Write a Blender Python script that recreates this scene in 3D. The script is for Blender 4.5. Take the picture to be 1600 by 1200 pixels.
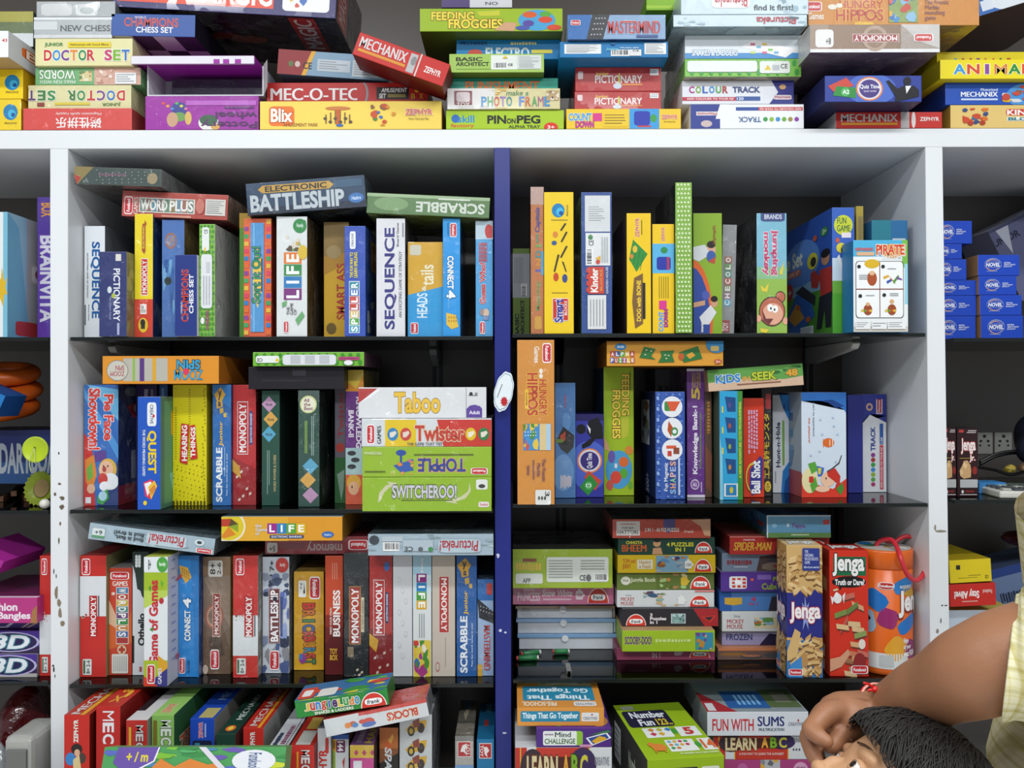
import bpy, bmesh, math, random
from mathutils import Vector, Matrix, Euler

# ---------------------------------------------------------------- scene, camera, world, lights
for o in list(bpy.data.objects):
    bpy.data.objects.remove(o)
SC = bpy.context.scene
COL = SC.collection
FPX, CAMY, CAMZ = 1250.0, -1.74, 1.5
cam_data = bpy.data.cameras.new('camera')
cam_data.sensor_width = 36.0
cam_data.lens = FPX / 1600.0 * 36.0
cam_data.clip_start = 0.02
CAM = bpy.data.objects.new('camera', cam_data)
CAM.location = (0, CAMY, CAMZ)
CAM.rotation_euler = (math.radians(90.4), math.radians(0.12), 0)
COL.objects.link(CAM)
SC.camera = CAM
CR = CAM.rotation_euler.to_matrix()

world = bpy.data.worlds.new('shop_ambience')
SC.world = world
world.use_nodes = True
wb = world.node_tree.nodes['Background']
wb.inputs[0].default_value = (0.86, 0.93, 1.0, 1)
wb.inputs[1].default_value = 0.44

vs = SC.view_settings
vs.view_transform = 'Standard'
vs.look = 'None'
vs.exposure = -0.12
vs.gamma = 1.0
vs.use_curve_mapping = False


def area_light(name, loc, sx, sy, power, color=(0.93, 0.97, 1.0), aim=None):
    l = bpy.data.lights.new(name, 'AREA')
    l.shape = 'RECTANGLE'
    l.size, l.size_y = sx, sy
    l.energy = power
    l.color = color
    o = bpy.data.objects.new(name, l)
    o.location = loc
    if aim is not None:
        d = Vector(aim) - Vector(loc)
        o.rotation_euler = d.to_track_quat('-Z', 'Y').to_euler()
    COL.objects.link(o)
    return o


# fluorescent battens under the shop ceiling, in front of the shelves
area_light('ceiling_light_left', (-1.05, -1.2, 2.98), 1.25, 0.16, 26)
area_light('ceiling_light_right', (1.05, -1.2, 2.98), 1.25, 0.16, 26)
area_light('ceiling_light_aisle', (0.0, -2.7, 2.98), 2.8, 0.25, 84)


# ---------------------------------------------------------------- pixel of the 1600x1200 photo -> point on the plane Y = d
def W(px, py, d):
    v = CR @ Vector(((px - 800) / FPX, -(py - 600) / FPX, -1))
    t = (d - CAMY) / v.y
    return Vector((0, CAMY, CAMZ)) + v * t


def depth_for(px, py, z):
    v = CR @ Vector(((px - 800) / FPX, -(py - 600) / FPX, -1))
    return CAMY + v.y * (z - CAMZ) / v.z


# ---------------------------------------------------------------- materials
def lin(h):
    c = [int(h[i:i + 2], 16) / 255 for i in (0, 2, 4)]
    return tuple(x / 12.92 if x <= 0.04045 else ((x + 0.055) / 1.055) ** 2.4 for x in c) + (1,)


MATS = {}


def mat(hexc, kind='card'):
    k = (hexc, kind)
    if k in MATS:
        return MATS[k]
    m = bpy.data.materials.new(kind + '_' + hexc)
    m.use_nodes = True
    nt = m.node_tree
    b = nt.nodes['Principled BSDF']
    col = lin(hexc)
    tc = nt.nodes.new('ShaderNodeTexCoord')
    nz = nt.nodes.new('ShaderNodeTexNoise')
    nt.links.new(tc.outputs['Object'], nz.inputs['Vector'])
    mx = nt.nodes.new('ShaderNodeMixRGB')
    mx.blend_type = 'MULTIPLY'
    mx.inputs[0].default_value = 1.0
    mx.inputs[1].default_value = col
    rmp = nt.nodes.new('ShaderNodeMapRange')
    nt.links.new(nz.outputs['Fac'], rmp.inputs['Value'])
    nt.links.new(rmp.outputs['Result'], mx.inputs[2])
    nt.links.new(mx.outputs[0], b.inputs['Base Color'])
    lo, hi = 0.94, 1.04
    nz.inputs['Scale'].default_value = 30
    if kind == 'card':
        b.inputs['Roughness'].default_value = 0.42
        b.inputs['Specular IOR Level'].default_value = 0.35
    elif kind == 'wrap':                      # printed card under shrink film
        b.inputs['Roughness'].default_value = 0.4
        b.inputs['Coat Weight'].default_value = 1.0
        b.inputs['Coat Roughness'].default_value = 0.10
        n2 = nt.nodes.new('ShaderNodeTexNoise')       # fine creases of the film, gathered in patches
        n2.inputs['Scale'].default_value = 95
        n2.inputs['Detail'].default_value = 2
        n2.inputs['Distortion'].default_value = 1.6
        nt.links.new(tc.outputs['Object'], n2.inputs['Vector'])
        n3 = nt.nodes.new('ShaderNodeTexNoise')
        n3.inputs['Scale'].default_value = 14
        nt.links.new(tc.outputs['Object'], n3.inputs['Vector'])
        m3 = nt.nodes.new('ShaderNodeMapRange')
        m3.inputs['From Min'].default_value = 0.46
        m3.inputs['From Max'].default_value = 0.66
        nt.links.new(n3.outputs['Fac'], m3.inputs['Value'])
        mu = nt.nodes.new('ShaderNodeMath')
        mu.operation = 'MULTIPLY'
        nt.links.new(n2.outputs['Fac'], mu.inputs[0])
        nt.links.new(m3.outputs['Result'], mu.inputs[1])
        bp = nt.nodes.new('ShaderNodeBump')
        bp.inputs['Strength'].default_value = 1.0
        bp.inputs['Distance'].default_value = 0.05
        nt.links.new(mu.outputs[0], bp.inputs['Height'])
        nt.links.new(bp.outputs[0], b.inputs['Coat Normal'])
    elif kind == 'laminate':
        b.inputs['Roughness'].default_value = 0.35
        nz.inputs['Scale'].default_value = 4
        nz.inputs['Detail'].default_value = 6
        lo, hi = 0.93, 1.02
    elif kind == 'metal':
        b.inputs['Metallic'].default_value = 0.9
        b.inputs['Roughness'].default_value = 0.35
    elif kind == 'plastic':
        b.inputs['Roughness'].default_value = 0.3
    elif kind == 'skin':
        b.inputs['Roughness'].default_value = 0.5
        b.inputs['Subsurface Weight'].default_value = 0.08
        b.inputs['Subsurface Radius'].default_value = (0.012, 0.005, 0.003)
        nz.inputs['Scale'].default_value = 22
        nz.inputs['Detail'].default_value = 5
        lo, hi = 0.84, 1.1
        n2 = nt.nodes.new('ShaderNodeTexNoise')
        n2.inputs['Scale'].default_value = 260
        nt.links.new(tc.outputs['Object'], n2.inputs['Vector'])
        bp = nt.nodes.new('ShaderNodeBump')
        bp.inputs['Strength'].default_value = 0.12
        bp.inputs['Distance'].default_value = 0.002
        nt.links.new(n2.outputs['Fac'], bp.inputs['Height'])
        nt.links.new(bp.outputs[0], b.inputs['Normal'])
    elif kind == 'bag':
        b.inputs['Roughness'].default_value = 0.18
        b.inputs['Coat Weight'].default_value = 0.6
        n2 = nt.nodes.new('ShaderNodeTexNoise')
        n2.inputs['Scale'].default_value = 18
        n2.inputs['Detail'].default_value = 4
        nt.links.new(tc.outputs['Object'], n2.inputs['Vector'])
        bp = nt.nodes.new('ShaderNodeBump')
        bp.inputs['Strength'].default_value = 0.9
        bp.inputs['Distance'].default_value = 0.02
        nt.links.new(n2.outputs['Fac'], bp.inputs['Height'])
        nt.links.new(bp.outputs[0], b.inputs['Normal'])
    rmp.inputs['To Min'].default_value = lo
    rmp.inputs['To Max'].default_value = hi
    MATS[k] = m
    return m


def glass_mat():
    m = bpy.data.materials.new('tinted_shelf_glass')
    m.use_nodes = True
    nt = m.node_tree
    out = nt.nodes['Material Output']
    nt.nodes.remove(nt.nodes['Principled BSDF'])
    tr = nt.nodes.new('ShaderNodeBsdfTransparent')
    tr.inputs[0].default_value = (0.42, 0.47, 0.44, 1)
    gl = nt.nodes.new('ShaderNodeBsdfGlossy')
    gl.inputs['Roughness'].default_value = 0.04
    fr = nt.nodes.new('ShaderNodeFresnel')
    fr.inputs[0].default_value = 1.5
    nz = nt.nodes.new('ShaderNodeTexNoise')
    nz.inputs['Scale'].default_value = 14
    mp = nt.nodes.new('ShaderNodeMapRange')
    mp.inputs['To Min'].default_value = 0.03
    mp.inputs['To Max'].default_value = 0.10
    nt.links.new(nz.outputs['Fac'], mp.inputs['Value'])
    nt.links.new(mp.outputs['Result'], gl.inputs['Roughness'])
    mx = nt.nodes.new('ShaderNodeMixShader')
    nt.links.new(fr.outputs[0], mx.inputs[0])
    nt.links.new(tr.outputs[0], mx.inputs[1])
    nt.links.new(gl.outputs[0], mx.inputs[2])
    nt.links.new(mx.outputs[0], out.inputs['Surface'])
    return m


# ---------------------------------------------------------------- mesh helpers
def link(name, me, parent=None, loc=None):
    o = bpy.data.objects.new(name, me)
    COL.objects.link(o)
    if parent is not None:
        o.parent = parent
    if loc is not None:
        o.location = loc
    return o


def tag(o, label, cat, group=None):
    o['label'] = label
    o['category'] = cat
    if group:
        o['group'] = group
    return o


def struct(o):
    o['kind'] = 'structure'
    return o


def bm_mesh(name, bm, mats, smooth=False):
    me = bpy.data.meshes.new(name)
    bm.normal_update()
    bm.to_mesh(me)
    bm.free()
    for m in mats:
        me.materials.append(m)
    if smooth:
        for p in me.polygons:
            p.use_smooth = True
    return me


def bm_box(bm, x0, x1, y0, y1, z0, z1, mi=0, bevel=0.0, seg=2):
    vs_ = [bm.verts.new(p) for p in ((x0, y0, z0), (x1, y0, z0), (x1, y1, z0), (x0, y1, z0),
                                     (x0, y0, z1), (x1, y0, z1), (x1, y1, z1), (x0, y1, z1))]
    fs = []
    for q in ((0, 3, 2, 1), (4, 5, 6, 7), (0, 1, 5, 4), (1, 2, 6, 5), (2, 3, 7, 6), (3, 0, 4, 7)):
        f = bm.faces.new([vs_[i] for i in q])
        f.material_index = mi
        fs.append(f)
    if bevel > 0:
        es = list({e for f in fs for e in f.edges})
        bmesh.ops.bevel(bm, geom=es, offset=bevel, segments=seg, affect='EDGES', profile=0.6)
    return fs


def box_obj(name, x0, x1, y0, y1, z0, z1, m, parent=None, bevel=0.0015):
    bm = bmesh.new()
    cx, cy, cz = (x0 + x1) / 2, (y0 + y1) / 2, z0
    bm_box(bm, x0 - cx, x1 - cx, y0 - cy, y1 - cy, 0, z1 - z0, 0, bevel)
    o = link(name, bm_mesh(name, bm, [m]), parent)
    o.location = (cx, cy, cz)
    return o


def loft(bm, rings, mi=0, closed_ends=True, smooth=True):
    """rings: list of lists of points with the same count"""
    vr = [[bm.verts.new(p) for p in r] for r in rings]
    n = len(vr[0])
    for a, b in zip(vr, vr[1:]):
        for i in range(n):
            f = bm.faces.new((a[i], a[(i + 1) % n], b[(i + 1) % n], b[i]))
            f.material_index = mi
            f.smooth = smooth
    if closed_ends:
        for r, rev in ((vr[0], True), (vr[-1], False)):
            f = bm.faces.new(list(reversed(r)) if rev else r)
            f.material_index = mi
            f.smooth = smooth


def tube_rings(path, radii, n=12, squash=None, upref=None):
    """rings around a polyline; squash = (a, b) factors across the path"""
    pts = [Vector(p) for p in path]
    rings = []
    up = Vector(upref) if upref is not None else None
    for i, p in enumerate(pts):
        if i == 0:
            t = pts[1] - pts[0]
        elif i == len(pts) - 1:
            t = pts[-1] - pts[-2]
        else:
            t = (pts[i + 1] - pts[i]).normalized() + (pts[i] - pts[i - 1]).normalized()
        t.normalize()
        if up is None:
            up = Vector((0, 0, 1)) if abs(t.z) < 0.9 else Vector((1, 0, 0))
        a = t.cross(up).normalized()
        b = a.cross(t).normalized()
        up = b
        r = radii[i] if isinstance(radii, (list, tuple)) else radii
        sa, sb = squash[i] if isinstance(squash, list) else (squash or (1, 1))
        rings.append([p + a * (r * sa * math.cos(q)) + b * (r * sb * math.sin(q))
                      for q in (2 * math.pi * k / n for k in range(n))])
    return rings


def bezier_pts(ctrl, n=24):
    """Catmull-Rom through the control points"""
    c = [Vector(p) for p in ctrl]
    c = [c[0] * 2 - c[1]] + c + [c[-1] * 2 - c[-2]]
    out = []
    segs = len(c) - 3
    for s in range(segs):
        p0, p1, p2, p3 = c[s:s + 4]
        for k in range(n):
            t = k / n
            out.append(0.5 * ((2 * p1) + (p2 - p0) * t + (2 * p0 - 5 * p1 + 4 * p2 - p3) * t * t
                              + (3 * p1 - p0 - 3 * p2 + p3) * t ** 3))
    out.append(c[-2].copy())
    return out


def tube_obj(name, ctrl, r, m, parent=None, n=10, k=10):
    pts = bezier_pts(ctrl, k)
    org = pts[0].copy()
    pts = [p - org for p in pts]
    bm = bmesh.new()
    loft(bm, tube_rings(pts, r, n))
    o = link(name, bm_mesh(name, bm, [m]), parent)
    o.location = org
    return o


# ---------------------------------------------------------------- printed artwork on box faces (percent coordinates, y down)
TXT = {}


def text_mesh(s, off, sh):
    k = (s, round(off, 4), sh)
    if k in TXT:
        return TXT[k]
    c = bpy.data.curves.new('t', 'FONT')
    c.body = s
    c.offset = off
    c.shear = sh
    c.resolution_u = 3
    c.space_line = 0.85
    o = bpy.data.objects.new('t', c)
    me = o.to_mesh()
    vv = [(v.co.x, v.co.y) for v in me.vertices]
    ff = [tuple(p.vertices) for p in me.polygons]
    o.to_mesh_clear()
    bpy.data.objects.remove(o)
    bpy.data.curves.remove(c)
    TXT[k] = (vv, ff)
    return TXT[k]


def R(x0, y0, x1, y1, c, k=None, f='f'):
    return [('p', [(x0, y0), (x1, y0), (x1, y1), (x0, y1)], c, k, f)]


def P(pts, c, k=None, f='f'):
    return [('p', pts, c, k, f)]


def E(cx, cy, rx, ry, c, k=None, f='f', n=20):
    return [('p', [(cx + rx * math.cos(2 * math.pi * i / n), cy + ry * math.sin(2 * math.pi * i / n))
                   for i in range(n)], c, k, f)]


def RR(x0, y0, x1, y1, c, k=None, f='f', q=0.18, a=None):
    """rounded rectangle; a = corner radii in percent (rx, ry)"""
    rx, ry = a or ((x1 - x0) * q, (y1 - y0) * q)
    pts = []
    for cx, cy, s in ((x1 - rx, y0 + ry, -90), (x1 - rx, y1 - ry, 0), (x0 + rx, y1 - ry, 90), (x0 + rx, y0 + ry, 180)):
        for j in range(4):
            t = math.radians(s + 30 * j)
            pts.append((cx + rx * math.cos(t), cy + ry * math.sin(t)))
    return [('p', pts, c, k, f)]


def T(s, x0, y0, x1, y1, c, r=0, o=None, ow=0.05, b=0.02, k='title', f='f', sh=0):
    b, ow = min(b, .034), min(ow, .042)
    if 'M' in s:                                             # the sharp inner notch of an M folds over when fattened
        b, ow = 0.0, min(ow, .02)
    if s in ('I', 'l', '1', '!', '-'):                       # narrow letters keep their own width
        if r in (90, -90):
            y0, y1 = y0 + (y1 - y0) * .33, y1 - (y1 - y0) * .33
        else:
            x0, x1 = x0 + (x1 - x0) * .33, x1 - (x1 - x0) * .33
    if s == '-':
        if r in (90, -90):
            x0, x1 = x0 + (x1 - x0) * .42, x1 - (x1 - x0) * .42
        else:
            y0, y1 = y0 + (y1 - y0) * .42, y1 - (y1 - y0) * .42
    out = []
    if o:
        out.append(('t', s, (x0, y0, x1, y1), r, b + ow, sh, b, o, k, f))
    shifts = (0,)
    if 'M' in s and len(s) > 2:                              # bold by overprinting slightly to either side
        shifts = (-.045, 0, .045)
    for q in shifts:
        dx = q * (x1 - x0) / len(s) if r in (0, 180) else 0
        dy = q * (y1 - y0) / len(s) if r in (90, -90) else 0
        out.append(('t', s, (x0 + dx, y0 + dy, x1 + dx, y1 + dy), r, b, sh, b, c, k, f))
    return out


def G(x0, y0, x1, y1, c, r=0, k='title', f='f', **_):
    """lettering too small or blurred to read: a run of uneven strokes"""
    rg = random.Random(int(x0 * 31 + y0 * 17 + x1))
    a = []
    t = 0.0
    while t < .96:
        w = min(rg.uniform(.05, .11), 1 - t)
        p, q = rg.uniform(0, .15), rg.uniform(.82, 1)
        if r in (90, -90):
            a += R(x0 + (x1 - x0) * p, y0 + (y1 - y0) * t, x0 + (x1 - x0) * q, y0 + (y1 - y0) * (t + w), c, k, f)
        else:
            a += R(x0 + (x1 - x0) * t, y0 + (y1 - y0) * p, x0 + (x1 - x0) * (t + w), y0 + (y1 - y0) * q, c, k, f)
        t += w + .028
    return a


def FS(x0, y0, x1, y1, r=0, f='f', c='c4232e', s='Funskool'):
    dx, dy = (x1 - x0) * .06, (y1 - y0) * .06
    a = RR(x0, y0, x1, y1, 'f3eded', 'logo', f) + RR(x0 + dx, y0 + dy, x1 - dx, y1 - dy, c, 'logo', f)
    mx, my = ((x1 - x0) * .14, (y1 - y0) * .3) if r in (0, 180) else ((x1 - x0) * .3, (y1 - y0) * .14)
    return a + T(s, x0 + mx, y0 + my, x1 - mx, y1 - my, 'ffffff', r, k='logo', f=f)


def FRANK(x0, y0, x1, y1, f='f', r=0):
    n = 14
    cx, rx, h = (x0 + x1) / 2, (x1 - x0) / 2, y1 - y0
    def dome(s, c):
        return P([(cx + rx * s * math.cos(math.pi * i / n), y1 - h * s * math.sin(math.pi * i / n)) for i in range(n + 1)], c, 'logo', f)
    return (dome(1.0, 'f4e8e4') + dome(.93, 'd23a2c')
            + RR(cx - rx * .66, y1 - h * .58, cx + rx * .66, y1 - h * .16, 'f6f4f4', 'logo', f, q=.3)
            + T('frank', cx - rx * .5, y1 - h * .52, cx + rx * .5, y1 - h * .22, '20242c', k='logo', f=f, sh=.2))


def LAB(x0, y0, x1, y1, n=6, v=False, c='e9eaea', ink='8a8c90', f='f', bar=False, seed=1, k='label'):
    """white information label with rows of small print"""
    rg = random.Random(seed * 77 + int(x0 * 3 + y0))
    a = R(x0, y0, x1, y1, c, k, f)
    dx, dy = x1 - x0, y1 - y0
    for i in range(n):
        t0, t1 = (i + .8) / (n + 1.2), (i + 1.15) / (n + 1.2)
        e = rg.uniform(.55, .94)
        if v:
            a += R(x0 + dx * t0, y0 + dy * .06, x0 + dx * t1, y0 + dy * e, ink, k, f)
        else:
            a += R(x0 + dx * .06, y0 + dy * t0, x0 + dx * e, y0 + dy * t1, ink, k, f)
    if bar:
        a += BAR(x0 + dx * .62, y0 + dy * .45, x0 + dx * .95, y0 + dy * .95, f=f) if not v else \
            BAR(x0 + dx * .5, y0 + dy * .66, x0 + dx * .95, y0 + dy * .95, f=f, v=True)
    return a


def BAR(x0, y0, x1, y1, f='f', v=False, n=13, k='label'):
    rg = random.Random(int(x0 * 7 + y1))
    a = R(x0, y0, x1, y1, 'f4f4f2', k, f)
    t = .06
    while t < .93:
        w = rg.choice((.015, .03, .045))
        if v:
            a += R(x0 + (x1 - x0) * .1, y0 + (y1 - y0) * t, x0 + (x1 - x0) * .8, y0 + (y1 - y0) * (t + w), '23252a', k, f)
        else:
            a += R(x0 + (x1 - x0) * t, y0 + (y1 - y0) * .08, x0 + (x1 - x0) * (t + w), y0 + (y1 - y0) * .82, '23252a', k, f)
        t += w + rg.choice((.02, .03, .05))
    return a


def PIC(x0, y0, x1, y1, bg, cols, n=14, seed=1, k='picture', f='f', size=.3):
    """small printed illustration: overlapping patches of colour inside a rectangle"""
    rg = random.Random(seed)
    a = R(x0, y0, x1, y1, bg, k, f) if bg else []
    dx, dy = x1 - x0, y1 - y0
    for i in range(n):
        cx, cy = rg.uniform(x0, x1), rg.uniform(y0, y1)
        m = rg.randint(5, 8)
        ph = rg.uniform(0, 6)
        s = size * rg.uniform(.35, 1)
        pts = []
        for j in range(m):
            rr = s * rg.uniform(.5, 1)
            t = ph + 2 * math.pi * j / m
            pts.append((min(x1, max(x0, cx + dx * rr * math.cos(t))), min(y1, max(y0, cy + dy * rr * math.sin(t)))))
        a += P(pts, rg.choice(cols), k, f)
    return a


def DOTS(nx, ny, rx, ry, c, x0=0, y0=0, x1=100, y1=100, stag=False, f='f', k=None):
    a = []
    for j in range(ny):
        for i in range(nx):
            x = x0 + (x1 - x0) * (i + .5 + (.25 if stag and j % 2 else 0)) / (nx + (.25 if stag else 0))
            y = y0 + (y1 - y0) * (j + .5) / ny
            a += E(x, y, rx, ry, c, k, f, n=8)
    return a


PART_NAME = {'title': 'title_lettering', 'logo': 'maker_logo', 'label': 'information_label', 'picture': 'printed_picture',
             'small': 'small_print', 'tab': 'hanging_tab'}
FACES = {'f': 0, 'r': 1, 'l': 2, 't': 3, 'b': 4, 'k': 5}
NBOX = [0]
GROUP = [None]


def face_frame(f, w, h, L):
    return {'f': (Vector((-w / 2, 0, h)), Vector((1, 0, 0)), Vector((0, 0, -1)), Vector((0, -1, 0)), w, h),
            't': (Vector((-w / 2, L, h)), Vector((1, 0, 0)), Vector((0, -1, 0)), Vector((0, 0, 1)), w, L),
            'b': (Vector((-w / 2, 0, 0)), Vector((1, 0, 0)), Vector((0, 1, 0)), Vector((0, 0, -1)), w, L),
            'r': (Vector((w / 2, 0, h)), Vector((0, 1, 0)), Vector((0, 0, -1)), Vector((1, 0, 0)), L, h),
            'l': (Vector((-w / 2, L, h)), Vector((0, -1, 0)), Vector((0, 0, -1)), Vector((-1, 0, 0)), L, h)}[f]


class PartMesh:
    def __init__(self):
        self.v, self.f, self.mi, self.slots = [], [], [], []

    def slot(self, m):
        if m not in self.slots:
            self.slots.append(m)
        return self.slots.index(m)

    def add(self, verts, faces, m):
        s = self.slot(m)
        n = len(self.v)
        self.v += verts
        for q in faces:
            self.f.append([n + i for i in q])
            self.mi.append(s)

    def mesh(self, name):
        me = bpy.data.meshes.new(name)
        me.from_pydata([tuple(p) for p in self.v], [], self.f)
        for m in self.slots:
            me.materials.append(m)
        me.polygons.foreach_set('material_index', self.mi)
        me.update()
        return me


def clip100(pts):
    for ax, lim, sg in ((0, 0, 1), (0, 100, -1), (1, 0, 1), (1, 100, -1)):
        out = []
        for i in range(len(pts)):
            a, b = pts[i - 1], pts[i]
            da, db = (a[ax] - lim) * sg, (b[ax] - lim) * sg
            if (da < 0) != (db < 0):
                t = da / (da - db)
                out.append((a[0] + (b[0] - a[0]) * t, a[1] + (b[1] - a[1]) * t))
            if db >= 0:
                out.append(b)
        pts = out
        if len(pts) < 3:
            return []
    return pts


def put_art(art, parts, w, h, L, kind):
    cnt = {}
    tot = {}
    for pr in art:
        tot[pr[-1]] = tot.get(pr[-1], 0) + 1
    for pr in art:
        f = pr[-1]
        k = pr[-2]
        i = cnt[f] = cnt.get(f, 0) + 1
        org, ux, dn, nn, Wd, Hd = face_frame(f, w, h, L)
        org = org + nn * (0.00012 + min(0.00006, 0.0024 / tot[f]) * i)

        def at(x, y):
            return org + ux * (Wd * x / 100) + dn * (Hd * y / 100)
        if pr[0] == 'p':
            pts = [at(x, y) for x, y in clip100(pr[1])]
            if len(pts) < 3:
                continue
            parts.setdefault(k, PartMesh()).add(pts, [list(range(len(pts)))], mat(pr[2], kind))
        else:
            _, s, (x0, y0, x1, y1), r, off, sh, base, c = pr[:8]
            bv, _f = text_mesh(s, base, sh)
            if not bv:
                continue
            ax0, ax1 = min(p[0] for p in bv), max(p[0] for p in bv)
            ay0, ay1 = min(p[1] for p in bv), max(p[1] for p in bv)
            vv, ff = text_mesh(s, off, sh)
            pts = []
            for (x, y) in vv:
                a = (x - ax0) / max(1e-6, ax1 - ax0)
                b = (y - ay0) / max(1e-6, ay1 - ay0)
                if r == 0:
                    p = (x0 + a * (x1 - x0), y1 - b * (y1 - y0))
                elif r == 90:
                    p = (x1 - b * (x1 - x0), y1 - a * (y1 - y0))
                elif r == -90:
                    p = (x0 + b * (x1 - x0), y0 + a * (y1 - y0))
                else:
                    p = (x1 - a * (x1 - x0), y0 + b * (y1 - y0))
                pts.append(at(min(99.6, max(.4, p[0])), min(99.6, max(.4, p[1]))))
            parts.setdefault(k, PartMesh()).add(pts, ff, mat(c, kind))


def make_box(name, label, w, h, L, c, art=(), side=None, top=None, bot=None, left=None, kind='card', cat='game box', group=None):
    """one carton: body mesh (with printed background), child meshes for lettering, logo, labels and pictures"""
    flat = []
    for a in art:
        flat += a
    side = side or c
    cols = [c, side, left or side, top or side, bot or side, side]
    bm = bmesh.new()
    bm_box(bm, -w / 2, w / 2, 0, L, 0, h, 0, min(0.0012, w * .1, h * .1), 2)
    bm.normal_update()
    for f in bm.faces:
        n = f.normal
        ax = max(range(3), key=lambda i: abs(n[i]))
        f.material_index = (1 if n.x > 0 else 2) if ax == 0 else ((5 if n.y > 0 else 0) if ax == 1 else (3 if n.z > 0 else 4))
    parts = {}
    put_art(flat, parts, w, h, L, kind)
    me = bpy.data.meshes.new(name)
    bm.to_mesh(me)
    bm.free()
    for q in cols:
        me.materials.append(mat(q, kind))
    body = parts.pop(None, None)
    if body:                                   # printed background becomes part of the carton mesh
        n0 = len(me.materials)
        for m in body.slots:
            me.materials.append(m)
        bm = bmesh.new()
        bm.from_mesh(me)
        vv = [bm.verts.new(p) for p in body.v]
        for q, s in zip(body.f, body.mi):
            try:
                f = bm.faces.new([vv[i] for i in q])
                f.material_index = n0 + s
            except ValueError:
                pass
        bm.to_mesh(me)
        bm.free()
    o = link(name, me)
    tag(o, label, cat, group or GROUP[0])
    for k, pm in parts.items():
        ch = link(PART_NAME[k], pm.mesh(PART_NAME[k]), o)
    NBOX[0] += 1
    return o


def B(label, x0, x1, y0, y1, d, L, c, *art, rot=0, yaw=0, z=None, X=None, name='game_box', ztop=None, pitch=0, **kw):
    """carton whose front face fills the pixel rectangle at depth d"""
    a, b = W(x0, y1, d), W(x1, y0, d)
    xl, xr = (X if X else (a.x, b.x))
    z0 = a.z if z is None else z
    z1 = b.z if ztop is None else ztop
    w, h = xr - xl, z1 - z0
    o = make_box(name, label, w, h, L, c, art, **kw)
    e = Euler((math.radians(pitch), math.radians(rot), math.radians(yaw)), 'XYZ')
    cen = Vector(((xl + xr) / 2, d, (z0 + z1) / 2))
    o.rotation_euler = e
    o.location = cen - e.to_matrix() @ Vector((0, 0, h / 2)) if rot else Vector((cen.x, d, z0))
    return o


def row(z, items, right=False, gap=0.0006):
    """cartons standing side by side on a shelf; items: dict(args). Neighbours whose depths overlap are kept apart."""
    done = []
    seq = list(reversed(items)) if right else items
    for it in seq:
        label, x0, x1, y0, y1, d, L, c = it[0][:8]
        art, kw = it[0][8:], it[1]
        if d is None:
            d = depth_for((x0 + x1) / 2, y1, z)
        a, b = W(x0, y0, d).x, W(x1, y0, d).x
        w0 = b - a
        if d + L > 0 and not kw.get('rot') and y1 < 1200:
            a, b = (max(a, XR0 - .002), min(b, XR1)) if right else (max(a, XL0 - .002), min(b, XL1 + .002))
        if not kw.get('rot'):
            for (pa, pb, pd, pl, pz) in done:
                if d < pd + pl and pd < d + L:
                    if right and b > pa - gap and a < pb:
                        b = pa - gap
                    elif not right and a < pb + gap and b > pa:
                        a = pb + gap
            if (b - a) < .75 * w0:
                print('SQUEEZED %.2f' % ((b - a) / w0), label)
                if b - a < .012:
                    b, a = (b, b - .012) if right else (a + .012, a)
            done.append((a, b, d, L, 0))
        zt = kw.pop('zb', z)
        B(label, x0, x1, y0, y1, d, L, c, *art, z=(None if kw.get('rot') else zt), X=(a, b), **kw)


def I(*a, **k):
    return (a, k)


def stack(z, items):
    """cartons lying on one another, bottom first: (label, x0, x1, ytop, d, L, colour, art...)"""
    for (a, kw) in items:
        label, x0, x1, yt, d, L, c = a[:7]
        zt = W((x0 + x1) / 2, yt, d).z
        if zt < z + .006:
            print('THIN', label, zt - z)
            zt = z + .012
        B(label, x0, x1, yt, yt + 10, d, L, c, *a[7:], z=z, ztop=zt, **kw)
        z = zt + .0006
    return z

# ---------------------------------------------------------------- the room and the built-in shelving
DEPTH = 0.45
WHITE = mat('e6e8ea', 'laminate')
GREYBACK = mat('625a54', 'laminate')


def slab_poly(name, front, d0, d1, m, parent=None, extra=None):
    """prism: a front outline on the plane Y = d0 pushed back to d1"""
    bm = bmesh.new()
    c = sum((Vector((p.x, 0, p.z)) for p in front), Vector()) / len(front)
    c.z = min(p.z for p in front)
    A_ = [bm.verts.new((p.x - c.x, d0, p.z - c.z)) for p in front]
    B_ = [bm.verts.new((p.x - c.x, d1, p.z - c.z)) for p in front]
    bm.faces.new(A_)
    bm.faces.new(list(reversed(B_)))
    n = len(front)
    for i in range(n):
        bm.faces.new((A_[i], B_[i], B_[(i + 1) % n], A_[(i + 1) % n]))
    bmesh.ops.recalc_face_normals(bm, faces=bm.faces)
    bmesh.ops.bevel(bm, geom=list(bm.edges), offset=0.001, segments=1, affect='EDGES')
    mats = [m]
    if extra:
        for hexc, polys in extra:
            mats.append(mat(hexc))
            for pl in polys:
                f = bm.faces.new([bm.verts.new((q.x - c.x, d0 - 0.0006, q.z - c.z)) for q in pl])
                f.material_index = len(mats) - 1
    o = link(name, bm_mesh(name, bm, mats), parent)
    o.location = c
    return o


struct(box_obj('floor', -3.2, 3.2, -4.2, 0.62, -0.05, 0.0, mat('e4e0d8', 'laminate')))
struct(box_obj('ceiling', -3.2, 3.2, -4.2, 0.62, 3.05, 3.1, mat('e8e8e6', 'laminate')))
struct(box_obj('wall_back', -3.2, 3.2, 0.50, 0.60, 0.0, 3.05, mat('b5b2ae', 'laminate')))

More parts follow.
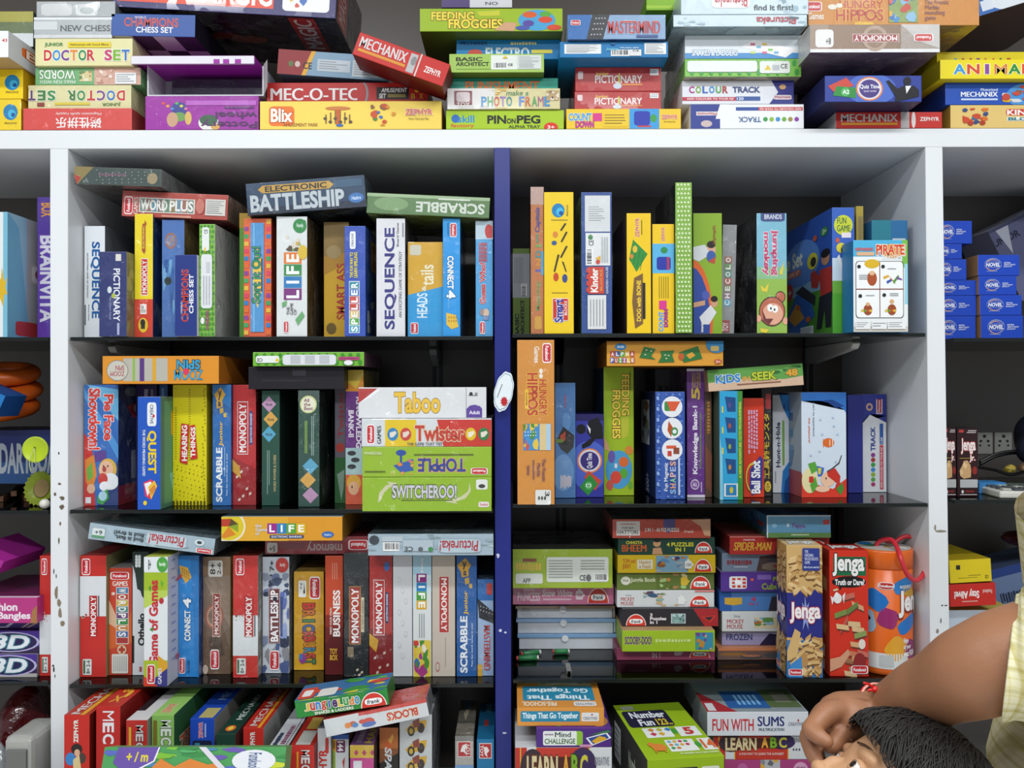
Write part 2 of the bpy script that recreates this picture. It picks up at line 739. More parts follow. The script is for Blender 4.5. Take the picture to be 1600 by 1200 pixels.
unit = link('shelving_unit', None)
tag(unit, 'white laminate built-in shelving unit with one blue upright in the middle', 'shelving')
Z_TOP, Z_TOPB = W(800, 202, 0).z, W(800, 231, 0).z
Z_DECK = 0.47
box_obj('top_board', -2.2, 2.2, 0.0, DEPTH, Z_TOPB, Z_TOP, WHITE, unit)
box_obj('back_panel', -2.2, 2.2, DEPTH, DEPTH + 0.012, 0.0, 2.9, GREYBACK, unit)
box_obj('base_cabinet', -2.2, 2.2, -0.30, DEPTH, 0.0, Z_DECK, WHITE, unit)


def upright(name, tl, tr, bl, br, m, chips=()):
    pts = []
    for (x, x2) in ((tl, bl), (tr, br)):
        a, b = W(x, 240, 0), W(x2, 1150, 0)
        s = (b.x - a.x) / (b.z - a.z)
        pts.append((Vector((a.x + s * (Z_TOPB - a.z), 0, Z_TOPB)), Vector((a.x + s * (Z_DECK - a.z), 0, Z_DECK))))
    front = [pts[0][0], pts[1][0], pts[1][1], pts[0][1]]
    slab_poly(name, front, 0.0, DEPTH, m, unit, chips)


rgc = random.Random(5)


def chip(cx, cy, rx, ry, n=7):
    return [W(cx + rx * rgc.uniform(.5, 1) * math.cos(6.283 * i / n), cy + ry * rgc.uniform(.6, 1) * math.sin(6.283 * i / n), -0.0003) for i in range(n)]


upright('side_panel', 78, 106, 79, 106, WHITE, [
    ('6a5c4c', [chip(97, 778, 5, 4), chip(97, 792, 5, 5), chip(86, 772, 3, 3), chip(92, 845, 2, 7), chip(94, 818, 2, 4), chip(93, 756, 4, 2)]),
    ('8a7a66', [chip(88, 925, 4, 12), chip(94, 958, 4, 10), chip(97, 974, 5, 5), chip(92, 942, 4, 8)]),
    ('3c3a3a', [chip(92, 708, 1.5, 2.5), chip(84, 893, 1.2, 5), chip(88, 900, 1, 4), chip(84, 1046, 1.5, 6), chip(86, 1056, 1.2, 4), chip(83, 1040, 3, 2)])])
upright('side_panel', 1446, 1473, 1455, 1486, WHITE, [
    ('8c8678', [chip(1471, 830, 12, 2.5), chip(1461, 824, 2, 6), chip(1465, 986, 3, 5)]),
    ('4a4a4a', [chip(1472, 946, 2, 1.5), chip(1478, 946, 3, 1.5), chip(1470, 970, 1.3, 5)])])
upright('divider_panel', 772, 797, 774, 799, mat('15227a', 'laminate'), [
    ('c8cce0', [chip(782, 985, 4, 3), chip(790, 988, 3, 2), chip(778, 868, 3, 5), chip(788, 1145, 5, 2)])])

# tinted glass shelves, each with a pixel row for its front edge
GLASS = glass_mat()
GEDGE = mat('0d1412', 'plastic')


def glass_shelf(label, xl, xr, py, pxm):
    z = W(pxm, py, 0).z
    t = 0.008
    o = box_obj('glass_shelf', xl, xr, 0.004, DEPTH - 0.004, z - t, z, GLASS, None, 0.0006)
    tag(o, label, 'shelf', 'glass shelves')
    e = box_obj('polished_edge', xl, xr, 0.0, 0.0038, z - t, z, GEDGE, None, 0.0005)
    e.parent = o
    e.location = e.location - o.location
    return z


XL0, XL1 = W(107, 500, 0).x + .004, W(772, 500, 0).x - .003
XR0, XR1 = W(798.5, 500, 0).x + .003, W(1447, 500, 0).x - .002
ZA_L = glass_shelf('dark glass shelf, upper one left of the blue upright', XL0, XL1, 526, 440)
ZB_L = glass_shelf('dark glass shelf left of the blue upright, middle one under the green box stack', XL0, XL1, 796, 440)
ZC_L = glass_shelf('dark glass shelf left of the blue upright, lowest one with reflections', XL0, XL1, 1069, 440)
ZA_R = glass_shelf('dark glass shelf, upper one right of the blue upright', XR0, XR1, 521, 1120)
ZB_R = glass_shelf('dark glass shelf right of the blue upright, under the red fishing picture box', XR0, XR1 + .003, 787, 1120)
ZC_R = glass_shelf('dark glass shelf carrying the tall block tower boxes and puzzle stacks', XR0, XR1 + .005, 1061, 1120)
XO_L, XO_R = W(78, 500, 0).x - .003, W(1487, 700, 0).x + .006
ZA_OL = glass_shelf('glass shelf at the left edge of the photo under the purple box', -2.2, XO_L, 527, 40)
ZB_OL = glass_shelf('glass shelf at the left edge of the photo under the lime flower', -2.2, XO_L, 798, 40)
ZC_OL = glass_shelf('glass shelf at the left edge of the photo under the violet stack', -2.2, XO_L, 1066, 40)
ZA_OR = glass_shelf('glass shelf at the right edge of the photo under the blue carton piles', XO_R, 2.2, 528, 1540)
ZB_OR = glass_shelf('glass shelf at the right edge of the photo under the white calculator', XO_R, 2.2, 781, 1540)
ZC_OR = glass_shelf('glass shelf at the right edge of the photo under the white picture box', XO_R, 2.2, 1050, 1540)

# brackets
BR = mat('d8d8d2', 'plastic')
BRD = mat('2a2c2e', 'metal')


def bracket(label, px, zs, m, length=0.30, hgt=0.045):
    """steel shelf arm on the back panel: an arm under the glass and a wall plate with two hooks"""
    x = W(px, 600, DEPTH).x
    root = link('shelf_bracket', None)
    root.location = (x, DEPTH - .002, zs - .0085)
    tag(root, label, 'bracket', 'shelf brackets')
    bm = bmesh.new()
    w = .009
    prof = [(0, 0), (-length, 0), (-length - .012, -.006), (-length, -.018), (-.06, -hgt), (0, -hgt)]
    a = [bm.verts.new((-w, y, z)) for y, z in prof]
    b = [bm.verts.new((w, y, z)) for y, z in prof]
    bm.faces.new(a)
    bm.faces.new(list(reversed(b)))
    for i in range(len(prof)):
        j = (i + 1) % len(prof)
        bm.faces.new((a[i], b[i], b[j], a[j]))
    bmesh.ops.recalc_face_normals(bm, faces=bm.faces)
    bmesh.ops.bevel(bm, geom=list(bm.edges), offset=.0015, segments=2, affect='EDGES')
    link('arm', bm_mesh('arm', bm, [m]), root)
    bm = bmesh.new()
    bm_box(bm, -.013, -.005, -.004, 0, -.20, .02, 0, .001)
    bm_box(bm, .005, .013, -.004, 0, -.20, .02, 0, .001)
    bm_box(bm, -.013, .013, -.005, 0, -.03, .02, 0, .001)
    link('wall_plate', bm_mesh('wall_plate', bm, [BRD]), root)


bracket('pale shelf bracket under the upper left glass shelf, above the orange box', 263, ZA_L, BR)
bracket('steel shelf bracket with two dark strips above the white box with yellow title', 684, ZA_L, BR, .12)
bracket('dark shelf bracket behind the tall orange box beside the blue upright', 872, ZA_R, BRD, .12)
bracket('pale shelf bracket under the upper right glass shelf near the white side panel', 1262, ZA_R, BR)
bracket('pale shelf bracket under the middle left glass shelf near the scratched panel', 268, ZB_L, BR)
bracket('pale shelf bracket above the blue lidded box at the top of the puzzle stack', 1300, ZB_R, BR)
bracket('dark shelf bracket above the lime box lying on the pink puzzle box', 876, ZB_R, BRD, .12)

# ================================================================ boxes piled on the top board
Y2, BLK, WH = 'f4d21e', '15161a', 'f2f2f0'
GROUP[0] = 'boxes piled on the top board'
ZT = Z_TOP + .0006
YEL = 'f2cf1c'
SWIRL = lambda x, y, s: E(x, y, 11 * s, 26 * s, '1d7fb4', 'logo') + E(x + 2 * s, y + 6 * s, 6 * s, 14 * s, '43b5dd', 'logo') + E(x + 4 * s, y + 9 * s, 3 * s, 7 * s, '14539a', 'logo')
stack(ZT, [
    I('yellow box with blue swirl mark, bottom of the pair at the top board left end', -70, 33, 155, .0, .3, YEL, SWIRL(84, 42, 1), T('PEACOCK', 75, 75, 94, 81, '6b5a20', k='logo'), side='c99a12', kind='wrap'),
    I('yellow box with blue swirl mark, upper of the pair at the top board left end', -70, 36, 108, .0, .3, YEL, SWIRL(84, 45, 1), T('PEACOCK', 75, 74, 94, 81, '6b5a20', k='logo'), side='c99a12'),
    I('white box with an orange bubble word on its dark end, on the yellow pair', -70, 13, 48, -.06, .26, 'eeeef0', T('43', 88, 30, 98, 42, 'c8342c'),
      RR(18, 22, 78, 62, 'e4722a', 'logo', 'r'), T('Blix', 24, 26, 72, 58, 'f6ece0', k='logo', f='r', o='b0301c'), R(40, 70, 66, 78, 'b0302c', 'label', 'r'), side='c9ccd2', bot='c7a878'),
    I('dark green glossy box topmost at the top board left end', -70, 52, 18, .02, .3, '6d7a52', R(0, 0, 100, 30, 'b0a848'), R(0, 62, 100, 100, 'dfe3e4'), side='31503e', kind='wrap'),
])
stack(ZT, [
    I('red box with white upside down symbols at the bottom of its pile', 36, 206, 169, .0, .3, 'd84a44', T('磁性拼乐', 30, 42, 72, 92, 'f4f0ee', 180, b=.015), T('Magnetism spells happily', 30, 18, 72, 32, 'f0d8d4', 180, k='small'), kind='wrap', side='b83a36'),
    I('cream box with upside down coloured letters lying on the red box', 44, 205, 133, .01, .28, 'e0d8a4', *[T(ch, 94 - 9.6 * i - 8, 22, 94 - 9.6 * i, 64, cc, 180, o='f4f0dc', b=.04) for i, (ch, cc) in enumerate(zip('DOCTOR SET', ['c8342c', '2f6fb8', '7a3f8a', 'c8342c', '2c8a48', '3f7a3a', WH, '3a8a4a', '3a7a3a', '5a3a6a'])) if ch != ' '],
      T('JUNIOR', 72, 70, 90, 86, '4a7a3a', 180, k='small'), R(26, 72, 60, 82, 'dcc840', 'label'), R(9, 72, 16, 88, '8c3a32', 'logo'), kind='wrap'),
    I('thin green and pink box with upside down white word', 55, 220, 106, .01, .28, '6fae72', R(56, 0, 100, 100, 'd3a592'), T('WORDS', 4, 12, 38, 66, 'e8efe0', 180, o='3f7a4a'), T('MAKE FUN WITH', 5, 72, 38, 92, 'dce8d8', 180, k='small'), PIC(42, 20, 54, 80, 'd8c890', ['b88a5a', '6a8a4a', 'e8e0c0'], 8, 3), PIC(58, 8, 74, 94, None, ['e0b8a4', 'c08a78', 'f0dcd0'], 8, 4), LAB(76, 30, 96, 96, 4, seed=3), kind='wrap'),
    I('cream box with big rainbow letters lying third from the top', 55, 207, 60, .0, .26, 'e4dda6', *[T(ch, 9 + 8.9 * i, 42, 17.2 + 8.9 * i, 82, cc, o='f8f4e8', ow=.09, b=.05) for i, (ch, cc) in enumerate(zip('DOCTOR SET', ['c8342c', '3a8fd0', '7a3f8a', 'e08a2a', '2c8a48', 'c8342c', WH, 'c03a6a', '7ab030', '2f6fb8'])) if ch != ' '],
      T('JUNIOR', 10, 16, 29, 32, '3f8a4a', k='small'), R(34, 14, 78, 34, 'ead02a', 'label'), T('Stethoscope with Sound Effects', 36, 19, 76, 30, '5a4a20', k='small'), top='d8d09a'),
    I('silver foil box with dark engraved word, below the white panelled box', 53, 175, 27, .0, .26, 'b4b9bc', R(0, 0, 100, 12, 'e8eaec'), R(0, 84, 100, 100, 'd8dadc'), T('NEW CHESS', 34, 38, 98, 68, '54585c'), R(0, 20, 30, 60, 'd4d8da'), kind='wrap', side='8a8e92'),
    I('silver grey box with two framed panels, highest of its pile', 57, 180, 2, .0, .26, 'aeb2b4', RR(6, 15, 45, 92, 'd0d2d2', 'picture'), RR(50, 18, 78, 92, 'd6d8d8', 'picture'), E(64, 60, 9, 22, 'aab0b0', 'picture'), kind='wrap', side='80858a'),
])
# open tray box, purple box below
PUR = '9a1c9c'
stack(ZT, [
    I('purple craft box with round figure picture and upside down title', 227, 404, 150, .0, .28, PUR,
      E(30, 38, 7, 20, '2c3a8a', 'picture'), E(30, 62, 6, 14, '6a9a4a', 'picture'), E(24, 70, 5, 22, 'c89a7a', 'picture'), E(38, 66, 3, 20, 'd8b060', 'picture'), *[E(16 + 4 * i, 22 + (i % 3) * 8, 1.6, 4, cc, 'picture') for i, cc in enumerate(['d84a3a', 'e8a03a', '4a8ac8', '58b058', 'd8d04a', 'e070a0'])],
      E(56, 80, 9, 24, 'e8e4e0', 'picture'), E(56, 72, 8, 16, '2a5a3a', 'picture'), E(62, 92, 4, 9, 'd0a04a', 'picture'), T('Pottery', 49, 70, 99, 96, '4a1056', 180), T('wheel', 62, 48, 99, 68, '4a1056', 180), R(36, 14, 98, 28, 'b85cc0', 'label'), R(70, 32, 96, 38, '5a1468', 'label'), kind='wrap', side='7a1680')])


def open_tray():
    z0 = W(310, 150, .02).z
    a, b = W(230, 150, .02), W(412, 101, .02)
    root = link('open_display_carton', None)
    root.location = ((a.x + b.x) / 2, .02, z0)
    tag(root, 'open fronted white carton with dark hollow inside, on the purple craft box', 'game box', GROUP[0])
    w, h, L = b.x - a.x, b.z - z0, .09
    bm = bmesh.new()
    t = .003
    bm_box(bm, -w / 2, w / 2, 0, L, 0, t, 0)
    bm_box(bm, -w / 2, -w / 2 + t, 0, L, t, h - t, 0)
    bm_box(bm, w / 2 - t, w / 2, 0, L, t, h - t, 0)
    bm_box(bm, -w / 2, w / 2, L - t, L, t, h - t, 0)
    link('carton_shell', bm_mesh('carton_shell', bm, [mat('d6d4d8')]), root)
    bm = bmesh.new()
    bm_box(bm, -w / 2 - .02, w / 2 - .01, -.03, L, h - t, h + .006, 0, .001)
    bm_box(bm, -w / 2 - .02, w / 2 - .01, -.034, -.03, h - .012, h + .006, 1, .0006)
    for k, u in enumerate((.62, .70, .80)):
        bm_box(bm, -w / 2 + w * u, -w / 2 + w * (u + .05), -.0348, -.034, h - .011, h - .002, 0, 0)
    link('purple_flap', bm_mesh('purple_flap', bm, [mat(PUR), mat('e0dce4')]), root)
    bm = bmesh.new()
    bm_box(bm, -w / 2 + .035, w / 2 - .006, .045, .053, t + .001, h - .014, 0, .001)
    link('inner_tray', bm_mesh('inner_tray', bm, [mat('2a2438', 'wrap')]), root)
    bm = bmesh.new()
    f = [bm.verts.new(p) for p in ((w / 2, 0, 0), (w / 2 + .022, -.045, .004), (w / 2 + .022, -.045, h * .9), (w / 2, 0, h))]
    bm.faces.new(f)
    bmesh.ops.solidify(bm, geom=list(bm.faces), thickness=.0015)
    link('side_flap', bm_mesh('side_flap', bm, [mat('e2e2e4')]), root)


open_tray()
CHK = []
for i in range(4):
    for j in range(3):
        if (i + j) % 2 == 0:
            CHK += R(i * 25, j * 33.3, i * 25 + 25, j * 33.3 + 33.3, 'd8d0d4', None, 'b')
B('blue chess set box with chequered underside tilted out over the pile', 173, 305, 22, 57, .0, .22, '3558a0',
  T('WORLD', 28, 10, 42, 20, 'd0d4e8', k='small'), T('CHAMPIONS', 16, 18, 80, 56, 'c8504a', o='e8c0b8'), T('CHESS SET', 30, 58, 74, 84, 'f0f0f4'), CHK, bot='4a2850', side='1c1a26', rot=1.2, name='chess_box')
B('huge glossy box with orange and violet border and dark underside, tilted across the pile', 178, 527, -78, 20, .01, .27, '2b2468',
  R(2, 4, 72, 90, 'e8441c'), T('MAGIC', 40, 34, 71, 87, 'f6f2ee', b=.05), RR(76, 6, 97, 92, 'f2f2f2', 'picture', a=(2, 6)), PIC(79, 10, 95, 86, None, ['e8c02a', '3a6ab8', '2a2a34', 'd84a3a', '9ac0e0'], 9, 8, size=.25),
  PIC(8, 10, 70, 60, '1c1018', ['3a1a24', '4a2430', '7a3a20', '2a1830', '54284a'], 12, 5, f='b', size=.2), R(78, 2, 90, 96, 'a81c18', 'label', 'b'), T('MAGIC', 80, 6, 88, 60, 'd8c0b8', 90, f='b'),
  R(6, 20, 40, 98, 'a02018', 'label', 'r'), T('MAGIC', 10, 25, 34, 90, 'c8a8a0', 90, f='r'), bot='20141e', side='241a20', rot=3.2, yaw=0, kind='wrap')
stack(ZT, [
    I('yellow box with construction models and orange bubble word on the top board', 406, 690, 158, .0, .3, 'f2d25a', RR(5, 18, 19, 88, 'e8762a', 'logo'), T('Blix', 6, 26, 18, 74, 'f8f0e0', k='title', o='c84a1c', b=.04), T('AMUSEMENT PARK', 13, 78, 32, 90, '9a5a1c', k='small'),
      *[R(36 + 2.6 * i, 30 + abs(i - 2.5) * 7, 36.8 + 2.6 * i, 80, '8a6a3a', 'picture') for i in range(6)], E(43, 26, 7, 7, 'c87a3a', 'picture'), R(42, 30, 44, 86, 'c8602a', 'picture'), *[E(36 + 2.8 * i, 62 + (i % 2) * 12, 1, 5, '5a4a3a', 'picture') for i in range(6)], E(44, 86, 2, 5, '3a6ab0', 'picture'),
      PIC(61, 10, 77, 88, None, ['c8502a', '3a6ab8', '4a8a3a', 'd8902a', '8a5a3a'], 12, 21, size=.22), T('ZEPHYR', 80, 30, 95, 50, 'd83a2a', o='f8f4ea', ow=.12, k='logo'), T('More Than Just Play', 82, 60, 93, 68, '7a6a3a', k='small'), side='c89a2c'),
    I('red construction set box with silver title, on the yellow model box', 417, 669, 129, .02, .28, 'b3211f', T('MEC-O-TEC', 2.5, 26, 57, 82, 'e6e2e2', b=.05), E(60, 50, 3, 50, '8a8688'), E(58.6, 50, 3, 50, 'b3211f'), R(68, 22, 88, 78, '1c1818', 'label'), T('AMUSEMENT', 71, 26, 87, 46, 'f0ece8', sh=.2), T('SET', 69.5, 52, 74, 74, 'f0ece8', sh=.2), R(75, 54, 86, 70, '8a7a3a', 'label'), T('B', 89.5, 52, 92, 76, 'd8a82a', k='logo'), T('X', 94.5, 52, 97, 76, 'd8a82a', k='logo'), E(93, 36, 1.4, 11, 'd8a82a', 'logo'), side='7a1614'),
])
B('dark red and blue box with white small print panels, behind the red construction set', 434, 606, 82, 121, .03, .2, '7a98b0', P([(0, 0), (30, 0), (22, 100), (0, 100)], '8a1c20'), P([(30, 0), (34, 0), (26, 100), (22, 100)], 'd8a02a'), T('CE', 23, 46, 31, 74, '1a1a1e', k='label'), E(18, 56, 2.4, 12, 'c8b0a8', 'label'), E(12, 56, 2.4, 12, '5a6a3a', 'label'), LAB(36, 30, 66, 78, 4, c='b4bcc4'), LAB(68, 26, 96, 92, 6, c='b8c0c6', seed=4), side='5a7a94', rot=4)
B('slim red box with silver title slanting down beside the huge tilted box', 552, 702, 74, 111, -.065, .085, 'c3261f', T('MECHANIX', 4, 14, 55, 60, 'd8d0ce', o='8a1814', b=.03), R(4, 66, 56, 78, 'd8902a', 'small'), R(58, 10, 66, 92, 'b8b4b4', 'picture'), E(63, 40, 3, 20, '8a8688', 'picture'), R(68, 0, 69.5, 100, 'd8ccc8'), T('ZEPHYR', 76, 42, 94, 68, 'f0e6e2', k='logo'), rot=20, side='6a1412')
ZF = stack(ZT, [
    I('lime box with bold black title at the bottom below the picture frame box', 697, 881, 172, .0, .26, 'a6c61c', T('skill', 10, 28, 24, 66, '1c8ac8', k='logo'), T('factory', 4, 72, 24, 96, 'd84a2a', k='logo'), E(8, 45, 3.5, 22, '2a6ab8', 'logo'), T('PIN', 35, 28, 51, 72, '1a1c14', b=.05), T('ON', 51.5, 44, 59, 72, '1a1c14', b=.04), T('PEG', 60, 28, 80, 72, '1a1c14', b=.05), T('ALPHA TRAY', 53, 80, 80, 96, '2a2c1c', k='small'), E(89, 92, 6, 26, 'd8321c', 'label'), T('3+', 86, 82, 92, 100, 'f6f0ea', k='label'), kind='card'),
    I('cream photo frame craft box with multicoloured letters', 699, 875, 138, -.005, .24, 'd8cc96', R(0, 0, 42, 100, 'dcd8d4'), R(6, 12, 22, 80, '7a2a34', 'logo'), RR(8, 18, 20, 66, 'd8c8c8', 'logo'), T('TOY', 8, 68, 20, 90, 'e8e0dc', k='logo'), T('make a', 52, 10, 72, 36, '5a8a5a', sh=.2), *[T(ch, 30 + 5.6 * i, 40, 35 + 5.6 * i, 88, cc, b=.03) for i, (ch, cc) in enumerate(zip('PHOTO FRAME', ['3a8ac0', '58a058', 'c84a3a', '8a6ab0', '3a8a8a', WH, '4a7ac0', 'c86a3a', '58a058', 'a04a8a', '3a8ac0'])) if ch != ' '], PIC(88, 12, 99, 60, 'b89a6a', ['6a4a3a', 'e8dcc8', '8a6a4a'], 8, 6), PIC(40, 4, 52, 36, None, ['e0a83a', 'd8b84a', 'f0dc9a'], 6, 9), kind='wrap'),
    I('teal box with orange serif title, lying above the photo frame box', 698, 872, 122, .02, .24, '1f8f7c', R(28, 20, 99, 100, '2a9a84'), T('PUNISHMENT', 17, 22, 83, 92, 'd86a22', o='7a2a14'), side='14604f'),
    I('lime green box with plain black capitals and small print panel', 702, 850, 84, -.01, .22, 'a3c55c', T('BASIC', 7, 18, 35, 40, '23261c', b=.03), T('ARCHITECT', 7, 44, 42, 66, '23261c', b=.03), R(7, 80, 44, 85, '7a9a3a', 'small'), R(44, 8, 97, 84, 'e4e8e0', 'label'), BAR(46, 46, 60, 82), LAB(72, 10, 96, 82, 9, c='d8dcd8', ink='9a9ea0'), T('CE', 62, 54, 67, 66, '2a2c2c', k='label'), P([(56, 26), (59, 12), (62, 26)], 'e0c02a', 'label'), bot='5f7a2a'),
    I('blue electronics box with pale letters behind the black capitals box', 713, 876, 62, .02, .22, '1c80bc', T('ELECTRO', 28, 40, 70, 96, 'd8e0e4', b=.04), T('MECHANIX', 4, 10, 30, 28, '1a2a6a', k='small'), R(72, 52, 92, 70, 'e0d04a', 'small'), G(52, 12, 78, 28, 'e0d89a', k='small'), E(18, 70, 7, 20, 'c84a3a', 'picture')),
])
B('lime green frog game box with cartoon bubble letters, leftmost of the high pile', 656, 879, 13, 58, -.02, .26, '9db924', T('FEEDING', 8, 14, 38, 52, 'efd84a', o='5a2a18', ow=.06, b=.04), T('FROGGIES', 20, 46, 58, 88, 'efd84a', o='5a2a18', ow=.06, b=.04), P([(40, 14), (56, 8), (56, 32), (42, 34)], 'c8c838'), E(82, 52, 13, 46, '4aa0d0', 'picture'), E(77, 28, 5, 14, 'd8602a', 'picture'), E(88, 26, 4, 12, '5aa83a', 'picture'), E(88, 50, 5, 14, 'd84a2a', 'picture'), E(76, 66, 4, 14, '5a4a9a', 'picture'), P([(52, 96), (60, 60), (68, 64), (66, 100)], 'd0a07a', 'picture'), E(94, 84, 5, 12, 'd84a2a', 'picture'), E(72, 86, 5, 10, '4a5aa8', 'picture'), bot='5a6a20', side='7a8a20', z=ZF)
B('pale violet box lying flat at the very top behind the frog game box', 690, 800, -12, 12, .0, .24, '5a4a7a', R(40, 40, 100, 100, 'd8d8dc'), R(66, 20, 100, 50, 'b84a3a'), T('NO', 62, 62, 80, 84, '5a5a62'), side='3a3050')
stack(ZT, [
    I('yellow and blue number game box at the bottom beside the lime peg box', 885, 1064, 170, .0, .24, 'eec62c', R(55, 0, 81, 100, '3a9ad8'), RR(59, 12, 73, 84, '2838a8', 'picture'), E(76, 48, 3, 20, '3a9a4a', 'picture'), R(62, 84, 74, 92, 'c83a3a', 'picture'), R(23, 22, 31, 62, 'd83a8a', 'label'), T('COUNT', 2, 22, 22, 60, '3a9ad8', o='f4f0e0', ow=.08, b=.05), T('DOWN', 8, 62, 24, 94, 'd83a8a', o='3a2a8a', b=.04), LAB(32, 18, 54, 90, 4, c='eec62c', ink='8a7420'), T('ZEPHYR', 83, 32, 97, 52, 'd83a2a', k='logo', o='f4f0e0', ow=.1), T('More Than Just Play', 85, 62, 95, 70, '7a6a2a', k='small')),
    I('red drawing game box, lower of the two identical red ones', 898, 1033, 143, .01, .22, 'b82a2a', T('Junior', 23, 18, 39, 40, 'e8b83a', sh=.2), T('PICTIONARY', 23, 34, 78, 70, 'f0e4e0'), E(51, 50, 1.2, 26, 'c8c84a', 'picture'), E(49, 82, 5, 12, 'c8d0dc', 'picture'), LAB(87, 10, 97, 36, 2), RR(3, 18, 9, 50, 'e0c8c8', 'label'), R(54, 74, 78, 80, 'e0903a', 'small'), kind='wrap'),
    I('red drawing game box, upper of the two identical red ones', 899, 1033, 105, .01, .22, 'b82a2a', T('Junior', 23, 18, 39, 40, 'e8b83a', sh=.2), T('PICTIONARY', 23, 34, 78, 66, 'f0e4e0'), E(51, 50, 1.2, 26, 'c8c84a', 'picture'), E(49, 78, 5, 12, 'c8d0dc', 'picture'), LAB(87, 8, 97, 34, 2), RR(3, 18, 9, 50, 'e0c8c8', 'label'), R(54, 70, 78, 76, 'e0903a', 'small'), kind='wrap'),
    I('bright blue train set box with white panels and barcode', 875, 1044, 65, -.04, .24, '1478b4', LAB(4, 16, 38, 76, 8), LAB(78, 10, 98, 80, 8, seed=7), BAR(47, 52, 64, 92), R(64, 52, 75, 92, 'dcdcdc', 'label'), T('CE', 67, 54, 73, 66, '20242a', k='label'), T('Junior', 42, 40, 54, 62, '7ac8dc', sh=.3), T('TRAIN SET', 55, 38, 73, 46, 'd8e8ec'), E(49, 16, 2.4, 8, '0f5a90', 'small')),
    I('blue and silver code game box with dark keypad picture, above the train set', 887, 1040, 23, -.05, .18, '88a8cc', R(0, 0, 24, 100, '2a6ab0'), P([(25, 0), (43, 0), (36, 100), (19, 100)], '26282e', 'picture'), *[E(29 + 3 * i - j * 1.6, 15 + 22 * j, .8, 3, 'b0b4b8', 'picture') for i in range(4) for j in range(4)], FS(3, 22, 13, 44), T('MASTERMIND', 41, 26, 94, 78, 'c43a36', o='f0ecec', ow=.05, b=.04), R(70, 84, 92, 94, '2a4a8a', 'small'), kind='wrap', bot='2a4a7a'),
])
B('bright green gift box at the very top between two piles', 1010, 1062, -8, 16, .02, .2, '8aba20', R(0, 70, 100, 86, 'a8d03a'), side='6a9a18')
GD = DOTS(12, 2, 1.8, 18, '2f9a3a', stag=True)
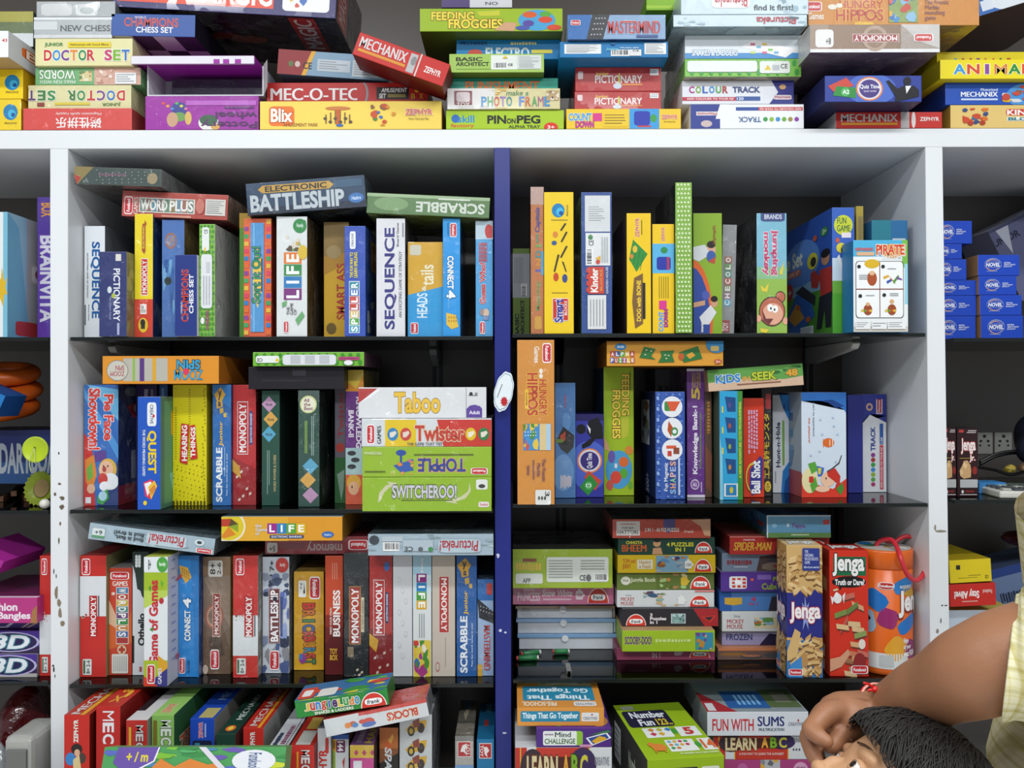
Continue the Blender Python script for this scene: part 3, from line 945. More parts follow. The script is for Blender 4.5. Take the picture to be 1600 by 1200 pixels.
stack(ZT, [
    I('white box with upside down coloured letters and navy end, bottom of its pile', 1079, 1256, 163, .0, .26, 'eceef0', R(0, 0, 26, 100, '2f3f8e'), P([(26, 0), (34, 0), (26, 60), (22, 60)], 'eceef0'), E(14, 80, 5, 14, 'c8b4b0', 'picture'), R(5, 30, 24, 46, 'd8d0d4', 'logo'), T('Playmate', 6, 32, 23, 44, 'b83a3a', 180, k='logo'), R(40, 12, 60, 26, '2f4f9a', 'label'), R(60, 12, 99, 26, 'c83a3a', 'label'), T('ADD COLOURS TO YOUR IQ!', 61, 14, 98, 24, 'f0e4e4', 180, k='small'), T('TRACK', 42, 52, 62, 74, '4a6a9a', 180), *[E(66 + 5.5 * i, 62, 2, 9, cc, 'title') for i, cc in enumerate(['3a9a4a', '8ab83a', '3a8ac8', '6aa83a', '9a8a3a', '8a3aa0'])]),
    I('white box with navy printed corner and coloured letters reading upright', 1066, 1240, 126, .0, .26, 'dfe0e6', R(78, 0, 100, 100, '2b3080'), P([(74, 0), (80, 0), (86, 50), (78, 100), (74, 100)], 'dfe0e6'), R(0, 70, 60, 86, 'b83448', 'label'), T('ADD COLOURS TO YOUR IQ!', 4, 73, 46, 83, 'f4e4e4', k='small'), R(48, 68, 70, 86, '3a5a9a', 'label'), T('120', 49, 71, 55, 83, 'e8ecf4', k='small'), *[T(ch, 6 + 6 * i, 24, 11 + 6 * i, 54, cc, b=.05) for i, (ch, cc) in enumerate(zip('COLOUR', ['a83a8a', '7aa83a', '3a6ab8', '3a8ac8', '58a04a', 'a83a3a']))], T('TRACK', 45, 26, 70, 52, '3a4a7a', b=.05), RR(82, 62, 98, 82, 'd8c8d0', 'logo'), T('Playmate', 83, 66, 97, 78, 'a83a4a', k='logo'), E(90, 28, 3, 11, 'c89a6a', 'logo')),
    I('flat green spotted box with white panels lying under the snake ladder box', 1070, 1252, 92, -.02, .24, '7cbf48', GD, RR(2, 12, 62, 74, 'e8eae8', 'label', a=(2, 14)), RR(64, 14, 90, 82, 'e4e8e2', 'label', a=(2, 14)), P([(68, 64), (71, 34), (74, 64)], 'e0c02a', 'label'), T('CE', 82, 30, 88, 56, '2a2c2c', k='label'), R(75, 36, 81, 66, 'b8bcc0', 'label'), bot='9a8f7c', kind='wrap'),
    I('pale blue board game box with ladder grid picture, below the doodle boxes', 1070, 1253, 55, -.02, .22, 'dfe6ea', R(0, 76, 100, 100, '3a8ac8'), T('SNAKES & LADDERS', 6, 62, 45, 88, 'e8f0f4', o='2a5a8a', b=.05), P([(48, 50), (58, 20), (96, 60), (86, 96)], 'f4f0f0', 'picture'), *[R(56 + 5 * i, 34 + 12 * j, 60 + 5 * i, 44 + 12 * j, cc, 'picture') for (i, j, cc) in ((0, 0, 'd86a8a'), (1, 1, '6ab0d8'), (2, 0, 'e8c85a'), (3, 2, '8ac86a'), (2, 3, 'd86a8a'), (4, 3, '6ab0d8'), (0, 3, 'c8d86a'))], kind='wrap', bot='9a9890'),
    I('pale blue doodle pattern box with red upside down script, second from top', 1052, 1261, 23, -.06, .24, 'cfe0e8', PIC(76, 4, 100, 96, None, ['9ab8c4', 'b4ccd6', '8aa4b0'], 9, 12, size=.2), PIC(0, 4, 24, 96, None, ['a8c0cc', 'bcd2da'], 8, 13, size=.2), T('Pictureka', 62, 20, 92, 80, 'b83a44', 180, sh=.1), E(90, 30, 4, 10, '54626a', 'picture'), kind='wrap', bot='8aa0a8', side='5a6a6a'),
    I('pale blue doodle pattern box with dark handwriting, topmost of its pile', 1064, 1263, -22, -.06, .24, 'cfe0e8', PIC(76, 4, 100, 96, None, ['9ab8c4', 'b4ccd6', '8aa4b0'], 9, 15, size=.2), RR(24, 20, 54, 78, 'f0f0f0', 'label'), T('Pictureka', 26, 26, 52, 74, 'b83a44', 180), T('find it first!', 57, 66, 88, 86, '3a4448'), kind='wrap', bot='8aa0a8'),
])
stack(ZT, [
    I('red construction set box lying under the navy quiz box', 1306, 1472, 175, .0, .24, 'c3302a', T('MECHANIX', 5, 12, 58, 60, 'd0c4c2', o='8a201c', b=.04), R(5, 66, 58, 80, 'd8952a', 'small'), R(61, 0, 69, 100, 'b8b0b0', 'picture'), E(73, 50, 2, 50, 'e0d4d0'), T('ZEPHYR', 79, 32, 97, 56, 'f0e4e0', k='logo'), left='b8b4b4', side='8a2420')])
B('navy quiz box with black silhouette man and orange ring emblem, upright reading', 1289, 1440, 118, 168, -.06, .26, '2c3f94', E(48, 52, 26, 60, '4a6ac0'), E(46, 50, 14, 46, 'e0803a', 'logo'), E(46, 50, 12.5, 41, 'd8d4e0', 'logo'), E(46, 50, 10.5, 35, '4a3a80', 'logo'), T('Quiz Time', 36, 34, 57, 52, 'f2f0f4'), T('QUIZ GAME', 40, 56, 53, 64, 'd0c8e0', k='small'),
  P([(3, 40), (22, 8), (30, 38), (10, 66)], 'c8463a', 'picture'), P([(12, 40), (32, 46), (32, 86), (8, 76)], '2f8a3f', 'picture'), E(21, 62, 4.5, 17, '54b060', 'picture'), T('A2', 18, 54, 25, 70, 'f0f4f0', k='small'),
  E(85, 22, 4, 17, '14141c', 'picture'), P([(72, 100), (74, 52), (82, 38), (92, 40), (97, 56), (97, 80), (84, 92)], '14141c', 'picture'), P([(63, 22), (66, 18), (78, 62), (72, 78)], '14141c', 'picture'), P([(83, 40), (89, 40), (84, 70)], 'e8e4ea', 'picture'), left='23285a', bot='202048', z=W(1389, 175, 0).z + .0006)
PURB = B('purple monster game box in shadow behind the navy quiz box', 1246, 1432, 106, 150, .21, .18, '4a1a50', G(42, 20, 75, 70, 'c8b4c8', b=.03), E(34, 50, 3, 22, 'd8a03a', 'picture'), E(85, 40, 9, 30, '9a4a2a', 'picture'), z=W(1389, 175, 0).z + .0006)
B('brown family money game box with white rim, its lettering upside down', 1266, 1468, 38, 82, -.09, .24, '8f7560', R(0, 0, 14, 100, 'a08a78'), R(70, 0, 100, 100, 'a89c92'), R(0, 88, 100, 100, 'e4e2e2'), P([(70, 0), (100, 0), (100, 86), (84, 60)], 'c8c4c0', 'picture'), RR(4, 18, 18, 82, 'e4e2de', 'label'), T('8+', 12, 48, 16, 72, '3a3a3a', 180, k='label'), E(50, 50, 10, 46, 'b09684', 'picture'), E(50, 50, 7, 34, '8f7560', 'picture'), R(32.5, 34, 68.5, 64, 'd8c8c0', 'title'), R(33, 36, 68, 62, '9a3a3a', 'title'), T('MONOPOLY', 34, 39, 67, 59, 'efe4e0', 180), FS(80, 34, 95, 62, 180, c='c83a3a'), side='c8c4c0', bot='6a5a68', kind='wrap')
B('orange hippo game box with brown bubble title lying at the very top', 1263, 1530, -14, 40, -.05, .26, 'd08a38', FS(-2, 30, 8, 58), T('Games', 0, 62, 9, 82, 'f0e8dc', k='logo'), T('HUNGRY', 18, 26, 44, 52, 'b8442a', o='e8b84a', ow=.06, b=.05), T('HIPPOS', 16, 52, 44, 88, 'b8442a', o='e8b84a', ow=.06, b=.05), E(14, 46, 2.6, 8, 'e8e0d0', 'picture'), E(18, 42, 2, 7, 'e8e0d0', 'picture'), RR(27, 90, 38, 100, 'e8b83a', 'label'), PIC(47, 20, 64, 92, '8aa05a', ['3a8ac8', '2a6ab0', 'c84a3a', 'd8a83a', '8ab8d8'], 12, 14), T('The Frantic\nMarble\nmunching\ngame', 68, 26, 82, 88, '8a5a6a', k='small'), bot='8a6a40', kind='wrap')
stack(ZT, [
    I('pale yellow building block box with red toy train at the bottom right', 1485, 1640, 164, .0, .24, 'dfbf74', RR(56, 18, 100, 46, 'c8342c', 'title', a=(2, 6)), T('KINDER', 57, 21, 99, 44, 'f4ece4', b=.05), *[R(57 + 7 * i, 52, 63 + 7 * i, 70, 'e8e8e0', 'title') for i in range(6)], T('BLOCKS', 58, 54, 98, 68, '2a7a8a', b=.04), PIC(12, 14, 38, 88, None, ['c84a2a', '2a6a9a', '2a8a6a', 'd8702a', '3a4a7a'], 14, 17, size=.22), E(20, 80, 3, 10, 'b03a24', 'picture'), E(32, 78, 3, 10, 'b03a24', 'picture'), left='b08a3a'),
    I('blue engineering set box with model car picture at the right end', 1477, 1640, 129, .0, .24, '2450b0', E(84, 60, 26, 60, '4a90d0'), T('Motorized', 34, 26, 50, 38, 'd8e0f0', k='small'), T('MECHANIX', 15, 42, 50, 64, 'f0f2f6', b=.05), R(15, 72, 50, 80, 'c8d4ea', 'small'), PIC(54, 14, 92, 90, None, ['e0b02a', 'c84a3a', '5a5a64', 'd0d0d4', '8a5a3a'], 12, 25, size=.25), E(58, 66, 4, 16, 'c04a3a', 'picture'), E(84, 80, 4, 14, 'c04a3a', 'picture'), left='1c3a8a', top='2450b0'),
    I('bright yellow box with big multicoloured animal letters, front one', 1469, 1640, 93, -.02, .22, 'ecd81c', *[T(ch, 12 + 12.5 * i, 24, 23.5 + 12.5 * i, 76, cc, b=.06, o='f8f0c0') for i, (ch, cc) in enumerate(zip('ANIMAL', ['3a9ad8', 'd84a2a', '8a4aa0', 'd87a2a', '2f8a3a', 'd8502a']))], T('TRAIN', 90, 40, 100, 60, '5a4a20'), left='a89a14', top='d8c418'),
    I('bright yellow box with animal letters, set back on top of its twin', 1464, 1640, 81, .04, .2, 'e2ce1c', *[T(ch, 12 + 10 * i, 34, 21 + 10 * i, 94, cc, b=.05) for i, (ch, cc) in enumerate(zip('ANIMAL', ['3a9ad8', 'b84a2a', '8a4a80', 'c86a2a', '5a6a3a', 'b8502a']))], left='a89a14'),
])
B('large dark carton with blue and white end leaning over the animal letter boxes', 1504, 1728, -136, -4, .03, .39, '2a5a9a', R(0, 60, 40, 100, '3a6ab0'), E(30, 78, 24, 26, 'dfe4ea', 'picture'), R(4, 84, 12, 96, 'd8e0ea', 'label'), bot='3a2420', left='2a3a34', side='2a2a2c', rot=-17)

# ================================================================ upper glass shelf, left bay
GROUP[0] = 'boxes on the upper left glass shelf'
FUN7 = FS
SM = [('d86a2a'), ('8a3a8a'), ('3a9a5a'), ('e0b03a'), ('d83a5a'), ('2a7ab8')]


def border_squares():
    a = []
    for i in range(16):
        a += R(2, i * 6.25 + 1, 18, i * 6.25 + 4.6, SM[i % 6]) + R(82, i * 6.25 + 1, 98, i * 6.25 + 4.6, SM[(i + 3) % 6])
    return a


row(ZA_L + .0005, [
    I('white strategy game box with blue vertical title, leftmost on the upper left shelf', 124, 164, 353, 525, .06, .26, 'dfe3e8', T('SEQUENCE', 30, 14, 76, 82, '1c5a9c', -90, b=.03), T('AN EXCITING GAME OF STRATEGY', 13, 24, 20, 64, '4a5058', -90, k='small'), R(3, 70, 8, 88, '3a4048', 'small'), T('Board Game', 20, 70, 26, 84, '6a7078', -90, k='small'), side='6a6d70'),
    I('navy shrink wrapped drawing game box standing before the white blue-titled box', 155, 198, 393, 525, -.005, .2, '26306a', T('PICTIONARY', 52, 20, 76, 82, 'e8eaf2', -90), E(52, 52, 7, 3, 'a8b83a', 'picture'), E(38, 45, 8, 4, 'd0d8e0', 'picture'), R(60, 3, 80, 11, 'dcd8d0', 'label'), T('The Classic Game', 38, 52, 45, 80, '8a94c0', -90, k='small'), R(66, 84, 74, 98, 'a8b0d0', 'small'), side='7a7a50', top='5a5f80', kind='wrap'),
    I('tall box with yellow upper part and red foot, boxed red title', 209, 239, 334, 525, .03, .24, 'ecd41c', R(0, 69, 100, 100, 'cf3f28'), R(36, 36, 72, 66, 'f2ecec', 'title'), R(38, 36.6, 70, 65.4, 'c4312c', 'title'), T('MONOPOLY', 42, 38, 67, 64, 'f4f0f0', 90, b=.02), P([(40, 30), (55, 33), (55, 31), (60, 31), (60, 10), (66, 8), (56, 5), (54, 8), (44, 8), (40, 12)], 'a8502a', 'logo'), T('ELECTRONIC', 44, 10, 54, 28, 'e8d83a', 90, k='logo'), R(32, 73, 66, 81, 'f0ece8', 'label'), T('100th\nEDITION', 36, 74, 62, 80, '4a4a4a', 0, k='label'), E(48, 90, 26, 6, 'e8c02a', 'picture'), E(46, 88, 14, 3, '2a2420', 'picture'), R(36, 88, 58, 93, '2a2420', 'picture'), side='203a6a', kind='wrap'),
    I('medium blue shrink wrapped box behind the small navy chess box', 253, 288, 343, 525, .04, .24, '4d74b4', E(40, 18, 26, 7, '9a6a5a', 'logo'), E(40, 18, 20, 5, '5f80b8', 'logo'), T('GAME', 24, 14, 56, 22, 'b08a6a', 0, k='logo'), PIC(2, 34, 60, 96, None, ['3a68ae', '5f94c8', '2f5a9c', '6fa4d0'], 10, 31), E(28, 52, 16, 3.4, '2a3430', 'picture'), side='7a6a3a', kind='wrap', left='1f3f80'),
    I('short navy chess box with red outlined title, in front of the blue box', 267, 308, 398, 525, -.01, .17, '27387e', T('CHAMPIONS', 30, 18, 60, 82, 'c23f36', 90, o='e8d4d4', ow=.03), T('CHESS SET', 64, 24, 84, 72, 'e6e8f0', 90, b=.03), T('WORLD', 26, 58, 34, 72, 'd0d4e4', 90, k='small'), side='d8d8dc', top='3a4680', name='chess_box'),
    I('bright green spotted box with long white label standing on end', 307, 336, 350, 525, .0, .26, '7cb83c', DOTS(4, 22, 9, 1.5, '3f8a2a', stag=True), RR(20, 3, 66, 24, 'e4e6e4', 'label', a=(12, 2)), P([(30, 23), (44, 20), (44, 26)], 'e0c02a', 'label'), T('CE', 34, 5, 56, 9, '3a3c3c', 90, k='label'), RR(14, 27, 84, 75, 'dfe1e4', 'label', a=(16, 3)), R(46, 34, 72, 44, 'c4c8cc', 'label'), *[R(26 + 18 * i, 46, 36 + 18 * i, 72, 'b4b8bc', 'label') for i in range(3)], T('creative', 40, 77, 64, 94, 'a83a7a', 90), E(24, 86, 12, 3, 'e8e4ea', 'picture'), side='b9bab8', kind='wrap'),
    I('thin green box edge showing behind the colourful squares box', 374, 392, 333, 525, .06, .2, '5a9438', R(0, 0, 100, 12, 'a8862a'), side='3a6a28'),
    I('colourful box with rainbow square border and curly title on a yellow oval', 380, 424, 341, 524, .01, .24, 'e0603a', border_squares(), R(26, 4, 74, 96, '4f94cc'), R(36, 4, 40, 96, '7ab8e0'), P([(50, 24), (66, 34), (66, 62), (52, 76), (36, 66), (34, 40)], 'e8c23a', 'title'), T('Sort it Out!', 30, 24, 62, 72, '2f8a48', 90, o='2a4a9a', b=.03), R(64, 34, 69, 62, '4a3a20', 'small'), side='8a2f28', kind='wrap'),
    I('white family game box with four coloured title tiles beside the squares box', 432, 480, 338, 524, .005, .24, 'dcdfdf', *[z_ for i, (ch, cc) in enumerate(zip('EFIL', ['e07a2a', '2f8a48', '2a7ab8', '7a2f7a'])) for z_ in (R(24, 30 + 10 * i, 82, 39.6 + 10 * i, cc, 'title'), T(ch, 32, 31.4 + 10 * i, 74, 38.2 + 10 * i, 'f2f2f0', 90, b=.06))], E(76, 8, 22, 6, '2f8a48', 'logo'), RR(60, 3, 96, 12, '2f8a48', 'logo'), T('Family', 66, 6, 88, 10, 'e0f0e4', k='logo'), PIC(30, 16, 80, 29, None, ['c89a3a', '5a4a3a', '7ab06a', 'd8d0c0'], 9, 33), E(86, 30, 16, 6, 'd8b83a'), T('THE\nGAME\nOF', 34, 72, 66, 82, '4a4e50', 90, k='small'), P([(62, 86), (84, 79), (92, 83), (70, 91)], '6aa870', 'picture'), P([(18, 72), (34, 70), (34, 74), (20, 76)], '6aa870', 'picture'), FS(24, 87, 40, 97, 90), side='5f4c2a', left='c87a3a', top='3f8078', kind='wrap'),
    I('mustard yellow quiz box with red lettering, half hidden by a blue box', 506, 545, 347, 524, .05, .24, 'c59a26', R(0, 0, 100, 30, '8a7040'), P([(0, 30), (100, 26), (100, 34), (0, 46)], 'a87c2a'), T('SMART ASS', 52, 36, 86, 84, 'a8322a', 90, o='5a2018', b=.05), E(40, 26, 30, 6, '9a8458', 'picture'), E(30, 92, 20, 5, '6a5420', 'picture'), side='6a5220'),
    I('royal blue spelling game box with coloured letter tiles up its spine', 534, 571, 353, 524, .0, .22, '2f4fb0', R(22, 50, 72, 97, 'dfe4ec', 'title'), *[z_ for i, (ch, cc) in enumerate(zip('SPELLER', ['2a9ab8', '58a83a', 'd8b02a', 'c8443a', 'c8443a', '2a6ab8', '2a8a9a'])) for z_ in (R(25, 90.4 - 6.6 * i, 69, 96.4 - 6.6 * i, cc, 'title'), T(ch, 32, 91 - 6.6 * i, 63, 95.8 - 6.6 * i, 'f2f4f4', 90, b=.06))], T('THE FUN WAY TO', 26, 24, 42, 47, 'e8d83a', 90, b=.03), T('LEARN SPELLING', 46, 24, 62, 47, 'e8d83a', 90, b=.03), RR(26, 5, 54, 21, 'e6e8ec', 'logo'), T('CREATIVE', 34, 7, 44, 19, '4a5060', 90, k='logo'), R(30, 8, 80, 36, 'd8b83a', 'picture', 'r'), T('SPELLER', 36, 10, 72, 34, 'b8442a', 90, f='r'), PIC(10, 60, 90, 96, None, ['b8c4cc', '8a9ab0', '3a4a80'], 8, 41, f='r'), R(10, 38, 90, 58, '4a78b0', 'picture', 'r'), top='b8c8e0', side='2f57a8', kind='wrap'),
    I('white strategy game box with violet title reading upward, right of the speller box', 588, 633, 341, 524, .01, .24, 'dcdce0', T('SEQUENCE', 28, 8, 70, 94, '33307c', 90, b=.03), T('AN EXCITING GAME OF STRATEGY', 78, 28, 88, 84, '5a5c64', 90, k='small'), T('Board Game', 70, 4, 78, 24, '5a5c64', 90, k='small'), R(90, 4, 95, 16, '8a8c94', 'small'), side='5f6164', kind='wrap'),
    I('short box half mustard half sky blue with thin white title', 637, 692, 378, 524, .02, .2, 'd0a02a', P([(0, 56), (100, 47), (100, 100), (0, 100)], '2b96d2'), RR(6, 3, 38, 14, 'c8c4b0', 'label'), T('HEADS', 26, 54, 56, 80, 'd8e8f0', 90), T('tails', 36, 24, 74, 46, 'e8e0c0', 90), T('&', 40, 46, 52, 52, 'e8e0c0', 90), FS(8, 85, 30, 97, 90), side='8a6a2a', kind='wrap'),
    I('sky blue box with white title reading downward beside the mustard and blue box', 689, 719, 341, 524, .01, .22, '1f93dc', FS(42, 4, 80, 16, -90), T('GAMES', 26, 4, 36, 15, '14507a', -90, k='logo'), T('CONNECT', 26, 32, 62, 60, 'f2f6f8', -90, o='0f5a90', b=.04), T('4', 22, 61, 72, 68, 'f2f6f8', -90, o='0f5a90', b=.06), P([(20, 80), (76, 82), (90, 92), (50, 94), (20, 90)], 'e0b83a', 'picture'), *[E(34 + 14 * i, 84 + 3 * j, 4, 1, 'b8862a', 'picture') for i in range(4) for j in range(2)], T('Funskool', 30, 62, 36, 76, '8ac8f0', -90, k='small'), side='1a5f94', top='6ac0f0', kind='wrap'),
    I('light blue guessing game box with red title against the blue upright', 743, 770, 345, 524, .015, .2, '4f9ed4', R(0, 0, 100, 16, 'b8ccd8'), E(76, 9, 22, 6, 'c23a3a', 'logo'), RR(62, 4, 98, 15, 'c23a3a', 'logo'), *[R(20 + 12 * i, 19 + 3.4 * j, 29 + 12 * i, 21.8 + 3.4 * j, 'b84a48', 'picture') for i in range(4) for j in range(5)], T('Guess Who?', 24, 36, 58, 72, 'c03a3c', 90, o='e8d8dc', ow=.04, b=.04), E(60, 80, 18, 4, 'd0b49a', 'picture'), E(36, 79, 12, 3, '9a8a8a', 'picture'), R(46, 82, 74, 86, '7a8ab0', 'picture'), FS(24, 87, 54, 98, 90), side='2a5a80', kind='wrap'),
])
zz = W(274, 343, .02).z
B('red word game box with grey letter tiles lying across the tops of the standing boxes', 191, 356, 301, 341, .035, .26, 'b24a40', R(0, 0, 12, 100, 'b85048'), FS(2, 22, 10, 92, 90), T('GAMES', 11, 24, 15, 90, 'e8d0c8', 90, k='logo'), R(16, 24, 69, 82, 'd8d4cc', 'title'), *[R(17 + 5.6 * i + (.8 if i > 3 else 0), 28, 22 + 5.6 * i + (.8 if i > 3 else 0), 78, cc, 'title') for i, cc in enumerate(['7a8a80', '8a6a5a', '5a8a9a', '7a6a60', '6a8a70', '8a7a5a', '6a8a9a', '9a6a5a', '6a7a70'])], T('WORD', 17.5, 32, 43, 74, 'e8e6e0', b=.05), T('PLUS', 45, 32, 67.5, 74, 'e8e6e0', b=.05), LAB(79, 20, 98, 84, 7, c='d8d4cc'), E(74, 50, 4, 30, 'c8786a', 'picture'), E(25, 94, 2, 6, 'd8c4bc', 'small'), R(38, 90, 66, 98, 'd0907a'), side='8a7060', bot='8a3a34', kind='wrap', rot=2.6)
B('dark foil box with red triangle corner wedged under the top board at left', 116, 252, 262, 290, -.0, .25, '3d4c48', P([(0, 0), (22, 0), (4, 100), (0, 60)], '8a7a4a'), P([(0, 45), (8, 60), (3, 100)], 'b03a34'), G(28, 32, 60, 50, '7a5a6a'), E(90, 55, 6, 32, '9a8a6a', 'picture'), *[E(26 + 3.7 * (i % 18), 16 + (i * 37) % 76, .5, 3, 'a8b4ac') for i in range(36)], side='7a7c7c', bot='5a5450', kind='wrap', rot=2, z=None, pitch=0)
B('navy naval game box with big silver title tilted on top of the standing boxes', 385, 571, 280, 330, -.005, .26, '26405c', R(0, 78, 100, 100, '16243c'), P([(14, 10), (70, 10), (74, 22), (70, 34), (14, 34), (10, 22)], 'c0963a', 'title'), T('ELECTRONIC', 16, 13, 68, 31, '1c1e24', b=.03), T('BATTLESHIP', 3, 38, 82, 92, 'b9c2c8', o='5a666e', ow=.02, b=.05), E(92, 70, 6.5, 16, '3a70b0', 'logo'), T('Hasbro', 88, 64, 96, 76, 'c8dcf0', k='logo', sh=.2), R(74, 10, 98, 34, '2f5470'), bot='20282c', side='3a4450', kind='wrap', rot=-4.3)
B('long olive green word game box with pale upside down title, tilted beside the naval box', 573, 765, 305, 337, .0, .24, '5a7c4c', R(0, 0, 100, 16, '9ab48a'), T('SCRABBLE', 40, 32, 96, 84, 'cdd4c8', 180, b=.03), E(20, 50, 14, 34, '7a9a6a'), R(58, 12, 84, 20, 'd0d8c8', 'small'), bot='6a7a34', side='3f5a34', kind='wrap', rot=2.6)

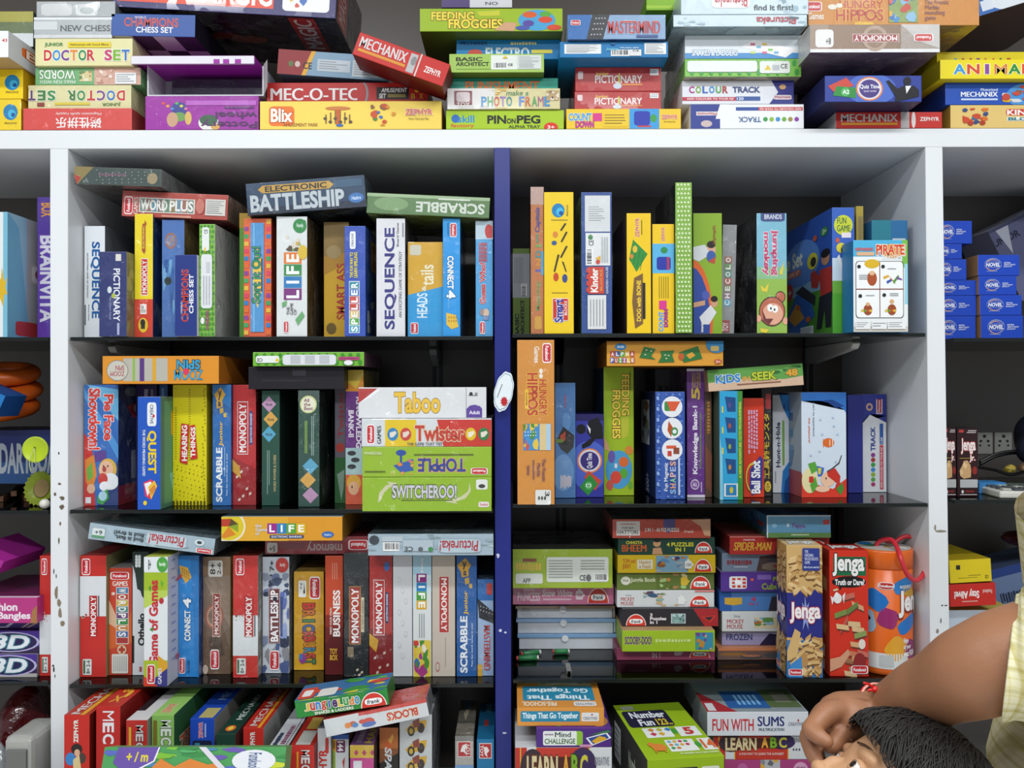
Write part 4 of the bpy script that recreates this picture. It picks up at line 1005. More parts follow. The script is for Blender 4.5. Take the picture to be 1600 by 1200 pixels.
# ================================================================ upper glass shelf, right bay
GROUP[0] = 'boxes on the upper right glass shelf'
FIN = []
for (x_, y_, cc, ry_) in ((38, 30, 'd8863a', 2.2), (34, 36, '3a5a8a', 1.6), (40, 60, 'c2482a', 3), (70, 61, '3a4a8a', 3)):
    FIN += E(x_, y_, 9, ry_, cc, 'picture')
for (x0_, y0_, x1_, y1_) in ((70, 22, 54, 27), (74, 28, 56, 35), (74, 38, 54, 46), (46, 44, 32, 56), (60, 49, 72, 56)):
    FIN += P([(x0_, y0_), (x0_ + 6, y0_ + .4), (x1_ + 5, y1_ + .6), (x1_, y1_)], '3a3428', 'picture')
row(ZA_R + .0005, [
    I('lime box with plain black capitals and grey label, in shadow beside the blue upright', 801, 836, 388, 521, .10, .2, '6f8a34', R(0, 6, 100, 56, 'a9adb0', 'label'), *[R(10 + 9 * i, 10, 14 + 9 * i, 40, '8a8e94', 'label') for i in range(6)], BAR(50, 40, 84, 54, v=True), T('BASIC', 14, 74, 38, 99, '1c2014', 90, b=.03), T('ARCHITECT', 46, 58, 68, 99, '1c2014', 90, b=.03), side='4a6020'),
    I('narrow orange brown map puzzle box with coloured letters, left of a yellow box', 829, 852, 292, 521, .01, .22, 'b87040', R(0, 0, 100, 12, 'b8988c'), *[T(ch, 36, 54.5 - 5.6 * i, 84, 59.5 - 5.6 * i, cc, 90, b=.08) for i, (ch, cc) in enumerate(zip('INDIA', ['5a5aa0', 'c88a3a', '4a8a8a', '6a9a4a', 'c8603a']))], T('Mappology', 38, 64, 76, 84, '6a9a5a', 90, o='d8c8a8', b=.04), T('Capitals', 34, 14, 78, 31, '4a4a8a', 90, b=.03), R(44, 32, 60, 38, '5a8a6a', 'small'), RR(28, 88, 84, 97, 'c8963a', 'logo'), R(78, 44, 100, 60, '5a94b8', 'picture'), side='6a3f24', kind='wrap'),
    I('bright yellow construction block box with black tool pictures down its spine', 850, 896, 300, 521, .005, .24, 'ecc824', E(48, 13, 22, 5, '1d7fb4', 'logo'), E(54, 14, 13, 3, '43b5dd', 'logo'), E(58, 15, 8, 1.6, '14539a', 'logo'), T('PEACOCK', 76, 9, 82, 17, '6b5a20', 90, k='small'), R(24, 19.6, 80, 20.1, '7a6420', 'small'), R(26, 71, 80, 71.5, '7a6420', 'small'), FIN, R(28, 75, 82, 91, 'f0e8e0', 'title'), R(29.5, 75.4, 80.5, 90.6, 'c43a2c', 'title'), T('Smart', 34, 75.6, 64, 92, '2f3a9a', 90, o='f2ecec', ow=.05, b=.05), T('BLOCKS', 68, 77, 77, 87, 'f2e8e4', 90), side='b8952a', left='c8a420'),
    I('dark blue construction box with four white panels and a red logo', 908, 956, 300, 521, .0, .24, '27488c', R(12, 2.5, 94, 28, 'd3d6d8', 'label'), LAB(20, 9, 84, 22, 7, c='d3d6d8', ink='a0a4a8'), R(14, 29, 94, 52, 'dfe1e1', 'label'), E(30, 32, 8, 1.9, '2f7a3f', 'label'), T('CE', 24, 34, 40, 38, '2a2c2e', 90, k='label'), BAR(16, 40, 38, 51, v=True), P([(46, 47), (62, 45), (62, 49)], 'e0b02a', 'label'), E(54, 49.5, 7, 1.6, 'c8443a', 'label'), *[R(66 + 8 * i, 32, 70 + 8 * i, 50, 'b0b4b8', 'label') for i in range(3)], R(22, 53, 74, 72, 'c83a2a', 'logo'), *[R(16, 54 + 4.6 * i, 22, 57 + 4.6 * i, 'c83a2a', 'logo') for i in range(4)], T('Kinder', 30, 54, 54, 71, 'f2eee8', 90, b=.05), T('BLOCKS', 60, 55, 68, 70, 'e09a3a', 90), T('GARDEN HOUSE', 79, 53, 87, 72, 'c8ccdc', 90, k='small'), R(20, 73, 80, 97, 'd8dada', 'label'), *[R(28 + 10 * i, 76, 31 + 10 * i, 95, '8a8e92', 'label') for i in range(5)], side='1c3a72', left='3a6a4a', kind='wrap'),
    I('yellow puzzle game box with green diamond board and brown sign', 979, 1017, 333, 521, .0, .24, 'ecc41c', T('ZEPHYR', 36, 4, 52, 20, 'c83a2a', 90, k='logo', o='f4ecd8', ow=.12), R(60, 6, 64, 18, '7a6420', 'small'), P([(26, 22), (86, 34), (40, 49), (10, 38)], '2f8a3a', 'picture'), *[P([(26 + 14 * i, 26 + 2.5 * i), (28 + 14 * i, 26 + 2.5 * i), (14 + 14 * i, 40 + 2.5 * i), (12 + 14 * i, 40 + 2.5 * i)], '1f6a2c', 'picture') for i in range(4)], E(34, 30, 10, 3, 'd8b83a', 'picture'), E(20, 36, 8, 2, 'c8823a', 'picture'), P([(30, 54), (66, 50), (66, 92), (34, 96), (22, 74)], '7a5a34', 'title'), T('DOG with BONE', 40, 56, 58, 90, 'ecc83a', 90, b=.04), R(64, 58, 76, 88, '2a2420', 'small'), side='a84a1c', left='4a3a34'),
    I('shorter yellow game box with blue picture panel and magenta title', 1019, 1054, 350, 521, .005, .22, 'ecc41c', R(0, 18, 100, 45, '5ab0dc', 'picture'), RR(20, 30, 84, 42, '2838a0', 'picture'), R(66, 30, 78, 42, 'a83a5a', 'picture'), E(54, 24, 16, 3, '2f8a4a', 'picture'), T('ZEPHYR', 42, 3, 56, 16, 'c83a2a', 90, k='logo', o='f4ecd8', ow=.1), *[R(30 + 10 * i, 48, 33 + 10 * i, 68, '8a7420', 'small') for i in range(5)], R(30, 70, 64, 78, 'd83a8a', 'label'), T('COUNT', 28, 80, 50, 98, '2f8ac8', 90, o='f4f0e0', ow=.08, b=.05), T('DOWN', 52, 78, 70, 94, 'c03a8a', 90, o='3a2a8a', b=.05), side='a8862a', left='1a3a6a', top='2a4a80'),
    I('tall narrow green box covered with pale dots', 1055, 1081, 285, 521, -.005, .24, '7fae3c', DOTS(4, 34, 6.5, .75, 'dfe8c0', x0=6, x1=94, stag=True), side='5a8030', left='101a14', kind='wrap'),
    I('green table tennis set box with orange arc and boy pictures', 1083, 1128, 333, 521, .03, .24, '86a82c', E(-6, 88, 74, 50, 'd8652a'), E(-10, 90, 68, 46, '2f4a98'), E(62, 30, 16, 5, 'd0a088', 'picture'), E(62, 26, 15, 3, '2a2020', 'picture'), P([(0, 28), (40, 26), (60, 34), (20, 40), (0, 38)], 'cdd0d4', 'picture'), E(62, 36, 16, 5, '3a5aa0', 'picture'), P([(50, 40), (78, 36), (74, 42)], 'b84a3a', 'picture'), E(72, 74, 12, 4, 'c89878', 'picture'), E(72, 71, 12, 2.6, '241c1c', 'picture'), P([(20, 86), (60, 76), (80, 82), (54, 92), (30, 92)], 'd4d6da', 'picture'), P([(0, 74), (40, 72), (40, 76), (0, 78)], 'c89878', 'picture'), E(42, 68, 14, 4, '4a5aa8', 'picture'), T('olympic', 66, 10, 80, 26, '9a5a3a', 90, k='small'), G(26, 88, 34, 99, 'e8e4dc', 90, k='small'), side='5a7a20'),
    I('grey foil board game box with pastel letter tiles leaning right', 1127, 1149, 351, 521, .045, .2, '8a8c8e', *[z_ for i, (ch, cc) in enumerate(zip('CHECOLO', ['5a9ab8', '8a6a7a', '7a7a4a', 'a85a4a', '5a8a7a', '6a8a5a', 'a06a5a'])) for z_ in (R(18, 69 - 6.6 * i, 70, 75 - 6.6 * i, cc, 'title'), T(ch, 26, 70 - 6.6 * i, 62, 74.2 - 6.6 * i, 'dadcd8', 90, b=.05))], R(6, 88, 66, 99, '9a4a4a', 'logo'), T('TOY', 14, 90, 56, 98, 'e0d8d8', 90, k='logo'), side='5a5c5e', left='5a5c5e', kind='wrap', rot=1.8),
    I('tall box with jumping monkey drawing and pink bubble title on sky blue', 1182, 1229, 333, 519, .0, .26, '7ab6cc', R(0, 55, 100, 100, '8fb548'), R(0, 45, 100, 55, '86b88a'), RR(14, -2, 94, 7, '3a4a80', 'logo'), T('BRANDS', 26, 1, 84, 5, 'd8dce8', k='logo'), T('jumping', 46, 14, 72, 52, 'c23a6a', -90, o='f0e8ec', ow=.08, b=.05), T('monkey', 18, 16, 44, 52, 'c23a6a', -90, o='f0e8ec', ow=.08, b=.05), P([(12, 60), (26, 63), (40, 58), (34, 66), (16, 65)], 'e0c83a', 'picture'), P([(74, 50), (92, 40), (84, 52)], 'e0c83a', 'picture'),
      E(78, 70, 17, 5, '3a1c14', 'picture'), E(78, 70, 14.5, 4.2, 'b8644a', 'picture'), E(50, 82, 44, 12.5, '3a1c14', 'picture'), E(50, 82, 41, 11.5, 'b8654a', 'picture'), E(52, 84, 34, 9, 'dfa488', 'picture'), E(44, 79, 10, 3.2, 'f4f2ee', 'picture'), E(60, 80, 10, 3.2, 'f4f2ee', 'picture'), E(46, 79.5, 3, 1.1, '1a1414', 'picture'), E(58, 80.5, 3, 1.1, '1a1414', 'picture'), P([(16, 80), (30, 88), (54, 88), (40, 93), (22, 90)], '6a2020', 'picture'), E(4, 88, 10, 3, 'dfa488', 'picture'), E(94, 90, 9, 3, 'dfa488', 'picture'), P([(10, 96), (40, 97), (30, 100), (12, 99)], 'e0c83a', 'picture'), left='1c2024', top='3a4a80', kind='wrap'),
    I('big blue ball game carton showing a boy in red sweater on its long side', 1300, 1335, 324, 518, .032, .30, '3a62b8', R(0, 40, 100, 62, 'c8d8e4'), R(0, 60, 100, 100, '4f9e30'), R(0, 58, 100, 68, '6aa83c'), E(50, 14, 42, 8, 'c8cf3a', 'title'), T('FUN\nGAME', 22, 8, 80, 19, '1f5a40', b=.05), R(42, 20, 84, 24, 'e8dce0', 'label'), E(24, 26, 9, 2, 'c85a3a', 'picture'), E(40, 32, 22, 4, 'd8c83a', 'picture'), E(50, 34, 12, 3, '3a3428', 'picture'), E(76, 46, 13, 3.6, 'c49474', 'picture'), E(76, 44, 13, 2.6, '201818', 'picture'), P([(52, 54), (100, 50), (100, 70), (56, 70)], 'e0e2e6', 'picture'), P([(20, 40), (30, 37), (64, 54), (54, 58)], 'e0e2e6', 'picture'), P([(56, 70), (100, 70), (100, 96), (82, 96), (76, 78), (74, 96), (60, 96)], '24262e', 'picture'),
      # long left side
      R(0, 52, 100, 62, '8ab0c8', None, 'l'), R(0, 62, 100, 100, '4f8f2c', None, 'l'), E(36, 34, 40, 20, '5a88d0', None, 'l'), T('e Set', 2, 22, 40, 36, 'd8dcc8', f='l', b=.05), RR(2, 38, 36, 44, 'c85a3a', 'label', 'l'), T('GAME SET', 5, 39, 33, 43, 'f0e0d8', f='l', k='label'), E(8, 56, 10, 8, 'c03a3a', 'label', 'l'), T('1+', 2, 53, 14, 60, 'f2e8e4', f='l', k='label'),
      P([(4, 78), (26, 60), (58, 68), (66, 82), (40, 92), (10, 96)], '2f62b0', 'picture', 'l'), P([(6, 80), (26, 68), (44, 82), (22, 88)], 'd89a3a', 'picture', 'l'), E(30, 72, 5, 2.4, 'd8652a', 'picture', 'l'), E(52, 84, 5, 2.4, 'd8652a', 'picture', 'l'), P([(24, 58), (40, 54), (68, 66), (66, 74)], '2a2c34', 'picture', 'l'), E(20, 94, 16, 6, '3a70c0', 'picture', 'l'),
      E(88, 38, 8, 5.6, 'b98464', 'picture', 'l'), E(88, 34, 8.5, 3.6, '1c1616', 'picture', 'l'), P([(76, 46), (100, 46), (100, 66), (78, 68)], 'b2322c', 'picture', 'l'), P([(58, 46), (66, 44), (78, 52), (72, 60), (60, 58)], 'b2322c', 'picture', 'l'), E(62, 36, 11, 7, 'd8cc3a', 'picture', 'l'), E(64, 37, 6, 4, '2a2a2a', 'picture', 'l'), P([(76, 68), (100, 66), (98, 94), (88, 94), (86, 78), (80, 94), (70, 94)], '22242c', 'picture', 'l'), E(86, 16, 7, 3.6, '3f8a48', 'label', 'l'), T('3+', 83, 14, 90, 18, 'e0ecd8', f='l', k='label'), E(68, 18, 4, 2.4, 'c85a3a', 'picture', 'l'), LAB(36, 90, 64, 99, 4, f='l'), left='2f56ac', top='2a4a94', side='2a4a94'),
    I('white picture card pirate game carton with four cartoon panels, rightmost', 1333, 1418, 375, 516, -.03, .058, '4fb0d8', R(0, 18, 100, 100, 'e8ebea'), R(90, 0, 100, 30, '7ab84a', 'picture'), R(94, 26, 100, 70, '9ad0e0'), R(0, 94, 100, 100, 'c9c2b8'), T('PIRATE', 44, 5, 96, 17, 'd8572a', o='f6ecd8', ow=.08, b=.06), E(72, 12, 20, 8, 'd89a4a', 'title'), T('PIRATE', 42, 5, 94, 16, 'd24a26', o='f6ecd8', ow=.06, b=.05), T('LUCKY GAME', 54, 17, 90, 21, 'e8eef2', o='2a5a8a', ow=.06), G(4, 8, 36, 12, 'c85a5a', k='small'), R(6, 13, 38, 17, 'd8b08a', 'small'), RR(4, 23, 92, 85, '2a2826', 'picture', a=(5, 4)), RR(5, 23.6, 91, 84.4, 'f0f1f0', 'picture', a=(5, 4)), R(47.5, 24, 49, 84, '7a3a2a', 'picture'), R(5, 53, 91, 54.2, '7a3a2a', 'picture'),
      E(34, 42, 9, 8, 'a8502a', 'picture'), E(34, 36, 5, 2.6, 'e0b48a', 'picture'), E(34, 26, 14, 5, 'd8b02a', 'picture'), *[P([(54 + 6 * i, 40 + (i % 2) * 5), (64 + 6 * i, 38 + (i % 3) * 4), (66 + 6 * i, 40 + (i % 3) * 4), (56 + 6 * i, 43 + (i % 2) * 5)], cc, 'picture') for i, cc in enumerate(['d8a83a', '3a5aa8', 'c8603a', '5a9a3a', '7a4a9a'])], E(26, 76, 8, 6, '9a4a2a', 'picture'), E(26, 70, 4, 2, 'd8a87a', 'picture'), *[E(16 + 5 * i, 77, 3, 1.4, cc, 'picture') for i, cc in enumerate(['d8b83a', '5a9a3a', 'c84a3a', 'd8b83a'])], E(70, 76, 8, 6, '9a4a2a', 'picture'), E(70, 67, 4, 2.4, 'd8a87a', 'picture'), *[E(60 + 5 * i, 77, 3, 1.4, cc, 'picture') for i, cc in enumerate(['d8b83a', '5a9a3a', 'c84a3a', 'd8b83a'])],
      *[E(x_, y_, 3.4, 2, '2a2a2c', 'label') for x_, y_ in ((10, 29), (54, 29), (12, 61), (56, 60))], *[R(x_, y_, x_ + 16, y_ + .8, '9a9c9e', 'label') for x_, y_ in ((10, 38), (10, 40), (10, 42), (62, 31), (22, 60), (66, 58), (66, 60))], LAB(3, 88, 30, 97, 3), LAB(33, 88, 60, 97, 2, seed=9), LAB(62, 88, 95, 97, 3, seed=11), top='2a7ab0', side='2a7ab0'),
], right=True)
B('yellow box edge with small tower drawing standing at the back behind the pirate carton', 1338, 1349, 322, 400, .06, .1, 'a8923a', R(30, 8, 90, 28, '8a7a4a', 'picture'), T('COIN', 60, 60, 86, 99, '4a4020', -90), z=ZA_R + .0005)
B('teal box with blue end and white panel at the back near the side panel', 1362, 1418, 344, 410, .045, .12, '2a6a9a', R(58, 16, 94, 70, 'b8c0c4', 'label'), G(4, 42, 44, 90, '8a3a4a', b=.05), R(0, 0, 54, 36, '2a7a8a'), z=ZA_R + .0005, ztop=W(1390, 344, .045).z)

# ================================================================ middle glass shelf, left bay
GROUP[0] = 'boxes on the middle left glass shelf'
ZB = ZB_L + .0006
row(ZB, [
    I('blue and red cartoon box with red outlined title reading downward, leftmost on the middle shelf', 126, 185, 601, 790, None, .2, '2f6ab8', P([(0, 40), (24, 48), (34, 100), (0, 100)], 'c8322c'), P([(10, 0), (100, 30), (100, 4)], '6ab4e0'), P([(0, 10), (100, 62), (100, 50), (0, 2)], '4a94d4'), P([(40, 100), (100, 62), (100, 100)], '2a3f78'), T('Pie Face', 58, 8, 86, 46, 'd83a32', -90, o='f0e4e4', ow=.07, b=.05), T('Showdown!', 14, 3, 48, 54, 'd83a32', -90, o='f0e4e4', ow=.07, b=.05),
      P([(4, 62), (30, 58), (38, 74), (24, 90), (6, 80)], 'd8822a', 'picture'), P([(8, 70), (24, 64), (28, 76), (12, 80)], '6aa83a', 'picture'), P([(30, 56), (64, 54), (66, 62), (34, 64)], '5a3a8a', 'picture'), E(70, 70, 26, 9, 'd8b04a', 'picture'), E(66, 70, 20, 7, 'e8b898', 'picture'), E(60, 70, 6, 2.4, 'a83a3a', 'picture'), E(58, 67.4, 2, 1, '2a2424', 'picture'), E(70, 67.4, 2, 1, '2a2424', 'picture'), E(78, 80, 24, 7, 'e8ecf0', 'picture'), E(56, 78, 14, 5, 'c83a32', 'picture'), E(62, 84, 16, 4, 'f0f0f4', 'picture'), E(22, 86, 12, 4, 'e0b090', 'picture'), P([(40, 92), (70, 86), (74, 94), (56, 99), (40, 98)], '3f9a4a', 'picture'), E(56, 92, 12, 4, 'b0d8e8', 'picture'), R(6, 93, 22, 98, 'e4e4e8', 'label'),
      P([(20, 18), (70, 12), (60, 30), (34, 28)], 'b83030', 'title', 'r'), E(46, 20, 10, 4, 'e0d0d0', 'title', 'r'), R(0, 84, 60, 100, 'a82c2c', 'label', 'r'), R(30, 56, 60, 80, '9aa4b4', 'picture', 'r'), E(30, 6, 16, 4, '7a8a9a', 'picture', 'r'), side='27386c', kind='wrap', top='2a2a50'),
    I('dark violet box with small white print, standing back behind the blue question box', 206, 245, 601, 770, .14, .2, '34265a', G(40, 4, 60, 22, 'b8b4cc', -90, k='small'), R(74, 4, 82, 24, '8a84a0', 'small'), side='2a2044'),
    I('narrow blue box edge showing between the violet box and the yellow printed box', 246, 262, 601, 770, .15, .2, '2a5a9c', G(30, 3, 60, 16, '8ab0d8', -90, k='small')),
    I('royal blue quiz box with yellow title and white badge standing at the shelf edge', 215, 251, 620, 797, -.004, .22, '2456b8', RR(42, 5, 82, 26, 'e6e8ec', 'logo'), T('CREATIVE', 54, 7, 68, 24, '3a4a6a', -90, k='logo'), E(70, 17, 5, 1.4, 'c83a3a', 'logo'), T('QUEST', 40, 30, 82, 68, 'e8c82a', -90, b=.07), T('THE WORD MEANING GAME!', 22, 29, 34, 70, 'dfe4ee', -90, b=.03), P([(26, 76), (60, 73), (84, 78), (60, 91), (34, 88)], 'd83a5a', 'picture'), P([(30, 77), (58, 75), (66, 78), (44, 88)], 'e8ecf0', 'picture'), P([(46, 80), (74, 74), (86, 79), (60, 91)], 'e8b83a', 'picture'), *[P([(52 + 4 * i, 83 + 1.6 * i), (74 + 2 * i, 78 + 1.4 * i), (76 + 2 * i, 78.6 + 1.4 * i), (54 + 4 * i, 83.8 + 1.6 * i)], 'c84a3a', 'picture') for i in range(3)], E(34, 94, 8, 2, 'e8c82a', 'picture'),
      R(8, 4, 92, 96, '5a9a7a', 'picture', 'r'), RR(24, 10, 110, 38, 'd8a82a', 'picture', 'r'), RR(40, 16, 100, 32, '5a9a7a', 'picture', 'r'), T('THE', 30, 44, 70, 50, 'e0e8e0', f='r'), P([(20, 70), (60, 66), (50, 96), (30, 92)], '7ac0c8', 'picture', 'r'), R(40, 86, 90, 94, 'e0e4dc', 'label', 'r'), side='4a7a6a', top='b8c8e0'),
    I('yellow speckled listening game box with two red word strips', 265, 323, 601, 790, None, .2, 'd8cb16', *[R(6 + (i * 41) % 82, 3 + (i * 29) % 60, 8 + (i * 41) % 82 + 4, 3.6 + (i * 29) % 60, '8a7e10', 'small') for i in range(46)], *[E(3 + (i * 53) % 94, 66 + (i * 17) % 33, .8 + (i % 3) * .5, .3 + (i % 2) * .25, '4a4410') for i in range(60)], *[E(96 - (i * 13) % 8, 4 + (i * 37) % 94, 1.2, .6, '3a360c') for i in range(30)], *[R(2 + 10 * i, 96, 7 + 10 * i, 100, '4a4410') for i in range(10)],
      P([(26, 32), (50, 33), (44, 66), (22, 64)], 'c42a2a', 'title'), P([(52, 34), (66, 33), (74, 61), (54, 62)], 'c42a2a', 'title'), T('HEARING', 28, 33.5, 44, 63, 'f2eaea', 90, b=.05), T('THINGS', 54, 35, 68, 60, 'f2eaea', 90, b=.05), T('HEARING THINGS', 20, 60, 70, 96, 'a83028', 90, f='r'), side='b8a828', top='c8bc20'),
    I('blue junior word game box with cream letters and yellow tiles, beside the speckled box', 332, 361, 601, 790, None, .24, '2466ac', P([(0, 0), (100, 0), (100, 20), (0, 8)], '2f7ac0'), P([(10, 8), (44, 2), (70, 8), (36, 18)], 'd8a83a', 'picture'), T('y', 30, 5, 50, 13, '2a3a5a', b=.05), P([(20, 14), (52, 12), (56, 18), (24, 20)], 'd8a83a', 'picture'), T('a', 30, 14, 46, 18, '2a3a5a', b=.05), P([(38, 20), (58, 19), (60, 23), (42, 24)], 'd8b04a', 'picture'), P([(58, 24), (74, 23), (76, 27), (62, 27)], 'd8b04a', 'picture'), T('SCRABBLE', 20, 52, 54, 97, 'e4e8ec', 90, b=.05), T('Junior', 36, 30, 60, 51, 'dcb04a', 90, b=.03), T('Two fun word games in one!', 74, 57, 84, 92, 'd0dcea', 90, k='small'), R(64, 52, 68, 76, '8ab0d8', 'small'), side='1c4a80', kind='wrap'),
    I('red money game box with white framed title above a navy strip, on the middle shelf', 362, 400, 601, 789, None, .24, 'b62a2c', P([(0, 60), (100, 70), (100, 100), (0, 100)], '9a2226'), R(20, 14, 66, 58, 'e8dada', 'title'), R(22, 14.6, 64, 57.4, 'b62a2c', 'title'), T('MONOPOLY', 28, 16, 58, 56, 'f0e8e8', 90, b=.03), RR(72, 22, 86, 50, '2a3a7a', 'label'), T('ELECTRONIC BANKING', 75, 24, 83, 48, 'd8dcec', 90, k='small'), *[P([(x_, y_), (x_ + 10, y_ - 1), (x_ + 11, y_ + 1), (x_ + 1, y_ + 2)], 'd8c8b8', 'picture') for x_, y_ in ((20, 68), (32, 72), (14, 76), (56, 86), (70, 90), (40, 92), (24, 95))], P([(0, 62), (30, 68), (36, 78), (0, 72)], 'c8963a', 'picture'), side='7a1a1c', kind='wrap'),
    I('dark green word box with three pastel diamonds at its top', 409, 437, 610, 790, None, .22, '2c5044', *[P([(50 + dx, y_ - 7), (90 + dx, y_), (50 + dx, y_ + 7), (10 + dx, y_)], cc, 'picture') for dx, y_, cc in ((-10, 12, 'b890b0'), (0, 25, 'd0a050'), (-10, 38, '5aa0c0'))], *[T('Words', 26 + dx, y_ - 1, 64 + dx, y_ + 1.5, '3a4a4a', k='small') for dx, y_ in ((-5, 12), (5, 25), (-5, 38))], T('WORD POWER & CHESS', 66, 56, 80, 88, 'b8a878', 90, b=.02), R(30, 52, 34, 90, '8aa098', 'small'), R(40, 52, 44, 82, '8aa098', 'small'), side='1a2c26', top='2a3a34'),
    I('dark green box with round cream emblem at top and three diamonds below', 466, 499, 610, 792, None, .22, '2c4c42', R(0, 0, 100, 10, '4a5a54'), E(48, 12, 40, 7.6, 'c8d08a', 'logo'), E(48, 12, 34, 6.4, 'e6e4cc', 'logo'), T('All\nthe\nBest', 26, 7, 70, 17, '7a3a5a', 0, k='logo'), *[P([(52 + dx, y_ - 7), (90 + dx, y_), (52 + dx, y_ + 7), (14 + dx, y_)], cc, 'picture') for dx, y_, cc in ((6, 65, '5aa0c0'), (-6, 77, 'd0a050'), (6, 90, 'b890b0'))], *[R(62 + 8 * i, 22, 66 + 8 * i, 56, '8aa098', 'small') for i in range(2)], R(30, 26, 44, 54, '6a8a4a', 'small'), side='1a2c26', kind='wrap'),
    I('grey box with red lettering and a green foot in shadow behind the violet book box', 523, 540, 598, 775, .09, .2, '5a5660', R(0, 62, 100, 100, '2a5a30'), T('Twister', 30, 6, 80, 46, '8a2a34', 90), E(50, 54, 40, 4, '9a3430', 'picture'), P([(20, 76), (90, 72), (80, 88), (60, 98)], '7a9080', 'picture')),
    I('violet animal book box with white title and child picture, left of the white stack', 540, 568, 578, 788, None, .22, '6a2f80', R(0, 0, 100, 16, 'd88a2a'), P([(0, 8), (60, 14), (100, 4), (100, 0), (0, 0)], 'd8b83a'), T('KNOWLEDGE', 58, 20, 88, 62, 'e8e0ec', -90, b=.06), T('BANK-II', 16, 30, 46, 50, 'e8e0ec', -90, b=.06), R(0, 58, 100, 78, 'a8c4c8', 'picture'), *[E(34 + 20 * (i % 2), 62 + 5 * i, 24, 1.8, '2a2c30', 'picture') for i in range(3)], R(0, 78, 100, 100, 'd85a3a', 'picture'), E(46, 84, 40, 6, 'e0a83a', 'picture'), E(44, 88, 30, 5, 'e8b08a', 'picture'), E(36, 87, 4, 1, '2a2020', 'picture'), side='8a7a2a', kind='wrap'),
])
B('orange construction box with upside down blue graffiti title across the box tops', 160, 342, 556, 600, .0, .28, 'd98e2c', R(18, 8, 56, 90, 'b4b0a4', 'label'), R(26, 8, 28, 90, '8ab04a', 'label'), R(32, 8, 36, 90, '5a3a7a', 'label'), R(43, 8, 46, 90, 'd8a02a', 'label'), E(13, 52, 9.4, 38, '8a8478', 'logo'), E(13, 52, 8.8, 35, 'c4c0b4', 'logo'), T('ZOOM\nSPIN', 7, 34, 19, 72, 'a83a4a', 180, k='logo'), T('SPIN', 64, 14, 84, 48, '3f9ac0', 180, o='1c2434', ow=.12, b=.07), T('ZOOM', 62, 50, 86, 86, '3f9ac0', 180, o='1c2434', ow=.12, b=.07), E(72, 56, 2.4, 12, 'd83a5a', 'title'), side='a8641c', top='b8741c', z=W(160, 600, .0).z)
B('flat black box lying on the two dark green word boxes', 388, 538, 573, 607, .03, .2, '1c1a20', R(46, 12, 60, 40, '3a3640', 'label'), R(14, 60, 60, 64, '34303a', 'small'), z=W(440, 608, .03).z)
B('bright green spotted box lying on the black box, white label upside down', 395, 569, 550, 575, .01, .24, '74b33a', DOTS(14, 2, 1.8, 19, '3f8a2a', stag=True), RR(3, 26, 24, 76, 'e2e6e2', 'label', a=(2, 14)), P([(20, 66), (22, 38), (24, 66)], 'e0c02a', 'label'), T('CE', 4, 44, 9, 68, '3a3c3c', 180, k='label'), RR(27, 18, 75, 92, 'd8dade', 'label', a=(3, 20)), *[R(34 + 13 * i, 24, 43 + 13 * i, 84, 'b8bcc0', 'label') for i in range(3)], RR(77, 34, 96, 58, 'b0487a', 'title'), T('creative toys', 78, 38, 95, 54, '7a1c4a', 180), E(86, 76, 4, 18, 'e8e4ea', 'picture'), side='6a4a5a', top='dfe4d4', z=W(440, 574, .03).z + .002)
GROUP[0] = 'flat boxes stacked beside the blue upright'
